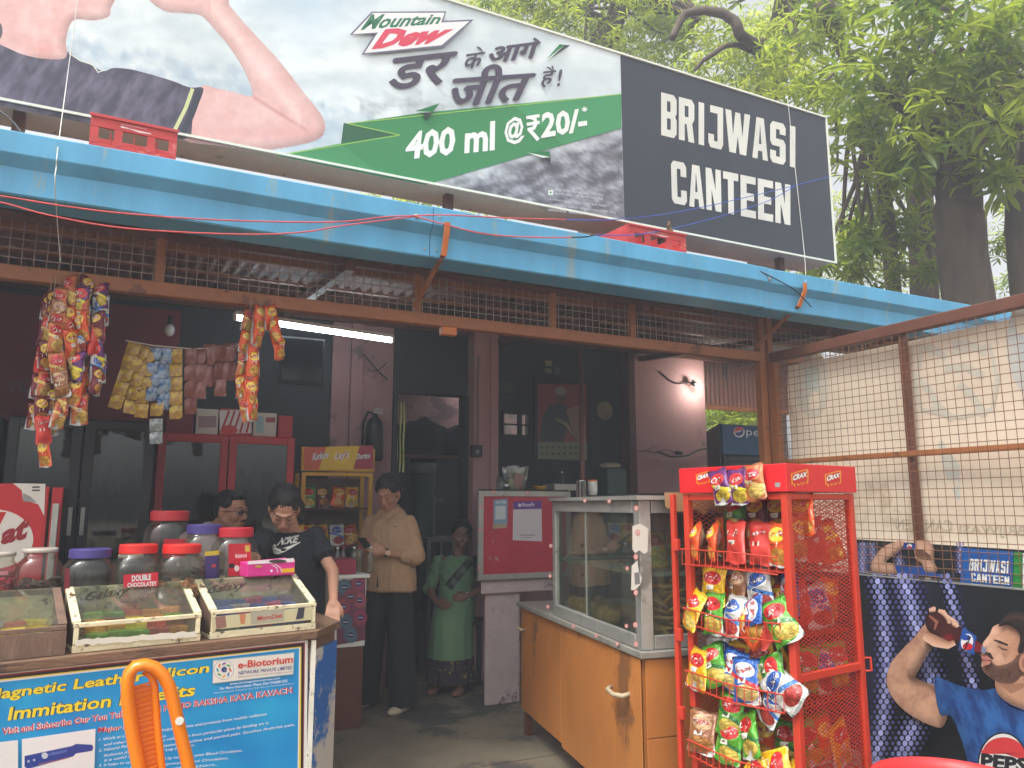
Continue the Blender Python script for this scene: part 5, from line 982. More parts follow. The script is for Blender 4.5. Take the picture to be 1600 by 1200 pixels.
# ---- red chocolate cooler at the left edge
KY = 4.3; ka, kc, kz = -1.25, onY(74, 800, KY).x, 1.54; kx2 = onY(96, 800, KY).x
kk = thing('red_chocolate_cooler', 'red chocolate cooler with a big white oval on its door at the left edge', 'cooler', ((ka + kc) / 2, KY + .25, 0))
yb('body', ka, kx2, KY + .04, KY + .5, .05, kz, m_black, kk, bevel=.008); yb('door', ka, kc, KY, KY + .035, .1, kz + .0, m_red, kk, bevel=.004)
yb('side_column', kc + .012, kx2, KY, KY + .038, .1, kz - .004, m_red, kk, bevel=.004); yb('handle', kc + .020, kx2 - .010, KY - .022, KY - .0005, 1.0, 1.46, m_alu, kk, bevel=.004)
P_ = Print(lambda u, v, h: onY(u, v, KY - .0005 - h), .0003); P_.poly([(-40, 755), (71, 756), (62, 868), (62, 1000), (-40, 1000)], (196, 30, 38)); P_.poly([(20, 755), (71, 756), (69, 806), (60, 788), (46, 784), (36, 782), (34, 766)], (224, 218, 206)); P_.poly([(36, 770), (36, 783), (58, 786), (48, 776)], (150, 150, 146))
P_.ell(-8, 842, 60, 46, (226, 218, 206), n=40); P_.ell(48, 809, 1.6, 1.8, (170, 60, 60)); P_.poly([(-20, 800), (10, 800), (-2, 824), (-30, 840)], (196, 30, 38)); P_.text('at', (1, 852), (42, 842), (1, 826), (48, 806), (150, 22, 36), .05, .12); P_.line([(50, 761), (62, 761)], 2.4, (90, 86, 80)); P_.line([(50, 766), (62, 766)], 2.4, (90, 86, 80)); P_.build('door_print', kk)
# ---- lamps
ta, tb_ = onZ(367, 496, 2.69), onZ(613, 532, 2.69); tl = thing('tube_light', 'long lit white tube light under the tin roof', 'tube light', (ta + tb_) / 2)
part('tube', lambda b: b.tube([ta, tb_], .018, 10), emit('tube_glow', (235, 248, 255), 11), tl, smooth=True); part('batten', lambda b: b.bar(ta + V((0, 0, .03)), tb_ + V((0, 0, .03)), .04, .025), m_white, tl)
for q in (ta, tb_): part('end_cap', lambda b: b.box(q + V((0, 0, .005)), (.02, .04, .05)), m_white, tl)
c = onY(1092, 604, 6.2); bl_ = thing('wall_bulb', 'small lit bulb in a black holder on the pink wall at the right', 'bulb', c)
part('bulb', lambda b: b.ell(c, (.03, .03, .03), n=16, m=10), emit('bulb_glow', (255, 246, 225), 14), bl_, smooth=True); hc = onY(1080, 597, 6.25); part('holder', lambda b: b.tube([hc, c + (hc - c) * .35], [.03, .022], 12), m_black, bl_, smooth=True); part('lead', lambda b: b.tube([hc, onY(1060, 600, 6.28), onY(1046, 594, 6.29), onY(1030, 580, 6.29)], .006, 6), m_black, bl_)
pl = bpy.data.lights.new('bulb_light', 'POINT'); pl.energy = 4; pl.shadow_soft_size = .03; pl.color = (1, .95, .85); plo = bpy.data.objects.new('bulb_light', pl); plo.location = c + V((0, -.045, 0)); COL.objects.link(plo)
cb = MB(); cb.tube([onY(u, v, 6.28) for u, v in ((1028, 706), (1050, 714), (1075, 712), (1092, 703), (1108, 700))], .008, 6); cb.box(onY(1061, 708, 6.27), (.07, .03, .03)); tag(cb.build('wall_cable', m_dark), 'dark cable with a lumpy joint low on the pink wall below the bulb', 'cable')
c = onZ(265, 516, 2.66); t = thing('ceiling_bulb', 'small unlit glossy bulb hanging under the roof at the left', 'bulb', c); part('bulb', lambda b: b.ell(c, (.035, .035, .045), n=14, m=9), mat('milky_glass', (220, 222, 220), .1, coat=.8), t, smooth=True); part('cap', lambda b: b.tube([c + V((0, 0, .04)), c + V((0, 0, .10))], .018, 10), m_black, t)
# ---- drinks crate and printed drum between the women
DY = 5.25; da, dc = onY(522, 900, DY).x, onY(573, 900, DY).x
dr = thing('printed_counter_box', 'boxy stand printed with pink and teal emblem discs behind the beige shirted woman', 'stand', ((da + dc) / 2, DY + .2, 0))
yb('box', da, dc, DY, DY + .45, .52, .965, m_white, dr, bevel=.004); yb('base', da + .01, dc - .005, DY + .012, DY + .44, 0, .519, m_brownd, dr, bevel=.004); yb('top', da - .02, dc + .02, DY - .015, DY + .46, .966, .99, m_white, dr, bevel=.003)
P_ = Print(lambda u, v, h: onY(u, v, DY - .0005 - h)); P_.poly([(526, 908), (571, 903), (571, 1000), (526, 1008)], (110, 52, 82))
for i, (u, v, c_) in enumerate(((538, 918, (60, 130, 140)), (560, 912, (170, 60, 90)), (536, 948, (180, 70, 80)), (562, 938, (190, 96, 110)), (540, 972, (60, 120, 140)), (563, 965, (170, 60, 100)), (548, 992, (60, 130, 150)), (548, 932, (150, 60, 70)))): P_.ell(u, v, 11, 13, c_, mixc(c_, (100, 50, 80), .5), n=16); P_.ell(u, v, 5.5, 4.5, (36, 40, 90), n=12); P_.line([(u - 4, v), (u + 4, v)], 1.4, (200, 200, 210))
P_.build('emblem_print', dr)
cr_ = thing('drinks_tray', 'pink printed tray of small clear bottles on the white stand top', 'tray', ((da + dc) / 2, DY + .12, .991)); yb('tray', da + .01, dc - .07, DY + .02, DY + .30, .991, 1.09, mat('pink_tray', (150, 40, 66), .5), cr_, bevel=.004)
for i in range(5): bottle('water_bottle', 'small clear capped bottle, %s from the left in the pink tray' % ('first', 'second', 'third', 'fourth', 'last')[i], 'bottle', da + .04 + i * .058, DY + .09 + .07 * (i % 2), 1.0, .17, .024, glass('jar_clear'), m_red if i % 2 else m_white, 'clear bottles in the pink tray')
# ================================================================== IN FRONT OF THE CANTEEN
def packet_mat(key, base, disc, pic, band=None, back=(200, 200, 196)):
    """foil packet print: colour field, logo disc, a tilted band and a heap of chips low down"""
    n = 'packet_' + key
    if n in MATS: return MATS[n]
    m = bpy.data.materials.new(n); m.use_nodes = True; MATS[n] = m; N = m.node_tree.nodes; L = m.node_tree.links; b = N['Principled BSDF']
    tc = N.new('ShaderNodeTexCoord'); sx = N.new('ShaderNodeSeparateXYZ'); L.new(tc.outputs['Object'], sx.inputs[0])
    def math_(op, a, c=None, d=None):
        q = N.new('ShaderNodeMath'); q.operation = op
        for i, x in enumerate((a, c, d)):
            if x is None: continue
            if hasattr(x, 'links'): L.new(x, q.inputs[i])
            else: q.inputs[i].default_value = x
        return q.outputs[0]
    def oval(cx, cz, rx, rz):
        dx = math_('DIVIDE', math_('SUBTRACT', sx.outputs[0], cx), rx); dz = math_('DIVIDE', math_('SUBTRACT', sx.outputs[2], cz), rz)
        return math_('LESS_THAN', math_('ADD', math_('MULTIPLY', dx, dx), math_('MULTIPLY', dz, dz)), 1.)
    def over(col, c2, f):
        x = N.new('ShaderNodeMix'); x.data_type = 'RGBA'; L.new(f, x.inputs[0]); L.new(col, x.inputs[6]) if hasattr(col, 'links') else setattr(x.inputs[6], 'default_value', lin(col) + (1,))
        L.new(c2, x.inputs[7]) if hasattr(c2, 'links') else setattr(x.inputs[7], 'default_value', lin(c2) + (1,)); return x.outputs[2]
    vo = N.new('ShaderNodeTexVoronoi'); vo.inputs['Scale'].default_value = 45; L.new(tc.outputs['Object'], vo.inputs['Vector'])
    cr = N.new('ShaderNodeValToRGB'); L.new(vo.outputs['Distance'], cr.inputs[0]); k = lin(pic); cr.color_ramp.elements[0].color = k + (1,); cr.color_ramp.elements[1].color = tuple(x * .45 for x in k) + (1,); cr.color_ramp.elements[1].position = .8
    col = over(base, cr.outputs[0], oval(.01, -.052, .052, .034)); col = over(col, disc, oval(0, .043, .050, .032))
    if band: col = over(col, band, math_('COMPARE', math_('MULTIPLY_ADD', sx.outputs[0], .35, sx.outputs[2]), -.004, .009))
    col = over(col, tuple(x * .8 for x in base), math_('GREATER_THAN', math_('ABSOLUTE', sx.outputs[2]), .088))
    col = over(col, back, math_('GREATER_THAN', sx.outputs[1], .004))
    L.new(col, b.inputs['Base Color']); b.inputs['Roughness'].default_value = .28; b.inputs['Metallic'].default_value = .15; b.inputs['Coat Weight'].default_value = .35; b.inputs['Coat Roughness'].default_value = .12
    no = N.new('ShaderNodeTexNoise'); no.inputs['Scale'].default_value = 34; no.inputs['Detail'].default_value = 3; no.inputs['Distortion'].default_value = 1.; L.new(tc.outputs['Object'], no.inputs['Vector']); bp = N.new('ShaderNodeBump'); bp.inputs['Strength'].default_value = .8; bp.inputs['Distance'].default_value = .014; L.new(no.outputs[0], bp.inputs['Height']); L.new(bp.outputs[0], b.inputs['Normal'])
    return m
PK = {'red': ((176, 26, 34), (236, 200, 60), (226, 170, 70), None, "Lay's"), 'orange': ((222, 84, 30), (240, 206, 70), (236, 176, 70), None, "Lay's"), 'yellow': ((236, 186, 24), (200, 40, 40), (246, 216, 110), None, "Lay's"),
      'green': ((84, 160, 44), (200, 40, 40), (236, 206, 90), (40, 110, 50), "Lay's"), 'blue': ((36, 92, 176), (220, 224, 230), (240, 214, 130), (200, 40, 50), "Lay's"), 'maroon': ((112, 24, 40), (226, 190, 60), (220, 160, 60), None, "Lay's"),
      'white': ((206, 206, 202), (40, 90, 170), (190, 60, 50), (60, 120, 190), 'Uncle'), 'brown': ((150, 100, 66), (206, 170, 130), (190, 130, 60), None, 'Chips'), 'purple': ((104, 44, 110), (226, 60, 60), (236, 206, 60), (230, 220, 60), 'Crax'), 'copper': ((196, 110, 60), (200, 40, 50), (246, 210, 110), (230, 200, 120), 'Crax')}
def packet_mesh(seed, w_=.142, h_=.196, t_=.021, nx=9, nz=11):
    r = random.Random(seed); vs = []; ph = [r.uniform(0, 6) for _ in range(6)]
    def pt(i, j, s):
        a = -1 + 2 * i / nx; c = -1 + 2 * j / nz; edge = max(0, 1 - abs(a) ** 3) * max(0, 1 - abs(c) ** 4) ** .7
        x = a * w_ / 2 * (1 - .09 * (1 - abs(c) ** 2) ) * (1 - .03 * sin(3 * c + ph[0])); z = c * h_ / 2 + .004 * sin(4 * a + ph[1]) * (abs(c) > .95)
        y = s * t_ * edge * (1 + .30 * sin(3.6 * a + ph[2]) + .28 * sin(4.5 * c + ph[3]) + .2 * sin(5 * a + 6 * c + ph[5])) + .007 * sin(1.7 * c + ph[4]) + .005 * sin(2 * a + ph[5]) + s * .003 * r.uniform(-1, 1) * (edge > .05)
        return (x, y, z)
    for s in (-1, 1): vs += [pt(i, j, s) for j in range(nz + 1) for i in range(nx + 1)]
    K_ = (nx + 1) * (nz + 1); fs = []
    for j in range(nz):
        for i in range(nx): a = j * (nx + 1) + i; fs += [(a, a + 1, a + nx + 2, a + nx + 1), (K_ + a, K_ + a + nx + 1, K_ + a + nx + 2, K_ + a + 1)]
    for i in range(nx): fs += [(i, K_ + i, K_ + i + 1, i + 1)]; a = nz * (nx + 1) + i; fs += [(a, a + 1, K_ + a + 1, K_ + a)]
    for j in range(nz): a = j * (nx + 1); fs += [(a, a + nx + 1, K_ + a + nx + 1, K_ + a)]; a += nx; fs += [(a, K_ + a, K_ + a + nx + 1, a + nx + 1)]
    return vs, fs, pt
PM = {}; LGM = {}
PGEO = [packet_mesh(s) for s in range(4)]
def pk_mesh(key, v):
    if (key, v) not in PM:
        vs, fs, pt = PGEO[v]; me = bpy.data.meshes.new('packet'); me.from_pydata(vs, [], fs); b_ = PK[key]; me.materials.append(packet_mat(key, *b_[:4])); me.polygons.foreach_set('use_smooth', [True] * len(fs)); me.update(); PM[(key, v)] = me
        P = Print(lambda u, w_, h: (lambda q: V((q[0], q[1] - .0012 - h, q[2])))(pt((u / .142 + .5) * 9, (w_ / .196 + .5) * 11, -1)))
        P.text(b_[4], (-.046, .022), (.044, .032), (-.046, .054), (.046, .064), (240, 238, 230), .02, .15, out=(190, 30, 36) if key != 'white' else (30, 50, 120), ow=.06)
        P.poly([(-.03, .006), (.012, .010), (.012, -.012), (-.03, -.016)], (226, 222, 206)); P.line([(-.024, 0), (.004, .003)], .002, (110, 70, 60)); P.line([(-.024, -.006), (0, -.004)], .002, (110, 70, 60))
        me2 = bpy.data.meshes.new('logo'); me2.from_pydata([tuple(p) for p in P.v], [], P.f); ca = me2.color_attributes.new('Col', 'FLOAT_COLOR', 'POINT'); ca.data.foreach_set('color', np.array([list(c) + [1.] for c in P.c], dtype=np.float32).ravel()); me2.materials.append(ink_mat('packet_ink', .35, .3, .05)); LGM[(key, v)] = me2
    return PM[(key, v)], LGM[(key, v)]
def packet(key, M, label, group=None, logo=True, parent=None, v=None):
    v = random.randrange(4) if v is None else v; me, lg = pk_mesh(key, v)
    o = bpy.data.objects.new('snack_packet', me); COL.objects.link(o)
    if parent is not None: o.parent = parent; o.matrix_basis = WM[parent.name].inverted() @ M; WM[o.name] = M
    else: o.matrix_world = M; WM[o.name] = M; tag(o, label, 'snack packet', group)
    if logo:
        l = bpy.data.objects.new('logo', lg); COL.objects.link(l); l.parent = o
    return o
# ------------------------------------------------------------------ snack rack
RN = V((2.287, 2.212, 0)); ra = V((-.145, .989, 0)).normalized(); rb_ = V((.989, .145, 0)).normalized(); LA, LB = .53, .451; RT = 1.50
R3 = lambda a, b, z: RN + ra * a + rb_ * b + V((0, 0, z))
m_rr = mat('rack_red', (196, 60, 38), .42, var=.08, scale=6, wear=(150, 40, 30), wearamt=.12, wscale=9, coat=.1)
rk = thing('snack_rack', 'tall red wire snack rack under a red name header at the front right', 'snack rack', R3(LA / 2, LB / 2, 0))
def rbar(name, p, q, w_=.026, h_=None, m=m_rr): return part(name, lambda b: b.bar(p, q, w_, h_ or w_, (0, 0, 1) if abs((q - p).normalized().z) < .9 else tuple(ra)), m, rk, bevel=.003)
for a, b_ in ((.013, .013), (LA - .013, .013), (.013, LB - .013), (LA - .013, LB - .013)): rbar('post', R3(a, b_, .02), R3(a, b_, RT), .03)
rbar('gate_post', R3(LA + .05, -.012, .02), R3(LA + .05, -.012, 1.5), .022)
for z in (1.28, .58, .9): part('hinge', lambda b: b.box(R3(LA + .03, -.022, z), (.02, .03, .05), Matrix.Rotation(.15, 3, 'Z')), m_rr, rk, bevel=.002)
for z in (.1, RT - .015):
    for p, q in (((.028, .013), (LA - .028, .013)), ((.013, .028), (.013, LB - .028)), ((LA - .013, .028), (LA - .013, LB - .028)), ((.028, LB - .013), (LA - .028, LB - .013))): rbar('rail', R3(*p, z), R3(*q, z), .024)
rbar('rail', R3(.008, .028, .81), R3(.008, LB - .028, .81), .02, .03)
part('latch', lambda b: b.tube([R3(-.002, LB, .84), R3(-.012, LB + .025, .84), R3(-.012, LB + .025, .79), R3(-.002, LB, .79)], .005, 6), m_rr, rk)
# expanded metal cladding (near side, far side, back)
def expanded(fn, W_, z0, z1, pitch):
    b = MB(); H_ = z1 - z0; sl = .42
    for sg_ in (1, -1):
        c = -W_ * sl
        while c < H_ + W_ * sl:
            s0, s1 = 0., W_; y0 = c + (0 if sg_ > 0 else W_ * sl); y1 = y0 + sg_ * W_ * sl
            pts = []
            for t in (0, 1): pts.append((s0 + (s1 - s0) * t, y0 + (y1 - y0) * t))
            (xa_, ya_), (xb_, yb_) = pts
            def clip(xa_, ya_, xb_, yb_):
                for lim, gt in ((0, 1), (H_, 0)):
                    fa, fb = (ya_ - lim, yb_ - lim) if gt else (lim - ya_, lim - yb_)
                    if fa < 0 and fb < 0: return None
                    if fa < 0: t = fa / (fa - fb); xa_, ya_ = xa_ + (xb_ - xa_) * t, ya_ + (yb_ - ya_) * t
                    if fb < 0: t = fb / (fb - fa); xb_, yb_ = xb_ + (xa_ - xb_) * t, yb_ + (ya_ - yb_) * t
                return xa_, ya_, xb_, yb_
            k = clip(xa_, ya_, xb_, yb_)
            if k and hypot(k[2] - k[0], k[3] - k[1]) > .01: b.bar(fn(k[0], z0 + k[1], .0006 * sg_), fn(k[2], z0 + k[3], .0006 * sg_), .0024, .0024)
            c += pitch
    return b
tag(expanded(lambda s_, z, o: R3(.012 + o, .03 + s_, z), LB - .06, .115, RT - .03, .0145).build('expanded_mesh', m_rr, rk), kind='stuff')
tag(expanded(lambda s_, z, o: R3(LA - .012 + o, .03 + s_, z), LB - .06, .115, RT - .03, .02).build('expanded_mesh', m_rr, rk), kind='stuff')
tag(expanded(lambda s_, z, o: R3(.03 + s_, LB - .012 + o, z), LA - .06, .115, RT - .03, .024).build('expanded_mesh', m_rr, rk), kind='stuff')
# header
hz0, hz1 = 1.503, 1.612
part('header', lambda b: b.hexa([R3(-.012, -.012, hz0), R3(-.012, LB + .01, hz0), R3(LA + .01, LB + .01, hz0), R3(LA + .01, -.012, hz0), R3(-.012, -.012, hz1), R3(-.012, LB + .01, hz1), R3(LA + .01, LB + .01, hz1), R3(LA + .01, -.012, hz1)]), mat('header_red', (212, 34, 40), .4, var=.05, coat=.15), rk, bevel=.003)
def crax(P, u, v, s=1., sk=0.):
    q = lambda a, b: (u + a * s, v + b * s + sk * a)
    fr = [(-13, -8), (0, -12), (13, -15), (14, -10), (13.5, 6), (11, 8), (8, 5), (5, 10), (2, 7), (-1, 11), (-4, 8), (-7, 13), (-10, 8), (-12, 10)]
    P.poly([q(*p) for p in fr], (236, 160, 40)); P.poly([q(p[0] * .86 + .2, p[1] * .84 - .3) for p in fr], (206, 32, 36)); P.text('CRAX', q(-10.5, 3.5), q(11.5, -3.5), q(-9.5, -6), q(12, -11), (236, 236, 232), .05, .1, out=(60, 16, 20), ow=.05)
fH1 = lambda u, v, h: onP(u, v, R3(0, -.0123, 1), rb_) - rb_ * h; fH2 = lambda u, v, h: onP(u, v, R3(-.0123, 0, 1), ra) - ra * h
P_ = Print(fH1); crax(P_, 1098, 748, .82, 0); P_.build('logo', rk); P_ = Print(fH1); P_.poly([(1211, 754), (1219, 754), (1219, 761), (1211, 761)], (150, 150, 150)); P_.build('small_sticker', rk)
P_ = Print(fH2); crax(P_, 1249, 748, 1.02, 0); P_.build('logo', rk); P_ = Print(fH2); crax(P_, 1301, 749, .95, 0); P_.build('logo', rk)
# baskets
TZ = [1.20, .955, .70, .425]
for k, z in enumerate(TZ):
    sag = (.0, .02, .015, .02)[k]
    bk = part('basket', lambda b: [b.tube([R3(LA - .02, -.03 - .02 * (t > 0), z + dz), R3(LA / 2, -.055, z + dz - sag), R3(.03, -.04, z + dz - .01)], .0032, 6) for t, dz in ((1, .065), (0, .0))] + [b.tube([R3(LA - .02, -.03, z + dz), R3(LA - .02, LB - .03, z + dz)], .003, 5) for dz in (.065, 0)], m_rr, rk)
    bw = MB()
    for i in range(15):
        a = .03 + (LA - .05) * i / 14; s_ = 1 - abs(a - LA / 2) / (LA / 2); o_ = -.038 - .018 * s_; zz = z - sag * s_
        bw.tube([R3(a, o_, zz + .066), R3(a, o_ - .004, zz - .002), R3(a, .02, zz - .006), R3(a, LB - .03, zz + .0)], .002, 5)
    for i in range(6): bw.tube([R3(.03, .03 + i * .075, z - .002), R3(LA - .02, .03 + i * .075, z - .002)], .002, 5)
    bw.build('basket_wire', m_rr, bk)['kind'] = 'stuff'
RB = Matrix(((rb_.x, ra.x, 0), (rb_.y, ra.y, 0), (0, 0, 1)))        # columns: depth axis, width axis, up
def rack_M(a, b_, z, yaw=0., tilt=0., roll=0., s=.88):
    """packet front (-y local) towards the open side (-rb)"""
    X = -ra; Yd = rb_; Z = V((0, 0, 1)); B3 = Matrix((X, Yd, Z)).transposed()
    R = B3 @ Matrix.Rotation(yaw, 3, 'Z') @ Matrix.Rotation(tilt, 3, 'X') @ Matrix.Rotation(roll, 3, 'Y')
    return Matrix.Translation(R3(a, b_, z)) @ R.to_4x4() @ Matrix.Scale(s, 4)
rnd = random.Random(11); ORD = ['first', 'second', 'third', 'fourth', 'fifth', 'sixth', 'seventh', 'eighth']; TN_ = ['upper shelf', 'second basket', 'third basket', 'lowest basket']; GP = 'snack packets in the red rack'
def rp(key, a, b_, z, yaw, tilt, roll, lab, s=.88): packet(key, rack_M(a, b_, z, yaw, tilt, roll, s), lab, GP)
for i, (key, a) in enumerate((('orange', .47), ('orange', .39), ('red', .27), ('red', .155), ('orange', .06))): rp(key, a, .02 + .015 * (i % 2), TZ[0] + .10, -.15 if i > 1 else -.75, -.1, (.12 if i < 2 else .0) + rnd.uniform(-.05, .05), '%s packet standing %s from the left at the front of the rack upper shelf' % (key, ORD[i]))
for i, (key, a) in enumerate((('green', .38), ('maroon', .27), ('maroon', .16), ('orange', .05))): rp(key, a, .16, TZ[0] + .21, rnd.uniform(-.1, .1), -.15, rnd.uniform(-.05, .05), '%s packet %s from the left in the topmost back row right under the rack header' % (key, ORD[i]))
for i, (key, a) in enumerate((('yellow', .44), ('brown', .33), ('maroon', .22), ('white', .20), ('blue', .08))): rp(key, a, .07 + .03 * (i % 3), TZ[1] + .15 + .01 * (i % 2), rnd.uniform(-.3, .3), -.1, rnd.uniform(-.25, .25), '%s packet %s from the left leaning high behind the second basket of the rack' % (key, ORD[i]))
for i, (key, a, z, r_) in enumerate((('yellow', .48, .055, .3), ('green', .38, .05, -.1), ('white', .29, .05, .1), ('blue', .19, .075, 1.2), ('orange', .20, .02, -1.0), ('red', .12, .03, .7), ('green', .05, .06, -.6))): rp(key, a, -.01 + .01 * (i % 3), TZ[1] + z, rnd.uniform(-.35, .2), -.25, r_, '%s packet %s from the left across the front of the second basket of the rack' % (key, ORD[i]))
for i, (key, a, z, r_) in enumerate((('yellow', .47, .07, .15), ('green', .39, .10, -.35), ('blue', .30, .09, .15), ('blue', .22, .07, -.1), ('green', .13, .12, 1.2), ('white', .12, .0, .5), ('white', .05, .07, -1.0))): rp(key, a, -.012 + .012 * (i % 3), TZ[2] + z, rnd.uniform(-.35, .2), -.2, r_, '%s packet %s from the left across the front of the third basket of the rack' % (key, ORD[i]))
for i, (key, a, z, r_) in enumerate((('brown', .46, .10, .05), ('green', .33, .09, .08), ('green', .33, .19, .1), ('yellow', .20, .0, .6), ('yellow', .12, .05, 1.1), ('yellow', .05, -.01, .3), ('green', .22, .14, -.3))): rp(key, a, -.01 + .014 * (i % 3), TZ[3] + z, rnd.uniform(-.35, .2), -.2, r_, '%s packet %s from the left across the front of the lowest basket of the rack' % (key, ORD[i]))
for k in range(4):
    for row in range(3):
        for i in range(5):
            key = rnd.choice((('orange', 'red', 'orange'), ('orange', 'purple', 'white', 'red'), ('yellow', 'green', 'white', 'green'), ('green', 'yellow', 'orange'))[k])
            rp(key, .055 + i * .10 + rnd.uniform(-.012, .012), .13 + row * .10, TZ[k] + .10 + rnd.uniform(-.01, .03), rnd.uniform(-.5, .5) if i else 1.45 + rnd.uniform(-.25, .25), -.1, rnd.uniform(-.3, .3), '%s packet %s from the near side, %s row of the rack %s' % (key, ORD[i], ('second', 'third', 'back')[row], TN_[k]))
for i, (u, v, key) in enumerate(((1127, 757, 'purple'), (1155, 757, 'purple'), (1180, 750, 'copper'))):
    c = onP(u, v, R3(0, -.03, 1), rb_); a = (c - RN).dot(ra); packet(key, rack_M(a, -.034, c.z - .01, 0, .0, (.18, .08, .12)[i] * -1, .74), ('purple and yellow packet hung first over the rack header', 'purple and yellow packet hung in the middle over the rack header', 'copper brown packet hung last over the rack header')[i], GP)

SB3 = Matrix((V((1, 0, 0)), V((0, 1, 0)), V((0, 0, 1)))).transposed()
for k, (z, keys) in enumerate(((1.432, ('green', 'maroon', 'orange', 'yellow')), (1.142, ('yellow', 'yellow', 'white', 'copper')), (.862, ('maroon', 'red', 'maroon', 'red')))):
    for i, key in enumerate(keys): packet(key, Matrix.Translation((sx0 + .075 + i * .115, SY + .10 + .03 * (i % 2), z + .085)) @ (Matrix.Rotation(rnd.uniform(-.3, .3), 3, 'Z') @ Matrix.Rotation(-.2, 3, 'X') @ Matrix.Rotation(rnd.uniform(-.2, .2), 3, 'Y')).to_4x4() @ Matrix.Scale(.82, 4), '%s packet %s from the left on the %s shelf of the yellow snack stand' % (key, ORD[i], ('top', 'middle', 'low')[k]), 'packets on the yellow snack stand')
for i in range(4):
    p = G0 + ww * (.16 + .13 * (i % 4)) + d1 * (.16 + .02 * (i % 2)); packet('yellow' if i % 2 == 0 else 'copper', Matrix.Translation((*p, zs_ + .02 + .095)) @ Matrix.Rotation(rnd.uniform(-.3, .3), 4, 'Z') @ Matrix.Rotation(-.25, 4, 'X') @ Matrix.Scale(.9, 4), '%s packet %s from the corner post on the glass case shelf' % ('yellow' if i % 2 == 0 else 'copper', ORD[i]), 'packets on the glass case shelf')
# ------------------------------------------------------------------ hanging strands
def strand(lab, pts, keys, s, group, cat='snack strand', Y=4.02):
    """packets joined end to end, hanging from the front beam; pts = centres seen in order"""
    if s > .7:
        pts = [p for a_, b2 in zip(pts, pts[1:]) for p in (a_, ((a_[0] + b2[0]) / 2 + random.uniform(-3, 3), (a_[1] + b2[1]) / 2))] + [pts[-1]]; s *= .84
    c0 = onY(*pts[0], Y); t = thing('packet_strand', lab, cat, (c0.x, Y, onY(*pts[-1], Y).z), group=group); n = len(pts)
    for i, p in enumerate(pts):
        c = onY(*p, Y); a = onY(*pts[max(0, i - 1)], Y); b_ = onY(*pts[min(n - 1, i + 1)], Y); d = (a - b_); roll = atan2(d.x, d.z) if d.length > .01 else 0
        R = Matrix.Rotation(random.uniform(-.9, .9), 3, 'Z') @ Matrix.Rotation(roll, 3, 'Y') @ Matrix.Rotation(random.uniform(-.15, .15), 3, 'X')
        packet(keys[i % len(keys)], Matrix.Translation(c + V((0, random.uniform(-.025, .025), 0))) @ R.to_4x4() @ Matrix.Diagonal((s * .74, s * 1.3, s * random.uniform(.95, 1.1), 1)), '', logo=True, parent=t)
    top = onY(*pts[0], Y); part('string', lambda b: b.tube([top, V((top.x + .005, 4.02, 2.49))], .0022, 5), m_wireg, t)
GS = 'strands of snack packets hanging from the beam'
strand('rightmost strand of purple and white packets in the big left bunch', [(157, 462), (155, 510), (152, 556), (150, 596)], ['purple', 'white', 'maroon', 'red'], .85, GS)
strand('strand of maroon and purple packets second from the right in the left bunch', [(132, 450), (130, 492), (128, 532), (122, 575), (117, 612)], ['maroon', 'purple', 'copper', 'orange', 'white'], .85, GS)
strand('mixed orange and copper strand in the middle of the left bunch', [(110, 455), (106, 500), (112, 540), (128, 585), (124, 640)], ['copper', 'orange', 'orange', 'copper', 'orange'], .85, GS)
strand('strand of gold packets bowed over the left bunch towards its left side', [(95, 470), (90, 508), (88, 550), (96, 600), (92, 648)], ['copper', 'brown', 'copper', 'copper', 'copper'], .8, GS, Y=3.98)
strand('longest strand of the left bunch ending low in a red and white packet', [(82, 472), (76, 515), (72, 555), (68, 600), (64, 640), (68, 672), (69, 708)], ['maroon', 'copper', 'maroon', 'copper', 'maroon', 'red', 'orange'], .62, GS)
strand('outermost left strand of small dark red packets in the left bunch', [(76, 480), (70, 520), (66, 562), (60, 605), (54, 650)], ['maroon', 'maroon', 'red', 'maroon', 'maroon'], .62, GS, Y=4.06)
strand('strand of small blue edged packets inside the left bunch', [(92, 474), (94, 522), (86, 572), (80, 625), (80, 660)], ['blue', 'copper', 'blue', 'maroon', 'blue'], .6, GS, Y=4.07)
strand('short bright orange strand at the right of the right bunch', [(423, 496), (434, 540)], ['orange', 'orange'], .85, GS)
strand('long bright orange strand in the middle of the right bunch', [(405, 497), (396, 545), (394, 590), (394, 635)], ['orange', 'orange', 'orange', 'orange'], .85, GS)
strand('strand of small dark orange packets at the left of the right bunch', [(388, 500), (382, 535), (378, 570), (376, 604), (384, 640)], ['copper', 'orange', 'copper', 'orange', 'copper'], .62, GS, Y=4.07)
# sachets on a line
def sachet_mesh(c, c2):
    n = 'sachet_%d_%d_%d' % c
    if n in PM: return PM[n]
    b = MB(); k = 4
    for s in (-1, 1):
        vs = [((-1 + 2 * i / k) * .032, s * .006 * max(0, 1 - abs(-1 + 2 * i / k) ** 2) * max(0, 1 - abs(-1 + 2 * j / k) ** 4), (-1 + 2 * j / k) * .036) for j in range(k + 1) for i in range(k + 1)]
        b.add(vs, [(j * (k + 1) + i, j * (k + 1) + i + 1, (j + 1) * (k + 1) + i + 1, (j + 1) * (k + 1) + i) for j in range(k) for i in range(k)])
    me = b.mesh('sachet', mat(n, c, .3, metal=.2, var=.15, scale=30, wear=c2, wearamt=.75, wscale=26, coat=.4, bump=.3, bscale=40)); me.polygons.foreach_set('use_smooth', [True] * len(me.polygons)); PM[n] = me; return me
YS, BS, RS, GS_, WS = (206, 176, 40), (60, 104, 160), (140, 84, 70), (120, 150, 60), (190, 196, 196)
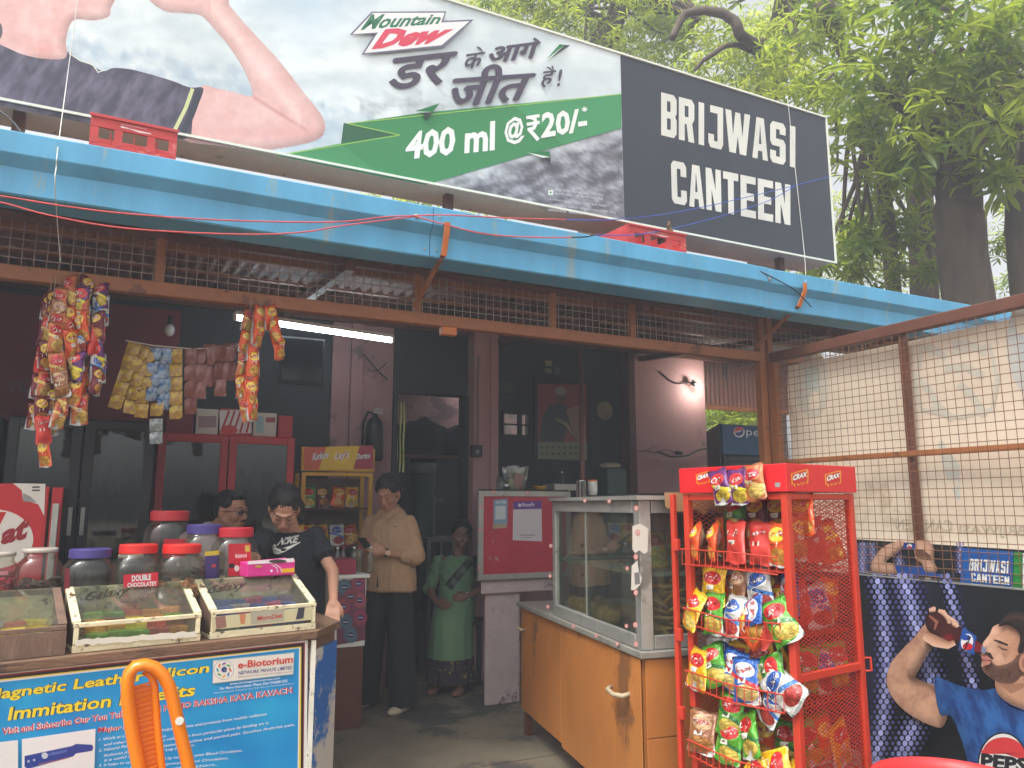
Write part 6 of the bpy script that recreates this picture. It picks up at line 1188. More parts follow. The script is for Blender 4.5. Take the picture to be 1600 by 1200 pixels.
sets = [(208, 545, 182, 628, 5, YS, 'slanting outermost yellow'), (222, 550, 204, 636, 5, YS, 'slanting second yellow'), (232, 556, 221, 642, 5, YS, 'slanting third yellow'), (241, 553, 238, 616, 4, BS, 'first dull blue'), (258, 556, 256, 628, 4, BS, 'second dull blue'), (275, 556, 275, 644, 5, YS, 'upright yellow and green'), (298, 556, 298, 634, 4, RS, 'longest brown'), (312, 556, 312, 610, 3, RS, 'second brown'), (327, 554, 326, 588, 2, RS, 'short third brown'), (344, 552, 344, 606, 3, RS, 'fourth brown'), (360, 550, 358, 580, 2, RS, 'last short brown'), (245, 640, 246, 640, 1, YS, 'single low yellow'), (244, 664, 244, 684, 2, WS, 'silver')]
for (u0, v0, u1, v1, n, c, nm) in sets:
    a = onY(u0, v0, 4.4); b_ = onY(u1, v1, 4.4); t = thing('sachet_strip', '%s strip of sachets hanging on the line between the two packet bunches' % nm, 'sachet strip', b_, group='sachet strips on the line')
    d = a - b_; roll = atan2(d.x, d.z) if n > 1 else 0; step = (d.length / max(1, n - 1)) if n > 1 else .07
    for i in range(n):
        c_ = a.lerp(b_, i / max(1, n - 1)) if n > 1 else a; o = bpy.data.objects.new('sachet', sachet_mesh(c, {YS: (170, 130, 60), BS: (150, 170, 190), RS: (120, 60, 50), WS: (130, 140, 140)}[c])); COL.objects.link(o); o.parent = t
        o.matrix_basis = WM[t.name].inverted() @ Matrix.Translation(c_) @ (Matrix.Rotation(random.uniform(-.3, .3), 3, 'Z') @ Matrix.Rotation(roll, 3, 'Y') @ Matrix.Rotation(random.uniform(-.15, .15), 3, 'X')).to_4x4() @ Matrix.Diagonal((.98, 1, step / .0735, 1))
ln = MB(); ln.tube([onY(u, v, 4.4) for u, v in ((196, 532), (240, 540), (300, 545), (365, 543), (382, 532))], .003, 5); tag(ln.build('hanging_line', m_white), 'thin line carrying the sachet strips between the packet bunches', 'line')

# ------------------------------------------------------------------ sweets counter
FZ = .90; F_ = V((.797, 3.583, 0)); ct = V((.982, .187, 0)).normalized(); cn = V((ct.y, -ct.x, 0)); Bk = V((.965, 3.822, 0))
m_ply = mat('worn_brown_ply', (120, 92, 70), .7, var=.3, scale=5, stretch=(1, 1, 4), bump=.4, wear=(78, 58, 46), wearamt=.45, wscale=4)
m_bluep = mat('peeling_blue_paint', (36, 110, 190), .5, var=.1, wear=(206, 204, 196), wearamt=.68, wscale=2.2, bump=.3, scale=8)
swc = thing('sweets_counter', 'worn counter with a big blue product poster on its front and peeling blue side', 'counter', (0, 3.7, 0))
FL = F_ - ct * 2.4
part('body', lambda b: b.prism([tuple((FL + cn * -.01)[:2]), tuple((F_ + cn * -.01 - ct * .004)[:2]), tuple((Bk + V((-.012, .004, 0)))[:2]), (.93, 4.15), (-1.5, 3.95)], 0, .862), m_ply, swc)
part('side_panel', lambda b: b.hexa([tuple(F_), tuple(F_ + V((-.012, .008, 0))), tuple(Bk + V((-.012, .008, 0))), tuple(Bk), *[tuple(p + V((0, 0, .81))) for p in (F_, F_ + V((-.012, .008, 0)), Bk + V((-.012, .008, 0)), Bk)]]), m_bluep, swc)
part('corner_strip', lambda b: b.bar(F_ + cn * .004 + V((0, 0, .0)), F_ + cn * .004 + V((0, 0, .86)), .02, .02), mat('chipped_white_paint', (222, 218, 204), .6, wear=(96, 70, 54), wearamt=.4, wscale=14), swc)
part('counter_top', lambda b: b.prism([tuple((FL + cn * .02)[:2]), tuple((F_ + cn * .02 + ct * .01)[:2]), tuple((Bk + V((.012, 0, 0)))[:2]), (.945, 4.16), (-1.5, 3.96)], .864, FZ), m_ply, swc, bevel=.004)
fc = lambda off: (lambda u, v, h=0.: onP(u, v, F_ - cn * off, cn) + cn * h)
m_chip = mat('chipped_cream_paint', (226, 216, 180), .6, var=.08, scale=10, wear=(92, 64, 46), wearamt=.42, wscale=16, bump=.4, bscale=50)
m_old = mat('old_varnished_wood', (120, 96, 80), .6, var=.25, scale=6, stretch=(4, 4, 1), bump=.3)
def board(name, lab): return 0
P_ = Print(lambda u, v, h: onP(u, v, F_ + cn * .0035, cn) + cn * h); C3 = lambda pts: [(x / 2.963, 960 + y / 2.963) for x, y in pts]
pst = thing('product_poster', 'big blue health product poster with yellow headline pinned on the sweets counter front', 'poster', F_ - ct * .8 + cn * .002)
a, b_, c_, d_ = [onP(u, v, F_ + cn * .0005, cn) for u, v in C3([(-200, 1100), (1416, 960), (1424, 92), (-200, 282)])]
part('paper', lambda b: b.slab(a, b_, c_, d_, .0028), m_white, pst)
P_.poly(C3([(-200, 1090), (1412, 955), (1418, 96), (-200, 286)]), (232, 228, 222)); P_.poly(C3([(-200, 1088), (1402, 955), (1412, 128), (-200, 262 + 40)]), (150, 30, 40)); P_.poly(C3([(-200, 1088), (1400, 955), (1406, 134), (-200, 270 + 40)]), (26, 24, 26)); P_.poly(C3([(-200, 1088), (1390, 955), (1395, 148), (-200, 296 + 26)]), (238, 206, 60)); P_.poly(C3([(-200, 1088), (1380, 955), (1390, 153), (-200, 302 + 26)]), (236, 232, 226))
P_.raster(*C3([(-200, 337), (1384, 157), (1374, 955), (-200, 1088)]), 24, 12, lambda a, b, x, y: mixc((8, 138, 210), (36, 176, 226), .4 + .5 * fbm(x / 90, y / 60, 2)))
T4 = lambda t, bl, br, hl, hr, col, **k: P_.text(t, *C3([bl, br, (bl[0] + 2, bl[1] - hl), (br[0] + 2, br[1] - hr)]), col, **k)
YT, OT = (248, 222, 50), (24, 50, 60)
T4('Magnetic Leather Silicon', (-75, 416), (968, 280), 66, 56, YT, bold=.025, shear=.12, out=OT, ow=.03); T4('Immitation Benefits', (35, 492), (902, 376), 62, 56, YT, bold=.025, shear=.12, out=OT, ow=.03)
T4('Visit and Subscribe Our You Tube Channel NAMO RAKSHA KAYA KAVACH', (8, 558), (1352, 364), 34, 30, (206, 36, 60), bold=.015, out=(240, 236, 236), ow=.05); T4('Major Benefits', (450, 554), (712, 524), 32, 30, (206, 40, 60), bold=.02, shear=.1, out=(240, 236, 236), ow=.05)
for t, a, b_, h in (('1. Work as a Anti Radiation. It helps to reduce and protects from mobile radiation', (455, 590), (1232, 470), 17), ('and other type of radiations.', (480, 612), (768, 570), 16), ('2. Natural Pain Killer. It helps to relieve pain from particular place by binding on it.', (455, 640), (1243, 510), 17), ('Relieves joint pain. It eliminates backachne and period pain. Soothes Arthritis pain.', (480, 663), (1362, 518), 17), ('It is useful in headache and Leg pain also.', (480, 685), (900, 612), 16), ('3. It helps to control Cholesterol by increasing your Blood Circulation.', (455, 708), (1120, 638), 17), ('It helps to lower BP by improving Blood Circulation.', (480, 730), (1056, 672), 16), ('and blood purification.', (480, 752), (1000, 702), 16)): T4(t, a, b_, h, h, (234, 240, 244), bold=.01, shear=.15)
P_.poly(C3([(982, 210), (1362, 172), (1358, 278), (980, 322)]), (120, 170, 190)); P_.poly(C3([(986, 214), (1358, 177), (1354, 274), (984, 317)]), (236, 230, 220))
cx_, cy2 = C3([(1034, 256)])[0]
P_.ell(cx_, cy2, 15.5, 15, (130, 160, 180), n=30); P_.ell(cx_, cy2, 14.8, 14.3, (240, 236, 226), n=30)
for i in range(8): an = i * pi / 4; P_.ell(cx_ + 10 * cos(an), cy2 + 10 * sin(an), 3.6, 1.5, [(220, 80, 60), (70, 130, 200), (230, 180, 50), (80, 170, 90), (60, 160, 190), (226, 120, 60), (120, 90, 170), (90, 180, 110)][i], rot=an + 1.1, n=8)
P_.text('e', (cx_ - 4.5, cy2 + 4), (cx_ + 4.5, cy2 + 3), (cx_ - 4, cy2 - 5), (cx_ + 5, cy2 - 5.5), (40, 60, 130), .03)
T4('e-Biotorium', (1098, 250), (1352, 222), 34, 34, (206, 70, 52), bold=.025); T4('NETWORK PRIVATE LIMITED', (1100, 278), (1350, 252), 16, 16, (50, 70, 130), bold=.01); T4('BRINGING WELLNESS TO EVERY HOME', (1098, 292), (1350, 266), 6, 6, (120, 120, 130))
T4('www.biomagneticmatress.com', (1058, 328), (1292, 300), 13, 13, (232, 240, 244), bold=.01); T4('For More Information Please Dial 9768881755', (1014, 348), (1326, 312), 13, 13, (232, 240, 244), bold=.01); T4('Watch & Subscribe Channel on You Tube with your Searching Experience', (984, 368), (1356, 322), 9, 9, (222, 234, 240))
P_.poly(C3([(-200, 610), (82, 578), (82, 760), (-200, 790)]), (236, 234, 232)); P_.poly(C3([(100, 574), (440, 526), (432, 780), (100, 790)]), (238, 236, 236))
P_.poly(C3([(112, 652), (330, 606), (350, 596), (424, 600), (430, 612), (424, 628), (350, 640), (336, 654), (126, 712), (112, 700)]), (30, 60, 150)); P_.ell(*C3([(205, 650)])[0], 5, 5, (200, 210, 220), n=14); T4('e-Biotorium', (222, 652), (306, 634), 16, 16, (120, 150, 220), bold=.01); T4('NAMO RAKSHA KAYA KAVACH', (176, 694), (318, 664), 9, 9, (206, 120, 70)); P_.ell(*C3([(130, 676)])[0], 2, 2, (190, 200, 220), n=8); P_.ell(*C3([(156, 670)])[0], 2, 2, (190, 200, 220), n=8)
P_.build('poster_print', pst)
for u, v in ((100, 1036), (225, 1018), (357, 1008)): part('pin', lambda b: b.ell(onP(u, v, F_ + cn * .006, cn), (.006, .006, .006), n=8, m=5), m_chrome, pst)

def sweet_case(lab, b0, b1, f0, f1, t0, t1, mf, off=.03, dep=.27):
    """slanting glass lidded box; pixel pairs give its front sill, front top edge and back top edge"""
    g0 = fc(off); gb = fc(off + dep); L0, L1 = g0(*b0), g0(*b1); zf = (g0(*f0).z + g0(*f1).z) / 2; zb_ = (gb(*t0).z + gb(*t1).z) / 2; L0.z = L1.z = FZ + .002
    A = V((L0.x, L0.y, 0)); Bq = V((L1.x, L1.y, 0)); n_ = -cn * dep; w_ = .022
    t = thing('sweet_case', lab, 'sweet case', (A + Bq) / 2 + n_ / 2 + V((0, 0, FZ + .002)), group='glass lidded sweet cases on the counter'); z0 = FZ + .002; U = V((0, 0, 1))
    e = (Bq - A).normalized()
    def br(name, p, q, w2=w_, h2=w_, m=mf): part(name, lambda b: b.bar(p, q, w2, h2), m, t, bevel=.002)
    br('sill', A + U * (z0 + .014) , Bq + U * (z0 + .014), .02, .028); br('front_rail', A + U * (zf - .008), Bq + U * (zf - .008), .022, .016)
    br('back_rail', A + n_ + U * (zb_ - .01), Bq + n_ + U * (zb_ - .01), .024, .022)
    for p in (A + e * .011, Bq - e * .011):
        br('post', p + U * (z0 + .03), p + U * (zf - .017), .022, .018); br('slant_rail', p + U * zf + n_ * .04, p + n_ * .96 + U * (zb_ - .0), .03, .012)
        part('side_board', lambda b: b.hexa([tuple(p - e * .004 + n_ * .06 + U * z0), tuple(p + e * .004 + n_ * .06 + U * z0), tuple(p + e * .004 + n_ + U * z0), tuple(p - e * .004 + n_ + U * z0), tuple(p - e * .004 + n_ * .06 + U * (zf - .02)), tuple(p + e * .004 + n_ * .06 + U * (zf - .02)), tuple(p + e * .004 + n_ + U * (zb_ - .025)), tuple(p - e * .004 + n_ + U * (zb_ - .025))]), m_old, t)
    part('base', lambda b: b.hexa([tuple(A + n_ * .05 + U * z0), tuple(Bq + n_ * .05 + U * z0), tuple(Bq + n_ + U * z0), tuple(A + n_ + U * z0), tuple(A + n_ * .05 + U * (z0 + .012)), tuple(Bq + n_ * .05 + U * (z0 + .012)), tuple(Bq + n_ + U * (z0 + .012)), tuple(A + n_ + U * (z0 + .012))]), m_chip, t)
    part('back_board', lambda b: b.slab(A + n_ * .985 + U * z0, Bq + n_ * .985 + U * z0, Bq + n_ * .985 + U * (zb_ - .022), A + n_ * .985 + U * (zb_ - .022), .005), m_chip, t)
    part('glass_lid', lambda b: b.slab(A + n_ * .05 + e * .02 + U * (zf + .003), Bq + n_ * .05 - e * .02 + U * (zf + .003), Bq + n_ * .95 - e * .02 + U * (zb_ + .002), A + n_ * .95 + e * .02 + U * (zb_ + .002), .003), glass('case_glass', (236, 240, 232), .07, .05, .05), t)
    part('front_glass', lambda b: b.slab(A + e * .02 + U * (z0 + .028), Bq - e * .02 + U * (z0 + .028), Bq - e * .02 + U * (zf - .016), A + e * .02 + U * (zf - .016), .003), glass('case_glass'), t)
    return t, A, Bq, n_, zf, zb_, z0, e
rnd = random.Random(8)
def fill(S, n, cols, lab, gname, ht=.02):
    t, A, Bq, n_, zf, zb_, z0, e = S; L_ = (Bq - A).length; per = max(3, int(L_ / .085)); i = 0
    for k in range(n):
        row = k // per; a = .05 + (k % per) * (L_ - .1) / per + .04; c = A + e * a + n_ * (.15 + .17 * row) + V((0, 0, z0 + .026 + ht * .6 + .020 * row)); col = cols[k % len(cols)]
        b = MB(); b.box((0, 0, 0), (.080, .048, ht * 1.5)); 
        for q in (-1, 1): b.add([(q * .039, -.021, -.004), (q * .05, -.019, 0), (q * .05, .019, 0), (q * .039, .021, -.004)], [(0, 1, 2, 3)])
        me = b.mesh('bar', mat('wrapper_%d_%d_%d' % col, col, .25, metal=.2, var=.25, scale=25, coat=.5, bump=.4, bscale=60)); o = link_mesh('sweet_bar', me); o.location = c + V((0, 0, .004 * (k % 2))); ang = atan2(e.y, e.x) + rnd.uniform(-.3, .3); o.rotation_euler = (0, rnd.uniform(-.1, .1), ang)
        md = o.modifiers.new('b', 'BEVEL'); md.width = .005; md.segments = 2
        nm = {(120, 180, 40): 'lime green', (226, 150, 40): 'amber', (60, 90, 190): 'blue', (220, 60, 140): 'pink', (226, 200, 50): 'yellow', (190, 190, 196): 'silver', (200, 70, 50): 'red', (130, 60, 40): 'chocolate brown', (110, 60, 140): 'violet'}[col]
        tag(o, '%s wrapped bar, %s in its row, %s row of the %s' % (nm, ORD[k % per] if k % per < 8 else 'last', ('front', 'second', 'third', 'back')[min(row, 3)], lab), 'sweet bar', gname)
G_, AM, BL, PI_, YE, SI, RE, CH, VI = (120, 180, 40), (226, 150, 40), (60, 90, 190), (220, 60, 140), (226, 200, 50), (190, 190, 196), (200, 70, 50), (130, 60, 40), (110, 60, 140)
S1 = sweet_case('old unpainted brown sweet case at the left edge of the counter', (-60, 1024), (101, 1011), (-60, 990), (101, 977), (-60, 926), (97, 920), m_old)
part('front_board', lambda b: b.slab(S1[1] + cn * .012 + V((0, 0, FZ + .003)), S1[2] + cn * .012 + V((0, 0, FZ + .003)), S1[2] + cn * .012 + V((0, 0, S1[4] - .018)), S1[1] + cn * .012 + V((0, 0, S1[4] - .018)), .006), m_old, S1[0])
fill(S1, 12, [YE, SI, RE, YE], 'left edge sweet case', 'wrapped bars in the sweet cases', .018)
S2 = sweet_case('chipped cream sweet case with green and amber bars, middle of the three', (112, 1013), (312, 997), (112, 976), (312, 957), (113, 920), (296, 906), m_chip)
fill(S2, 20, [G_, G_, G_, RE, AM, AM, AM, YE, RE, CH, AM, CH, YE, AM], 'middle sweet case', 'wrapped bars in the sweet cases', .026)
S3 = sweet_case('chipped cream sweet case under the pink box, at the right end of the counter', (328, 991), (492, 975), (326, 957), (494, 939), (305, 907), (462, 897), m_chip)
fill(S3, 20, [SI, BL, PI_, BL, BL, BL, PI_, BL, VI, BL, BL], 'right end sweet case', 'wrapped bars in the sweet cases', .036)
for S, pts, nm in ((S2, ((132, 944), (202, 931), (134, 926), (204, 914)), 'Galaxy'), (S3, ((322, 932), (382, 922), (326, 916), (388, 906)), 'Galaxy')):
    t, A, Bq, n_, zf, zb_, z0, e = S; p0 = A + n_ * .05 + V((0, 0, zf + .003)); nn = e.cross((n_ * .9 + V((0, 0, zb_ - zf)))).normalized(); nn = nn if nn.z > 0 else -nn
    P_ = Print(lambda u, v, h: onP(u, v, p0 + nn * .0035, nn) + nn * h); P_.text(nm, *pts, (50, 46, 40), .012, .35, 3); P_.build('lid_lettering', t)
t, A, Bq, n_, zf, zb_, z0, e = S3
P_ = Print(lambda u, v, h: onP(u, v, A + cn * .0125, cn) + cn * h)
P_.poly([(330, 964), (488, 948), (488, 968), (331, 984)], (206, 200, 160)); P_.poly([(336, 964), (352, 962), (354, 980), (338, 983)], (150, 110, 100)); P_.poly([(391, 956), (444, 951), (444, 970), (392, 976)], (176, 170, 150)); P_.text('MicroDiet', (402, 970), (441, 965), (402, 963), (441, 958), (180, 40, 40), .02); P_.poly([(466, 950), (476, 949), (474, 966), (462, 968)], (60, 60, 70)); P_.poly([(374, 960), (384, 959), (382, 974), (376, 975)], (200, 130, 90)); P_.build('pasted_advert', t)
t, A, Bq, n_, zf, zb_, z0, e = S2
P_ = Print(lambda u, v, h: onP(u, v, A + cn * .0225, cn) + cn * h)
rp_ = [(i, 1000 + random.uniform(-1.5, 1.5) - (i - 118) * .075) for i in range(118, 309, 7)]; P_.poly(rp_ + [(q[0], q[1] + 9 + random.uniform(-1, 1)) for q in rp_[::-1]], (226, 222, 208)); P_.build('torn_paper_strip', t)
# ------------------------------------------------------------------ jars
m_jar = glass('jar_plastic', (238, 238, 230), .075, .05, .035); rnd = random.Random(4)
def jar(lab, uc, vt, rpx, Y, lid, fill_c, fill_h, ht, labelart=None, z0=None, sq=.1):
    p = onY(uc, vt, Y); dist = (p - EYE).dot(_f); r = rpx / FPX * dist; zt = p.z; zb_ = z0 if z0 is not None else max(FZ + .003, zt - ht); H_ = zt - zb_; c = V((p.x, Y, zb_))
    t = thing('sweet_jar', lab, 'jar', c, group='plastic jars on the sweets counter')
    part('jar_body', lambda b: b.lathe([(r * .9, 0), (r, .012), (r * 1.0, H_ * .2), (r * .96, H_ * .27), (r, H_ * .34), (r * .99, H_ * .62), (r * .94, H_ * .74), (r * .74, H_ * .83), (r * .66, H_ * .86), (r * .66, H_ * .97)], c, 28, sq), m_jar, t, smooth=True)
    if lid is not None: part('lid', lambda b: b.lathe([(r * .72, H_ * .86), (r * .74, H_ * .865), (r * .74, H_ * .985), (r * .70, H_), (.0001, H_)], c, 40), mat('lid_%d_%d_%d' % lid, lid, .4, var=.06), t, smooth=False)
    else: part('rim', lambda b: b.lathe([(r * .66, H_ * .93), (r * .70, H_ * .94), (r * .70, H_ * .98), (r * .66, H_), (r * .60, H_ * .99)], c, 30), mat('cloudy_plastic', (190, 180, 170), .3, coat=.4), t, smooth=True)
    if fill_c:
        b = MB(); n = 46
        for i in range(n):
            a = rnd.uniform(0, 6.28); q = r * .82 * sqrt(rnd.random()); z = .02 + H_ * fill_h * rnd.random(); b.box(c + V((q * cos(a), q * sin(a), z)), (.034, .022, .016), Matrix.Rotation(rnd.uniform(0, 3), 3, 'Z') @ Matrix.Rotation(rnd.uniform(-1, 1), 3, 'X'))
        o = b.build('sweets', mat('sweets_%d_%d_%d' % fill_c, fill_c, .35, var=.4, scale=30, coat=.4, wear=(220, 210, 190), wearamt=.3, wscale=30), t); o['kind'] = 'stuff'
    if labelart:
        P = Print(lambda u, v, h: (lambda q: q)(onP(u, v, c + cn * (r * 1.01 + h), cn))); labelart(P); P.build('pasted_label', t)
    return t
LR, LP = (214, 44, 40), (72, 62, 130)
jar('open jar with a clouded pink body cut off by the left edge', 4, 862, 27, 3.80, None, (170, 60, 80), .6, .26)
jar('open jar without a lid holding dark sweets, second from the left', 64, 856, 35, 3.80, None, (60, 34, 26), .45, .27)
jar('nearly empty clear jar with a purple lid behind the middle sweet case', 142, 857, 40, 3.80, LP, (150, 140, 130), .12, .27, lambda P: P.poly([(101, 888), (109, 888), (109, 925), (100, 925)], (120, 30, 44)))
def dbl(P): P.poly([(193, 898), (247, 894), (247, 916), (193, 918)], (206, 30, 56)); P.text('DOUBLE', (206, 909), (236, 906), (206, 899), (236, 897), (236, 236, 236), .03, out=(30, 24, 30), ow=.03); P.text('CHOCOLATEY', (199, 918), (245, 915), (199, 911), (245, 908), (236, 236, 236), .03)
jar('jar with a bright red lid and a red sticker on its front', 217, 850, 37, 3.80, LR, (150, 40, 50), .3, .28, dbl)
jar('jar with a red lid holding pale brown sweets behind the right case corner', 285, 850, 38, 3.80, LR, (176, 120, 80), .35, .28)
def pur(P): P.poly([(320, 862), (343, 860), (343, 905), (320, 905)], (70, 50, 120)); P.poly([(320, 862), (343, 860), (343, 867), (320, 869)], (220, 190, 60)); P.ell(334, 884, 4, 3, (190, 60, 70))
jar('purple lidded jar with a purple and yellow label, in the back row', 320, 819, 35, 4.02, LP, (30, 30, 36), .3, .32, pur)
def kis(P): P.poly([(357, 850), (392, 849), (392, 900), (357, 900)], (190, 30, 46)); P.text('kismi', (368, 872), (385, 871), (368, 865), (386, 864), (236, 220, 216), .02); P.poly([(383, 852), (390, 852), (390, 862), (383, 862)], (196, 180, 70)); P.ell(362, 884, 5, 4, (40, 24, 24)); P.ell(370, 888, 4, 5, (226, 222, 214))
jar('red lidded jar with a big red label beside the black shirted woman', 368, 824, 37, 4.00, (190, 36, 52), (190, 170, 160), .25, .32, kis)
jar('tall jar with a dull red lid behind the bright red lidded jars', 266, 798, 38, 4.12, (170, 40, 48), (120, 60, 50), .2, .34, lambda P: P.poly([(256, 842), (292, 842), (290, 872), (254, 872)], (190, 30, 46)))
jar('empty jar half hidden behind the bright red lidded jar', 205, 866, 26, 3.98, None, None, 0, .25)
# pink box lying on the right case
t, A, Bq, n_, zf, zb_, z0, e = S3
pbx = thing('pink_sweet_box', 'pink printed carton lying on the back rail of the right end sweet case', 'box', V((.52, 3.98, zb_)))
g_ = fc(.24); a0_, a1_ = g_(385, 899), g_(461, 895); a0_.z = a1_.z = zb_ + .004; h1 = g_(385, 874).z - .0
part('carton', lambda b: b.hexa([tuple(a0_), tuple(a1_), tuple(a1_ + V((-.02, .10, 0))), tuple(a0_ + V((-.02, .10, 0))), *[tuple(p) for p in (a0_ + V((0, .0, .062)), a1_ + V((0, 0, .072)), a1_ + V((-.03, .10, .075)), a0_ + V((-.02, .10, .066)))]]), mat('pink_card', (216, 52, 140), .45, var=.08), pbx, bevel=.006)
P_ = Print(lambda u, v, h: fc(.238)(u, v, h)); P_.poly([(387, 877), (459, 872), (460, 878), (387, 882)], (236, 226, 230)); P_.ell(434, 877, 14, 3, (70, 60, 60)); P_.poly([(438, 889), (460, 887), (460, 894), (439, 895)], (236, 176, 40)); P_.line([(424, 882), (432, 887), (434, 895)], 1.6, (230, 200, 210)); P_.line([(429, 881), (438, 887), (440, 894)], 1.6, (230, 200, 210)); P_.ell(404, 885, 6, 2, (190, 150, 60)); P_.ell(424, 892, 2, 2, (236, 230, 236)); P_.build('carton_print', pbx)

# ------------------------------------------------------------------ orange chair
m_oc = mat('orange_plastic', (244, 132, 12), .32, var=.05, scale=3, coat=.35)
CYY = 2.74; cq = lambda x, y, dy=0.: onY(x / 2.963, 960 + y / 2.963, CYY + dy)
och = thing('orange_chair', 'bright orange moulded plastic chair with ribbed back in front of the blue poster', 'chair', (cq(720, 711).x, 2.95, 0))
rim = [(668, 900), (655, 780), (640, 690), (622, 600), (605, 500), (592, 400), (590, 320), (600, 270), (628, 240), (668, 232), (712, 244), (752, 278), (782, 330), (802, 400), (820, 480), (838, 560), (858, 640), (876, 720), (890, 800), (900, 900)]
b = MB(); pts = [cq(x, y) for x, y in rim]; b.tube(pts, .0195, 12); b.v = [V((p.x, CYY + (p.y - CYY) * 1.5, p.z)) for p in b.v]; b.build('back_rim', m_oc, och, smooth=True)
inner = [(668, 262), (700, 285), (716, 330), (722, 430), (732, 560), (748, 700), (762, 900)]; b = MB(); b.tube([cq(x, y, .012) for x, y in inner], .0115, 10); b.build('back_bar', m_oc, och, smooth=True)
b = MB(); L_ = [(603, 330), (612, 430), (628, 540), (645, 640), (664, 760), (680, 900)]; R_ = [(716, 330), (722, 430), (732, 540), (742, 640), (752, 760), (762, 900)]
pl_ = [cq(x, y, .02) for x, y in L_ + R_[::-1]]; b.add(pl_ + [p + V((0, .006, 0)) for p in pl_], [tuple(range(12)), tuple(range(23, 11, -1))] + [(i, (i + 1) % 12, 12 + (i + 1) % 12, 12 + i) for i in range(12)]); b.build('back_panel', m_oc, och)
for i in range(22):
    f = i / 21; y = 330 + 470 * f; xl = 606 + 62 * f + 8; xr = 712 + 44 * f - 6; part('rib', lambda b: b.bar(cq(xl, y + 8, .0165), cq(xr, y - 16, .0165), .006, .006), m_oc, och)
bot = cq(780, 900); sx_ = cq(668, 900).x; ex_ = cq(900, 900).x
part('price_sticker', lambda b: b.lathe([(.0125, 0), (.0125, .001), (.0001, .0012)], cq(828, 482) + V((0, -.031, 0)), 20, R=Matrix.Rotation(radians(90), 3, 'X')), m_white, och)
zs2 = .40; part('seat', lambda b: b.prism([(sx_ - .12, 2.70), (ex_ + .22, 2.70), (ex_ + .20, 3.12), (sx_ - .10, 3.12)], zs2, zs2 + .02), m_oc, och, bevel=.008)
for x0, y0 in ((sx_ - .1, 2.72), (ex_ + .2, 2.72), (ex_ + .18, 3.10), (sx_ - .08, 3.10)): part('leg', lambda b: b.bar((x0, y0, 0), (x0, y0, zs2), .04, .03), m_oc, och)
for p in (cq(668, 900), cq(900, 900)): part('back_upright', lambda b: b.bar(p, V((p.x, 2.72, zs2 + .02)), .03, .03), m_oc, och)
# ------------------------------------------------------------------ red tub
tc_ = V((2.69, 1.90, 0)); tub = thing('red_tub', 'round red plastic waste tub with a crumpled clear wrapper, bottom right corner', 'tub', tc_); tr_ = .265; tz = .49
part('tub_body', lambda b: b.lathe([(tr_ * .74, .0), (tr_ * .78, .01), (tr_ * .95, tz - .03), (tr_ * 1.0, tz - .022), (tr_ * 1.03, tz - .01), (tr_ * 1.02, tz), (tr_ * .985, tz), (tr_ * .93, tz - .04), (tr_ * .76, .02), (.0001, .015)], tc_, 48), m_redp, tub, smooth=True)
cwm = MB(); cwm.ell((0, 0, 0), (.09, .06, .045), n=20, m=12); cwm.v = [q * (1 + .9 * fbm(q.x * 22, q.y * 22, q.z * 22)) + V((2.57, 1.95, tz - .03)) for q in cwm.v]; tag(cwm.build('crumpled_wrapper', glass('wrapper_film', (230, 200, 226), .3, .1, .3)), 'crumpled clear and purple wrapper lying in the red tub', 'wrapper')
# ------------------------------------------------------------------ red drink crates on the roof edge
def crate(lab, M):
    t = thing('drink_crate', lab, 'crate', M=M, group='red drink crates on the roof edge'); w_, d_, h_ = .37, .26, .26; k = dict(world=False)
    P2 = lambda n, f, **q: part(n, f, mat('faded_crate_red', (196, 62, 60), .6, var=.18, scale=6, wear=(214, 120, 112), wearamt=.35, wscale=5), t, world=False, **q)
    P2('rim', lambda b: (b.bx(-w_ / 2, w_ / 2, -d_ / 2, -d_ / 2 + .012, h_ - .085, h_), b.bx(-w_ / 2, w_ / 2, d_ / 2 - .012, d_ / 2, h_ - .085, h_), b.bx(-w_ / 2, -w_ / 2 + .012, -d_ / 2 + .0125, d_ / 2 - .0125, h_ - .085, h_), b.bx(w_ / 2 - .012, w_ / 2, -d_ / 2 + .0125, d_ / 2 - .0125, h_ - .085, h_)), bevel=.003)
    [P2('rim_lip', lambda b: b.bx(-w_ / 2 - .006, w_ / 2 + .006, min(q * (d_ / 2 + .006), q * (d_ / 2 + .0003)), max(q * (d_ / 2 + .006), q * (d_ / 2 + .0003)), h_ - .018, h_ + .004), bevel=.002) for q in (-1, 1)]
    P2('base', lambda b: b.bx(-w_ / 2, w_ / 2, -d_ / 2, d_ / 2, 0, .06), bevel=.003)
    for x in (-w_ / 2 + .0, -.085, .055, w_ / 2 - .035): [P2('pillar', lambda b: b.bx(x, x + .035, y_, y_ + .012, .061, h_ - .086)) for y_ in (-d_ / 2, d_ / 2 - .012)]
    for x in (-.10, 0., .10): P2('divider', lambda b: b.bx(x - .003, x + .003, -d_ / 2 + .0125, d_ / 2 - .0125, .061, h_ - .10))
    for s_ in (-1, 1): P2('end_wall', lambda b: b.bx(s_ * (w_ / 2 - .006) - .006, s_ * (w_ / 2 - .006) + .006, -d_ / 2 + .013, d_ / 2 - .013, .061, h_ - .086))
    P = Print(lambda u, v, h: V((u, -d_ / 2 - .0005 - h, v))); P.line([(-.06, .205), (-.02, .202), (.02, .195), (.07, .197)], [.012, .004, .012, .006], (230, 222, 220)); P.line([(-.06, .224), (.05, .224)], .003, (220, 200, 200)); P.build('logo_swoosh', t, world=False)
crate('faded red drink crate on the gutter in front of the printed dark shirt', Matrix.Translation((-.075, 3.80, 2.992)) @ Matrix.Rotation(.02, 4, 'Z') @ Matrix.Diagonal((.95, 1, .66, 1)))
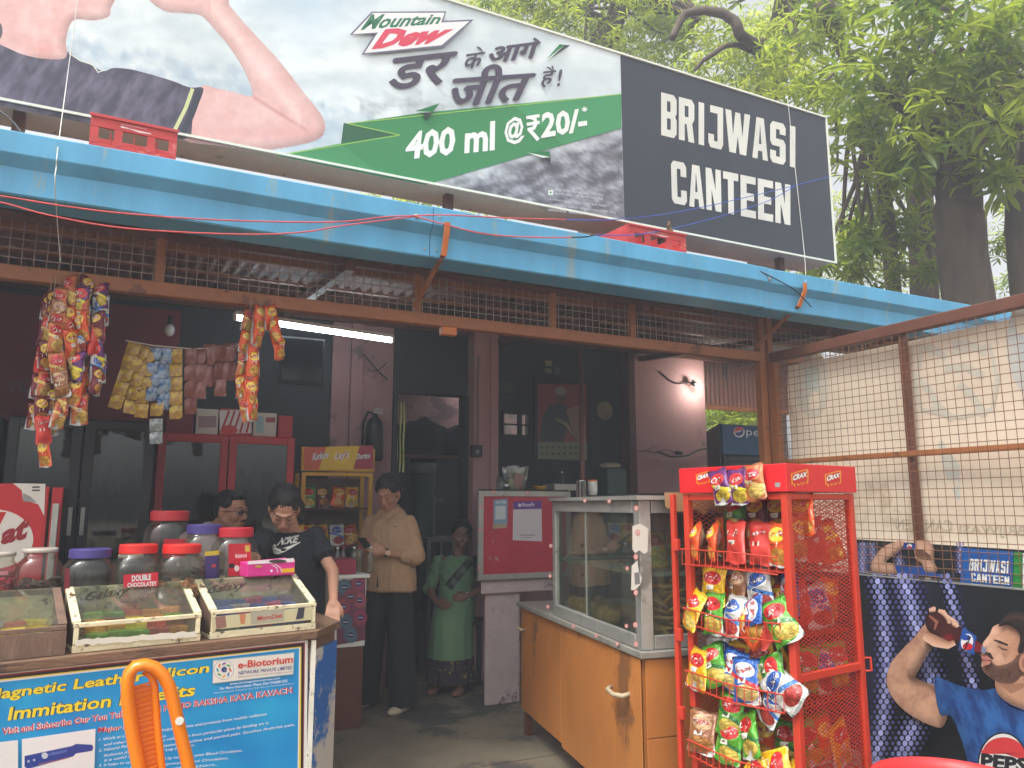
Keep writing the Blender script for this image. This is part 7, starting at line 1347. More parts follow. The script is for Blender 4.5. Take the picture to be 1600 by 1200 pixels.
crate('red drink crate tilted on the gutter under the black name panel', Matrix.Translation((2.83, 3.80, 2.988)) @ Matrix.Rotation(.10, 4, 'Z') @ Matrix.Rotation(-.04, 4, 'Y') @ Matrix.Diagonal((1.28, 1, .58, 1)))
rg = MB(); p = onY(1046, 358, 3.7); rg.ell((0, 0, 0), (.022, .015, .04), n=10, m=8); rg.v = [q * (1 + .8 * fbm(q.x * 30, q.y * 30, q.z * 30)) + p for q in rg.v]; tag(rg.build('dirty_rag', mat('dirty_rag_cloth', (110, 92, 70), .9, bump=.8)), 'dirty rag hanging on the corner of the tilted red crate', 'rag')
# ------------------------------------------------------------------ wires
def wire(pts, r, m, lab, name='electric_wire', cat='wire', group=None):
    q = [onY(u, v, y) for u, v, y in pts]; out = []
    for i in range(len(q) - 1):
        p0, p1, p2, p3 = q[max(i - 1, 0)], q[i], q[i + 1], q[min(i + 2, len(q) - 1)]
        for k in range(5): t = k / 5; out.append(.5 * ((2 * p1) + (p2 - p0) * t + (2 * p0 - 5 * p1 + 4 * p2 - p3) * t * t + (3 * p1 - p0 - 3 * p2 + p3) * t ** 3))
    out.append(q[-1]); b = MB(); b.tube(out, r, 6); return tag(b.build(name, m, smooth=True), lab, cat, group)
m_rw = mat('red_wire', (214, 84, 84), .45); m_bw = mat('blue_wire', (60, 90, 190), .45); m_kw = mat('black_wire', (24, 26, 40), .5); WG = 'wires slung along the gutter'
wire([(-60, 300, 3.57), (0, 306, 3.57), (100, 322, 3.57), (200, 334, 3.57), (350, 344, 3.57), (520, 347, 3.57), (600, 339, 3.57), (651, 337, 3.575)], .0034, m_rw, 'upper red wire along the left half of the gutter', group=WG)
wire([(-60, 310, 3.56), (0, 316, 3.56), (80, 337, 3.56), (200, 357, 3.56), (370, 366, 3.56), (470, 363, 3.56), (540, 352, 3.565), (651, 338, 3.575)], .0034, m_rw, 'lower sagging red wire along the left half of the gutter', group=WG)
wire([(651, 337, 3.575), (700, 336, 3.575), (800, 341, 3.575), (885, 343, 3.58)], .0034, m_rw, 'straight red wire right of the middle gutter joint', group=WG)
wire([(652, 339, 3.57), (700, 352, 3.565), (760, 366, 3.56), (840, 371, 3.56), (893, 371, 3.56)], .0034, m_rw, 'sagging red wire right of the middle gutter joint', group=WG)
wire([(893, 371, 3.56), (915, 370, 3.56), (930, 367, 3.57)], .0042, m_kw, 'short dark taped splice at the end of the sagging red wire', group=WG)
wire([(885, 343, 3.58), (960, 343, 3.62), (1060, 331, 3.8), (1180, 305, 3.9), (1297, 276, 3.97)], .0028, m_bw, 'upper blue wire crossing the black name panel', group=WG)
wire([(930, 367, 3.57), (1000, 366, 3.6), (1080, 350, 3.8), (1190, 318, 3.93), (1240, 292, 3.97)], .0028, m_bw, 'lower blue wire crossing the black name panel', group=WG)
wire([(124, -20, 3.97), (104, 130, 3.95), (90, 235, 3.585), (88, 260, 3.575), (86, 290, 3.56), (92, 380, 3.95), (95, 410, 4.02)], .0022, m_white, 'white string running down over the printed arm at the left', 'white_string', 'string')
wire([(1230, 150, 3.97), (1244, 280, 3.965), (1257, 400, 3.96), (1259, 440, 3.58)], .0016, m_white, 'white string running down the black name panel to the strap', 'white_string', 'string')
wire([(-10, 168, 3.9), (15, 185, 3.85), (38, 212, 3.62)], .005, m_kw, 'short black cable dropping to the gutter at the upper left corner', group=WG)
wire([(1168, 415, 3.62), (1200, 430, 3.592), (1240, 452, 3.59), (1268, 480, 3.60)], .0035, m_kw, 'short dark cable over the gutter beside the right strap', group=WG)
# ================================================================== PEOPLE
from mathutils.bvhtree import BVHTree
def skin_mat(n, c): 
    m = mat(n, c, .5, var=.07, scale=9); b = m.node_tree.nodes['Principled BSDF']; b.inputs['Subsurface Weight'].default_value = .12; b.inputs['Subsurface Radius'].default_value = (.02, .008, .005); return m
def remeshed(name, mb, vox, m, parent, smooth=6, disp=None):
    """grow one continuous skin over the collected shapes (world coordinates)"""
    me = bpy.data.meshes.new('r'); me.from_pydata([tuple(p) for p in mb.v], [], mb.f); o = bpy.data.objects.new('r', me); COL.objects.link(o)
    md = o.modifiers.new('r', 'REMESH'); md.mode = 'VOXEL'; md.voxel_size = vox
    if smooth: s_ = o.modifiers.new('s', 'SMOOTH'); s_.factor = .5; s_.iterations = smooth
    dg = bpy.context.evaluated_depsgraph_get(); n_ = bpy.data.meshes.new_from_object(o.evaluated_get(dg)); bpy.data.objects.remove(o); bpy.data.meshes.remove(me)
    co = np.empty(len(n_.vertices) * 3, dtype=np.float32); n_.vertices.foreach_get('co', co); co = co.reshape(-1, 3)
    if disp:
        nr = np.empty(len(n_.vertices) * 3, dtype=np.float32); n_.vertices.foreach_get('normal', nr); nr = nr.reshape(-1, 3); d = np.array([disp(*p) for p in co], dtype=np.float32); co = co + nr * d[:, None]
    iv = np.array(WM[parent.name].inverted()); bv = BVHTree.FromPolygons([tuple(p) for p in co], [tuple(p.vertices) for p in n_.polygons])
    co = co @ iv[:3, :3].T + iv[:3, 3]; n_.vertices.foreach_set('co', co.astype(np.float32).ravel()); n_.name = name; n_.materials.clear(); n_.materials.append(m); n_.update()
    return link_mesh(name, n_, parent, smooth=True), bv
class Rig:
    def __init__(s, base, fwd, k=1.): f = V((fwd[0], fwd[1], 0)).normalized(); s.o = V((base[0], base[1], base[2] if len(base) > 2 else 0)); s.y = f; s.x = V((f.y, -f.x, 0)); s.k = k
    def __call__(s, x, y, z): return s.o + s.x * x * s.k + s.y * y * s.k + V((0, 0, z * s.k))
    def R(s): return Matrix((s.x, s.y, V((0, 0, 1)))).transposed()
def head_frame(rig, yaw, pitch, roll=0.): return rig.R() @ Matrix.Rotation(yaw, 3, 'Z') @ Matrix.Rotation(pitch, 3, 'X') @ Matrix.Rotation(roll, 3, 'Y')
def head_shapes(b, c, H, s=1., male=False, ears=True):
    q = lambda x, y, z: c + H @ (V((x, y, z)) * s); e = lambda p, r: b.ell(q(*p), tuple(t * s for t in r), R=H, n=18, m=12)
    e((0, -.015, .03), (.074, .092, .083)); jw = 1. if male else .93; e((0, .018, -.03), (.060 * jw, .068, .078)); e((0, .045, -.078), (.034 * jw, .034, .03)); e((0, .062, -.096), (.016, .017, .015))
    for k in (-1, 1):
        e((k * .034, .054, -.028), (.028, .03, .03)); e((k * .031, .074, .002), (.016, .012, .012))
        if ears: e((k * .075, -.012, -.014), (.010, .019, .031))
        b.capsule(q(k * .008, .086, .022), q(k * .042, .072, .021), (.011 if male else .0075) * s, (.009 if male else .006) * s, 8); e((k * .010, .097, -.037), (.0072, .009, .006))
        b.capsule(q(k * .055, -.0, -.05), q(k * .02, .045, -.09), .018 * s, .016 * s, 8)
    b.capsule(q(0, .083, .012), q(0, .103, -.031), .0065 * s, (.0112 if male else .0092) * s, 10); b.capsule(q(-.017, .084, -.058), q(.017, .084, -.058), .008 * s, .008 * s, 8); b.capsule(q(-.014, .083, -.069), q(.014, .083, -.069), .0085 * s, .0085 * s, 8); e((0, .076, -.064), (.026, .014, .018))
def face_parts(t, body, c, H, s, lid, male=False, closed=True, beard=None):
    q = lambda x, y, z: c + H @ (V((x, y, z)) * s); hm = mat('black_hair', (18, 15, 15), .5, var=.3, scale=40, bump=.4, stretch=(1, 1, .2))
    for k in (-1, 1):
        if not closed: ey = part('eye', lambda b: b.ell(q(k * .031, .0775, .0), (.0128 * s, .0115 * s, .0085 * s if not closed else .007 * s), R=H, n=14, m=9), mat('eye_white', (200, 194, 186), .25), body, smooth=True)
        if not closed: part('iris', lambda b: b.ell(q(k * .031, .0865, -.002), (.0055 * s, .004 * s, .0055 * s), R=H, n=10, m=7), mat('iris_brown', (30, 18, 14), .15), ey, smooth=True)
        if not closed: part('eyelid', lambda b: b.capsule(q(k * .020, .0865, .0035), q(k * .042, .0800, .0035), .0045 * s, .0038 * s, 8), lid, body, smooth=True)
        part('lashes', lambda b: b.tube([q(k * .019, .0875, .0), q(k * .031, .0905, -.001 if not closed else -.003), q(k * .043, .083, .0005)], [.001 * s, .0026 * s, .001 * s], 6), hm, body)
        part('eyebrow', lambda b: b.tube([q(k * .015, .0915, .025), q(k * .030, .0885, .0295), q(k * .048, .0765, .025)], [.0020 * s, .0032 * s, .0014 * s], 6), hm, body)
    lm = mat('lips', (176, 104, 94), .4, var=.05)
    part('lips', lambda b: (b.tube([q(-.021, .083, -.061), q(-.008, .0905, -.058), q(0, .0905, -.059), q(.008, .0905, -.058), q(.021, .083, -.061)], [.001 * s, .0045 * s, .004 * s, .0045 * s, .001 * s], 8), b.tube([q(-.019, .083, -.065), q(0, .0905, -.069), q(.019, .083, -.065)], [.001 * s, .0052 * s, .001 * s], 8)), lm, body, smooth=True)
def hair_shape(b, c, H, s, back=-.07):
    """a cap of hair: an outer shell with the face side left open"""
    q = lambda x, y, z: c + H @ (V((x, y, z)) * s); e = lambda p, r: b.ell(q(*p), tuple(t * s for t in r), R=H, n=20, m=14)
    e((0, -.029, .049), (.084, .097, .084)); e((0, -.052, .0), (.083, .068, .09)); e((.0, -.055, back + .02), (.060, .045, .04))
    for k in (-1, 1): e((k * .056, -.008, .046), (.027, .058, .042))
def torso(b, rig, rings, n=30):
    """one smooth closed trunk through elliptical rings (z, rx, ry, y offset)"""
    rings = sorted(rings); out = []
    for i in range(len(rings) - 1):
        p0, p1, p2, p3 = rings[max(i - 1, 0)], rings[i], rings[i + 1], rings[min(i + 2, len(rings) - 1)]
        for k in range(4): t = k / 4; out.append([.5 * (2 * p1[j] + (p2[j] - p0[j]) * t + (2 * p0[j] - 5 * p1[j] + 4 * p2[j] - p3[j]) * t * t + (3 * p1[j] - p0[j] - 3 * p2[j] + p3[j]) * t ** 3) for j in range(4)])
    out.append(list(rings[-1])); vs = [rig(rx * cos(a), y + ry * sin(a), z) for z, rx, ry, y in out for a in [2 * pi * i / n for i in range(n)]]; m = len(out)
    b.add(vs, [(j * n + k, j * n + (k + 1) % n, (j + 1) * n + (k + 1) % n, (j + 1) * n + k) for j in range(m - 1) for k in range(n)] + [tuple(range(n - 1, -1, -1)), tuple((m - 1) * n + k for k in range(n))])
def hand(b, wrist, palm_dir, up_side, s=1., curl=.5, thumb=1, spread=.018):
    """palm, four bent fingers of unequal length and an opposed thumb; palm_dir runs wrist -> knuckles, up_side is the back of the hand"""
    d = V(palm_dir).normalized(); n = V(up_side); n = (n - d * n.dot(d)).normalized(); w_ = d.cross(n)
    P0 = V(wrist); b.capsule(P0, P0 + d * .03 * s, .022 * s, .024 * s)
    for i in range(4): o = (i - 1.5) * spread * s; b.capsule(P0 + d * .02 * s + w_ * o * .7, P0 + d * .082 * s + w_ * o * 1.1, .0145 * s, .0125 * s, 8)
    for i, L_ in enumerate((.066, .076, .072, .056)):
        o = (i - 1.5) * spread * 1.15 * s; k0 = P0 + d * .084 * s + w_ * o; a = curl * (1 + .1 * i); segs = (.45, .32, .23); p = k0; ang = a * .5
        for j, f in enumerate(segs):
            q = p + (d * cos(ang) - n * sin(ang)) * L_ * f * s + w_ * o * .06; b.capsule(p, q, (.0092 - .001 * j) * s, (.0084 - .001 * j) * s, 8); p = q; ang += a
    p = P0 + d * .025 * s + w_ * thumb * -.024 * s; q = p + (d * .75 - w_ * thumb * .55 - n * .3).normalized() * .036 * s; r_ = q + (d * .9 - w_ * thumb * .1 - n * .5).normalized() * .030 * s; b.capsule(p, q, .013 * s, .0105 * s, 8); b.capsule(q, r_, .0105 * s, .0085 * s, 8)
def decal(bv, maxd=20): 
    def fn(u, v, h):
        d = ray(u, v).normalized(); hit = bv.ray_cast(EYE, d, maxd)
        if hit[0] is None: return EYE + d * 4
        return hit[0] - d * (.0018 + h)
    return fn
hair_m = mat('black_hair', (18, 15, 15), .5, var=.3, scale=40, bump=.4, stretch=(1, 1, .2))
folds = lambda f, a, sd: (lambda x, y, z: a * fbm(x * f, y * f, z * f * .6 + sd, 4))
# ---- woman in the beige shirt
fR, fL = onZ(568, 1104, 0), onZ(629, 1112, 0); bc = (fR + fL) / 2; tocam = -V((bc.x, bc.y, 0)).normalized(); left = V((-_r.x, -_r.y, 0))
r1 = Rig((bc.x + .02, bc.y, 0), tocam * .88 + left * .50, 1.0); SKB = skin_mat('skin_beige_woman', (186, 136, 110))
pw = thing('person', 'woman in a loose beige shirt and black trousers standing looking down at her phone', 'person', r1.o)
hc = r1(-.01, .055, 1.54); H = head_frame(r1, .12, -.42)
b = MB(); head_shapes(b, hc, H, 1.06); b.capsule(r1(0, -.005, 1.40), hc + H @ V((0, -.025, -.05)), .052, .048); b.capsule(r1(-.13, -.005, 1.335), r1(.13, -.005, 1.335), .04, .04)
for z, rx, ry in ((1.28, .12, .08), (1.18, .12, .08), (1.05, .12, .085), (.93, .14, .10)): b.ell(r1(0, 0, z), (rx, ry, .11), R=r1.R())
AR = {1: (r1(.180, -.01, 1.335), r1(.250, -.035, 1.055), r1(.115, .20, 1.135), r1(.045, .265, 1.17)), -1: (r1(-.180, .0, 1.335), r1(-.240, .02, 1.075), r1(-.10, .225, 1.12), r1(-.035, .275, 1.155))}
for k, (s_, e_, w_, h_) in AR.items():
    b.capsule(s_, e_, .038, .036); b.capsule(e_, w_, .034, .024); hand(b, w_, (h_ - w_), (r1.x * k * .6 + V((0, 0, -.3)) - r1.y * .4), 1., .55, thumb=-k)
for k in (-1, 1):
    ft = fL if (fL - r1.o).dot(r1.x) * k > 0 else fR; a = r1(k * .09, 0, .86); kn = V(((a.x + ft.x) / 2, (a.y + ft.y) / 2, .47)); b.capsule(a, kn, .085, .05); b.capsule(kn, V((ft.x, ft.y, .07)), .048, .036)
body, _ = remeshed('body', b, .0058, SKB, pw, 4); face_parts(pw, body, hc, H, 1.06, SKB)
b = MB(); hair_shape(b, hc, H, 1.09); bun = hc + H @ V((-.02, -.115, -.01)); b.ell(bun, (.062, .052, .062)); remeshed('hair', b, .006, hair_m, pw, 4, lambda x, y, z: .003 * sin(fbm(x * 30, y * 30, z * 8) * 9))
b = MB(); torso(b, r1, [(.835, .232, .155, .01), (.92, .224, .152, .012), (1.02, .208, .145, .016), (1.12, .200, .140, .018), (1.22, .198, .134, .014), (1.30, .180, .114, .006), (1.36, .148, .088, -.004), (1.405, .110, .072, -.01), (1.435, .070, .062, -.012)])
for k, (s_, e_, w_, h_) in AR.items(): b.capsule(s_ - r1.x * k * .016 - V((0, 0, .012)), e_, .062, .062); m_ = e_.lerp(w_, .36); b.capsule(e_, m_, .058, .054); dv = (w_ - e_).normalized(); b.tube([m_ - dv * .03, m_ + dv * .014], [.055, .054], 16)
BG = mat('beige_shirt_cloth', (182, 146, 112), .85, var=.06, scale=3, bump=.12, bscale=160)
_, bvs = remeshed('shirt', b, .0075, BG, pw, 3, lambda x, y, z: .010 * fbm(x * 7, y * 7, z * 3, 4) + .004 * sin(z * 38 + 5 * fbm(x * 6, y * 6, z * 2)) * (.4 + fbm(x * 4, y * 4, z * 4)))
dl = decal(bvs); P_ = Print(dl, .0004); sh_ = (158, 132, 106)
P_.line([(606 + .4 * i, 808 + i * 9.6) for i in range(13)], .9, sh_); P_.line([(600 + .4 * i, 808 + i * 9.6) for i in range(13)], .6, (168, 142, 114)); P_.line([(614, 823), (620, 822.5)], 1.1, (70, 56, 46)); P_.line([(593, 803), (600, 802)], 1.1, (90, 72, 60))
for v in (818, 838, 858, 880, 902): P_.ell(604, v, .9, .9, (120, 98, 78), n=8)
P_.poly([(588, 918), (590, 895), (592, 918)], (52, 48, 46)); P_.build('placket_seams', pw)['kind'] = 'stuff'
cl = MB()
for k in (-1, 1): cl.slab(r1(k * .012, .085, 1.385), r1(k * .062, .045, 1.425), r1(k * .085, .062, 1.385), r1(k * .045, .112, 1.345), .004 * k)
cl.tube([r1(-.055, .05, 1.42), r1(-.062, -.01, 1.445), r1(-.03, -.062, 1.45), r1(.03, -.062, 1.45), r1(.062, -.01, 1.445), r1(.055, .05, 1.42)], .011, 8); cl.build('collar', BG, pw, smooth=False, bevel=.002)
b = MB(); b.ell(r1(0, .005, .90), (.195, .135, .12), R=r1.R(), n=24)
for k in (-1, 1):
    ft = fL if (fL - r1.o).dot(r1.x) * k > 0 else fR; a = r1(k * .09, 0, .84); kn = V(((a.x + ft.x) / 2, (a.y + ft.y) / 2, .47)); b.capsule(a, kn, .112, .098, 16); b.tube([kn, V((ft.x, ft.y, .04))], [.098, .108], 18)
remeshed('trousers', b, .009, mat('black_trouser_cloth', (30, 32, 34), .9, var=.15, bump=.1, bscale=90), pw, 3, lambda x, y, z: .008 * fbm(x * 8, y * 8, z * 1.6, 4))
for k, ft in ((1, fL), (-1, fR)): part('shoe', lambda b: (b.ell(ft + r1.y * .085 + V((0, 0, .028)), (.045, .10, .03), R=r1.R(), n=18, m=10), b.ell(ft + r1.y * -.02 + V((0, 0, .03)), (.038, .07, .034), R=r1.R(), n=16, m=10)), mat('cream_shoe', (200, 186, 160), .6, var=.1), pw, smooth=True)
wp = AR[-1][2]; wd = (AR[-1][2] - AR[-1][1]).normalized(); wc = wp - wd * .012; wt = part('watch', lambda b: b.tube([wc - wd * .008, wc + wd * .008], [.031, .031], 18), m_black, pw, smooth=True)
fdir = (EYE - wc).normalized(); fdir = (fdir - wd * fdir.dot(wd)).normalized(); QF = fdir.to_track_quat('Z', 'Y').to_matrix(); part('watch_face', lambda b: b.lathe([(.019, .029), (.019, .035), (.016, .037), (.0001, .0371)], wc, 20, R=QF), mat('watch_dial', (232, 196, 170), .3), wt, smooth=False)
ph_c = (AR[1][3] + AR[-1][3]) / 2 + r1.y * .05 + V((0, 0, .022)); ph = MB(); ph.box((0, 0, 0), (.068, .008, .135), head_frame(r1, 0, -.9)); ph.v = [p + ph_c for p in ph.v]; o = ph.build('mobile_phone', m_black, bevel=.004); tag(o, 'dark mobile phone held in both hands by the woman in beige', 'phone')
# ---- woman in the black t-shirt
sc2 = 1.0; nb_ = onY(452, 900, 4.50); tocam = -V((nb_.x, nb_.y, 0)).normalized()
r2 = Rig((nb_.x + .02, nb_.y, 0), tocam + left * .10, 1.0); SKN = skin_mat('skin_black_tee_woman', (196, 146, 120))
pn_ = thing('person', 'woman in a black t-shirt with a white sports logo bending over the sweets counter', 'person', r2.o)
hc = onY(444, 795, nb_.y - .12); H = head_frame(r2, .10, -.74, -.05)
b = MB(); head_shapes(b, hc, H, 1.0); b.capsule(r2(.01, -.01, 1.29), hc + H @ V((0, -.03, -.05)), .05, .048); b.capsule(r2(-.11, -.01, 1.245), r2(.11, -.01, 1.245), .04, .04); b.ell(r2(0, -.01, 1.285), (.085, .062, .03), R=r2.R())
for z, rx, ry in ((1.19, .12, .075), (1.10, .12, .08), (.98, .12, .08), (.85, .14, .09)): b.ell(r2(0, -.02, z), (rx, ry, .11), R=r2.R())
sL = r2(-.165, .02, 1.285); sR = r2(.175, .0, 1.295)      # local -x is on the right of the picture when she faces us
uR, uL = onY(513, 838, 4.42), onY(398, 838, 4.40); eR = onY(520, 893, 4.28); wR = onY(521, 938, 4.10); hR = onY(519, 975, 4.02)
eL, wL, hL = onY(392, 880, 4.30), onY(412, 912, 4.16), onY(428, 925, 4.10)
aR0 = onY(492, 830, 4.46); aL0 = onY(414, 832, 4.44)
for (s_, e_, w_, h_) in ((aR0, eR, wR, hR), (aL0, eL, wL, hL)):
    b.capsule(s_ - V((0, 0, .04)), e_, .036, .034); b.capsule(e_, w_, .033, .023); hand(b, w_, (h_ - w_), r2.y * .9 + V((0, 0, .2)), 1., .3, thumb=1 if s_ is aR0 else -1)
for k in (-1, 1): b.capsule(r2(k * .09, -.03, .82), r2(k * .10, -.02, .46), .08, .055); b.capsule(r2(k * .10, -.02, .46), r2(k * .10, -.04, .07), .052, .036)
body, _ = remeshed('body', b, .0058, SKN, pn_, 4); face_parts(pn_, body, hc, H, 1.0, SKN)
b = MB(); hair_shape(b, hc, H, 1.0); q_ = lambda x, y, z: hc + H @ V((x, y, z)); b.capsule(q_(-.03, -.10, .03), q_(-.085, -.075, -.05), .036, .030); b.capsule(q_(-.085, -.075, -.05), q_(-.10, -.02, -.12), .028, .014); remeshed('hair', b, .006, hair_m, pn_, 4, lambda x, y, z: .003 * sin(fbm(x * 30, y * 30, z * 8) * 9))
b = MB(); torso(b, r2, [(.74, .195, .138, -.01), (.86, .186, .132, -.012), (.98, .174, .126, -.012), (1.08, .176, .130, -.006), (1.17, .180, .130, .0), (1.235, .176, .116, .0), (1.275, .155, .094, -.004), (1.305, .112, .078, -.008)])
for (s_, e_) in ((aR0, eR), (aL0, eL)): s_ = s_ - V((0, 0, .035)); m_ = s_.lerp(e_, .50); b.capsule(s_, m_, .062, .062); dv = (e_ - s_).normalized(); b.tube([m_ - dv * .02, m_ + dv * .035], [.062, .066], 18)
_, bvt = remeshed('t_shirt', b, .0075, mat('black_cotton', (26, 28, 34), .92, var=.12, bump=.1, bscale=150), pn_, 3, lambda x, y, z: .008 * fbm(x * 8, y * 8, z * 4, 4) + .003 * sin(z * 30 + x * 20 + 4 * fbm(x * 6, y * 6, z * 2)))
C5 = lambda pts: [(380 + x / 5.456, 740 + y / 5.456) for x, y in pts]; P_ = Print(decal(bvt), .0003); WT = (214, 212, 202)
P_.text('NIKE', *C5([(285, 612), (458, 586), (322, 550), (477, 524)]), WT, .03, .1, fat=.35); P_.poly(C5([(274, 600), (256, 606), (250, 640), (256, 672), (272, 688), (300, 688), (340, 672), (400, 640), (470, 598), (545, 552), (470, 586), (400, 614), (340, 636), (305, 642), (285, 634), (280, 618)]), WT); P_.build('chest_logo', pn_)
b = MB(); b.ell(r2(0, -.02, .80), (.165, .115, .12), R=r2.R(), n=22)
for k in (-1, 1): b.capsule(r2(k * .09, -.03, .80), r2(k * .10, -.02, .46), .092, .068); b.capsule(r2(k * .10, -.02, .46), r2(k * .10, -.04, .06), .066, .05)
remeshed('trousers', b, .01, mat('black_trouser_cloth', (0, 0, 0)), pn_, 3)
for k in (-1, 1): part('shoe', lambda b: b.ell(r2(k * .10, .03, .035), (.045, .12, .036), R=r2.R()), m_black, pn_, smooth=True)
part('earring', lambda b: b.ell(hc + H @ V((-.083, -.008, -.052)), (.005, .005, .005), n=8, m=5), m_chrome, pn_)
# ---- man in glasses behind the jars
mb_ = onY(340, 900, 4.98); r3 = Rig((mb_.x, mb_.y + .05, 0), -left * .9 + (-V((mb_.x, mb_.y, 0)).normalized()) * .5, 1.0); SKM = skin_mat('skin_man', (176, 126, 100))
pm_ = thing('person', 'man with black glasses and a pale pink shirt standing behind the sweet jars facing right', 'person', r3.o)
hc = onY(362, 798, 4.92); H = head_frame(r3, .05, -.10, .04); dz = hc.z - 1.505
b = MB(); head_shapes(b, hc, H, 1.02, True); q_ = lambda x, y, z: hc + H @ V((x, y, z)); nb2 = V((r3.o.x, r3.o.y, hc.z - .17)) ; L3 = lambda x, y, z: r3(x, y, z + dz)
b.capsule(L3(0, -.03, 1.37), q_(0, -.03, -.05), .058, .054); b.capsule(L3(-.15, -.03, 1.31), L3(.15, -.03, 1.31), .045, .045)
for z, rx, ry in ((1.22, .13, .08), (1.12, .13, .09), (.98, .13, .095), (.88, .14, .10)): b.ell(L3(0, -.02, z), (rx, ry, .11), R=r3.R())
for k in (-1, 1): b.capsule(L3(k * .19, -.03, 1.30), L3(k * .24, -.03, 1.05), .044, .04); b.capsule(L3(k * .24, -.03, 1.05), L3(k * .2, .14, .88), .038, .027); hand(b, L3(k * .2, .14, .88), r3.y + V((0, 0, -.6)), V((0, 0, 1)), 1.05, .4, thumb=k); b.capsule(L3(k * .09, 0, .84), r3(k * .10, 0, .45), .09, .06); b.capsule(r3(k * .10, 0, .45), r3(k * .10, -.02, .08), .058, .04)
body, _ = remeshed('body', b, .0062, SKM, pm_, 4); face_parts(pm_, body, hc, H, 1.02, SKM, closed=False)
b = MB(); q2 = lambda p, r: b.ell(hc + H @ (V(p) * 1.02), tuple(t * 1.02 for t in r), R=H, n=20, m=14); q2((0, -.028, .052), (.080, .088, .070)); q2((0, -.05, .01), (.076, .058, .07)); q2((0, .035, .090), (.060, .048, .026)); [q2((k * .064, .0, .05), (.018, .045, .035)) for k in (-1, 1)]
remeshed('hair', b, .006, hair_m, pm_, 3, lambda x, y, z: .004 * fbm(x * 60, y * 60, z * 60)); part('moustache', lambda b: b.tube([q_(-.024, .088, -.054), q_(0, .101, -.048), q_(.024, .088, -.054)], [.003, .006, .003], 8), hair_m, body, smooth=True)
gls = thing('glasses', 'black rimmed glasses worn by the man behind the jars', 'glasses', q_(0, .1, .0))
for k in (-1, 1): part('rim', lambda b: b.tube([q_(k * .032 + .021 * cos(a), .104 - .006 * abs(cos(a)), -.001 + .016 * sin(a)) for a in [2 * pi * i / 18 for i in range(19)]], .0022, 6, cap=False), m_black, gls, smooth=True); part('temple', lambda b: b.tube([q_(k * .053, .099, .004), q_(k * .072, .06, .005), q_(k * .083, -.01, .0)], .002, 6), m_black, gls); part('lens', lambda b: b.add([q_(k * .032 + .019 * cos(a), .1035 - .005 * abs(cos(a)), -.001 + .0145 * sin(a)) for a in [2 * pi * i / 14 for i in range(14)]], [tuple(range(14))]), glass('spectacle_glass', (240, 245, 245), .2, .02, .02), gls)
part('bridge', lambda b: b.tube([q_(-.012, .106, .003), q_(0, .110, .006), q_(.012, .106, .003)], .002, 6), m_black, gls)
b = MB(); torso(b, L3, [(.80, .185, .138, -.02), (.98, .18, .132, -.02), (1.15, .188, .130, -.02), (1.28, .185, .112, -.02), (1.35, .155, .088, -.026), (1.40, .09, .07, -.03)])
PKS = mat('pale_pink_shirt', (204, 180, 184), .85, var=.05, bump=.1, bscale=140)
for k in (-1, 1): b.capsule(L3(k * .2, -.03, 1.33), L3(k * .235, -.03, 1.12), .062, .058)
remeshed('shirt', b, .009, PKS, pm_, 3, folds(8, .008, 2)); part('collar', lambda b: (b.tube([L3(.06 * cos(a), -.03 + .062 * sin(a), 1.405 + .018 * (1 - sin(a)) / 2) for a in [pi * .62 + 1.75 * pi * i / 16 for i in range(17)]], .016, 8), [b.slab(L3(k * .012, .04, 1.40), L3(k * .058, .012, 1.425), L3(k * .075, .03, 1.375), L3(k * .035, .068, 1.35), .004 * k) for k in (-1, 1)]), PKS, pm_, smooth=True)
b = MB(); b.ell(L3(0, -.02, .82), (.17, .125, .12), R=r3.R(), n=22); [(b.capsule(L3(k * .09, 0, .80), r3(k * .10, 0, .45), .1, .075), b.capsule(r3(k * .10, 0, .45), r3(k * .10, -.02, .05), .072, .058)) for k in (-1, 1)]; remeshed('trousers', b, .012, mat('black_trouser_cloth', (0, 0, 0)), pm_, 2)
# ---- seated woman in the green saree
sb = onY(713, 1040, 6.0); tocam = -V((sb.x, sb.y, 0)).normalized(); r4 = Rig((sb.x, 6.0, 0), tocam + left * .35, 1.0); SKS = skin_mat('skin_saree_woman', (136, 98, 80))
ps = thing('person', 'woman in a pale green saree with a dark patterned hem at the doorway', 'person', r4.o)
hc = onY(722, 836, r4.o.y - .03); H = head_frame(r4, .35, -.08); zt4 = hc.z; q4 = lambda x, y, z: hc + H @ V((x, y, z)); W4 = lambda u, v, y: onY(u, v, y)
b = MB(); head_shapes(b, hc, H, 1.0); sy = r4.o.y; nk = r4(.0, -.02, zt4 - .155)
b.capsule(nk, q4(0, -.025, -.05), .05, .048); b.capsule(r4(-.13, -.02, zt4 - .215), r4(.13, -.02, zt4 - .215), .04, .04)
for z, rx, ry in ((zt4 - .29, .11, .075), (zt4 - .40, .11, .08), (zt4 - .52, .12, .09)): b.ell(r4(0, -.01, z), (rx, ry, .10), R=r4.R())
hipz = zt4 - .56
for k in (-1, 1): b.capsule(r4(k * .07, 0, hipz), r4(k * .08, .17, hipz - .12), .075, .06); b.capsule(r4(k * .08, .17, hipz - .12), r4(k * .09, .19, .07), .055, .036); b.ell(r4(k * .10, .24, .03), (.04, .10, .03), R=r4.R())
A4 = {-1: (r4(-.155, -.02, zt4 - .20), r4(-.235, -.03, zt4 - .42), r4(-.14, .13, zt4 - .47)), 1: (r4(.17, -.02, zt4 - .20), r4(.24, .02, zt4 - .44), r4(.10, .2, zt4 - .52))}
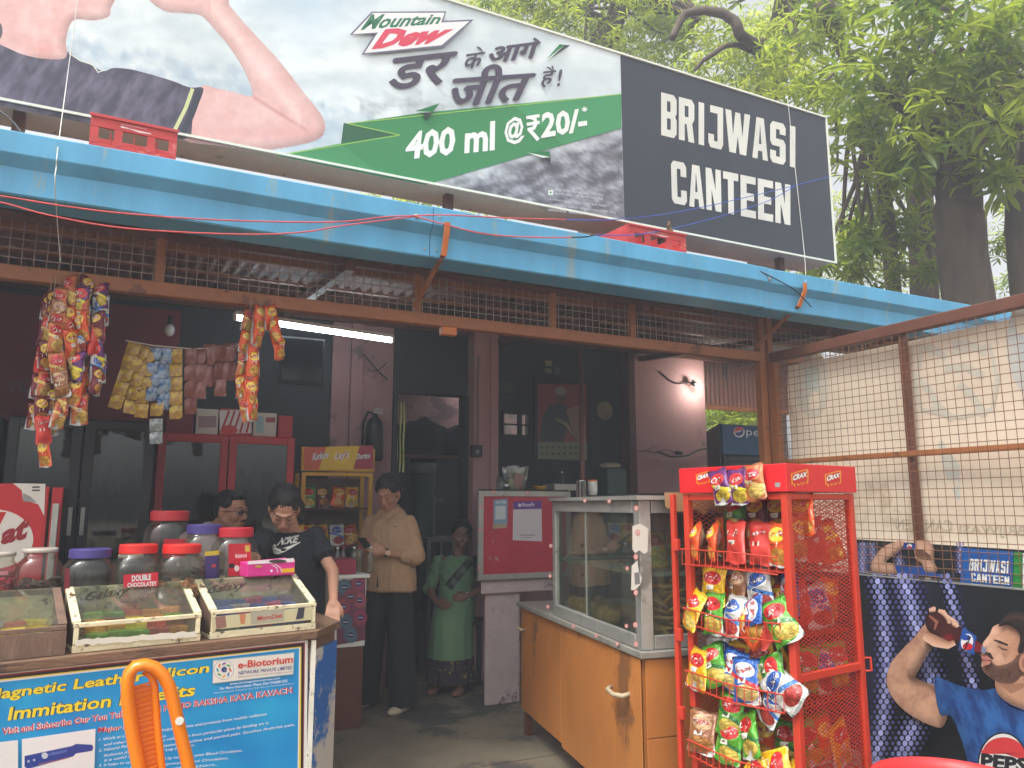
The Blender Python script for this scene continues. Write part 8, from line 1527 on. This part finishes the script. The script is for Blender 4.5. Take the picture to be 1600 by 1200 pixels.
for k, (s_, e_, w_) in A4.items(): b.capsule(s_ - V((0, 0, .03)), e_, .038, .036); b.capsule(e_, w_, .036, .024); hand(b, w_, r4.y * .4 - r4.x * k + V((0, 0, -.2)), r4.y, .95, .4, thumb=k)
body, _ = remeshed('body', b, .0065, SKS, ps, 4); face_parts(ps, body, hc, H, 1.0, SKS, closed=False)
b = MB(); hair_shape(b, hc, H, 1.0); b.ell(q4(0, -.10, -.03), (.04, .035, .04)); remeshed('hair', b, .007, hair_m, ps, 3)
GRS = mat('pale_green_saree', (112, 150, 112), .75, var=.08, bump=.1, bscale=90); b = MB()
torso(b, r4, [(hipz - .02, .160, .155, .03), (zt4 - .50, .152, .140, .02), (zt4 - .40, .142, .125, .0), (zt4 - .30, .150, .120, .0), (zt4 - .235, .150, .098, -.008), (zt4 - .195, .125, .075, -.014), (zt4 - .165, .070, .056, -.018)])
b.capsule(A4[1][0] - V((0, 0, .02)), A4[1][1], .060, .056); _, bvd = remeshed('saree_drape', b, .009, GRS, ps, 3, lambda x, y, z: .0035 * sin(z * 55 + x * 60) + .005 * fbm(x * 9, y * 9, z * 5))
b = MB(); b.capsule(A4[-1][0] - V((0, 0, .02)), A4[-1][0].lerp(A4[-1][1], .55), .058, .055); remeshed('blouse_sleeve', b, .009, mat('dark_blouse', (34, 40, 44), .85), ps, 2)
b = MB(); n_ = 48; ringz = [(hipz + .05, .162, .15, .03), (hipz - .02, .166, .185, .06), (hipz - .12, .168, .205, .09), (.42, .168, .18, .12), (.27, .176, .18, .13), (.095, .196, .195, .14)]
def skirt(b, i0, i1):
    vs = []; rr = ringz[i0:i1 + 1]
    for j, (z, rx, ry, y) in enumerate(rr):
        for k in range(n_): a = 2 * pi * k / n_; pl = 1 + .045 * sin(a * 13 + z) * min(1, (ringz[0][0] - z) * 2.2); vs.append(r4(rx * pl * cos(a), y + ry * pl * sin(a), z))
    b.add(vs, [(j * n_ + k, j * n_ + (k + 1) % n_, (j + 1) * n_ + (k + 1) % n_, (j + 1) * n_ + k) for j in range(len(rr) - 1) for k in range(n_)]); return b
P_ = Print(decal(bvd), .0004); den = lambda a, n=16: [tuple(np.array(a[0]) * (1 - t) + np.array(a[1]) * t) for t in [i / n for i in range(n + 1)]]
for o_ in range(7): P_.line(den(((735 + o_ * .9, 868 + o_ * 1.5), (695 + o_ * 1.6, 914 + o_ * 1.2))), 1.9, (40, 54, 48) if o_ in (0, 1, 5, 6) else (70, 96, 74))
P_.build('pallu_border', ps)['kind'] = 'stuff'
skirt(MB(), 0, 4).build('saree_skirt', GRS, ps, smooth=True)
skirt(MB(), 4, 5).build('saree_border', mat('dark_saree_border', (52, 40, 52), .8, wear=(170, 150, 60), wearamt=.45, wscale=22), ps, smooth=True)
part('bangle', lambda b: b.tube([A4[-1][2] + V((.028 * cos(a), .0, .028 * sin(a))) for a in [2 * pi * i / 14 for i in range(15)]], .003, 6, cap=False), m_white, ps, smooth=True)
sb_ = thing('low_stool', 'dark stool just behind the woman in the green saree', 'stool', r4(0, -.05, 0)); part('seat', lambda b: b.box(r4(0, -.03, hipz - .13), (.34, .30, .03), r4.R()), m_dark, sb_)
for a in (-.14, .14):
    for c in (-.14, .08): part('leg', lambda b: b.bar(r4(a, c - .02, 0), r4(a, c - .02, hipz - .146), .035), m_dark, sb_)
# ================================================================== LENS GLARE: a thin haze volume added to imitate its veil
hz = MB().bx(-9, 22, -3, 24, -1.2, 11.5).build('glare_haze', bpy.data.materials.new('glare_haze_volume')); hz['kind'] = 'stuff'
hm_ = hz.data.materials[0]; hm_.use_nodes = True; N = hm_.node_tree.nodes; N.remove(N['Principled BSDF']); pv = N.new('ShaderNodeVolumePrincipled'); pv.inputs['Density'].default_value = .0145; pv.inputs['Color'].default_value = (.85, .9, 1, 1); pv.inputs['Anisotropy'].default_value = .3
hm_.node_tree.links.new(pv.outputs[0], N['Material Output'].inputs['Volume'])
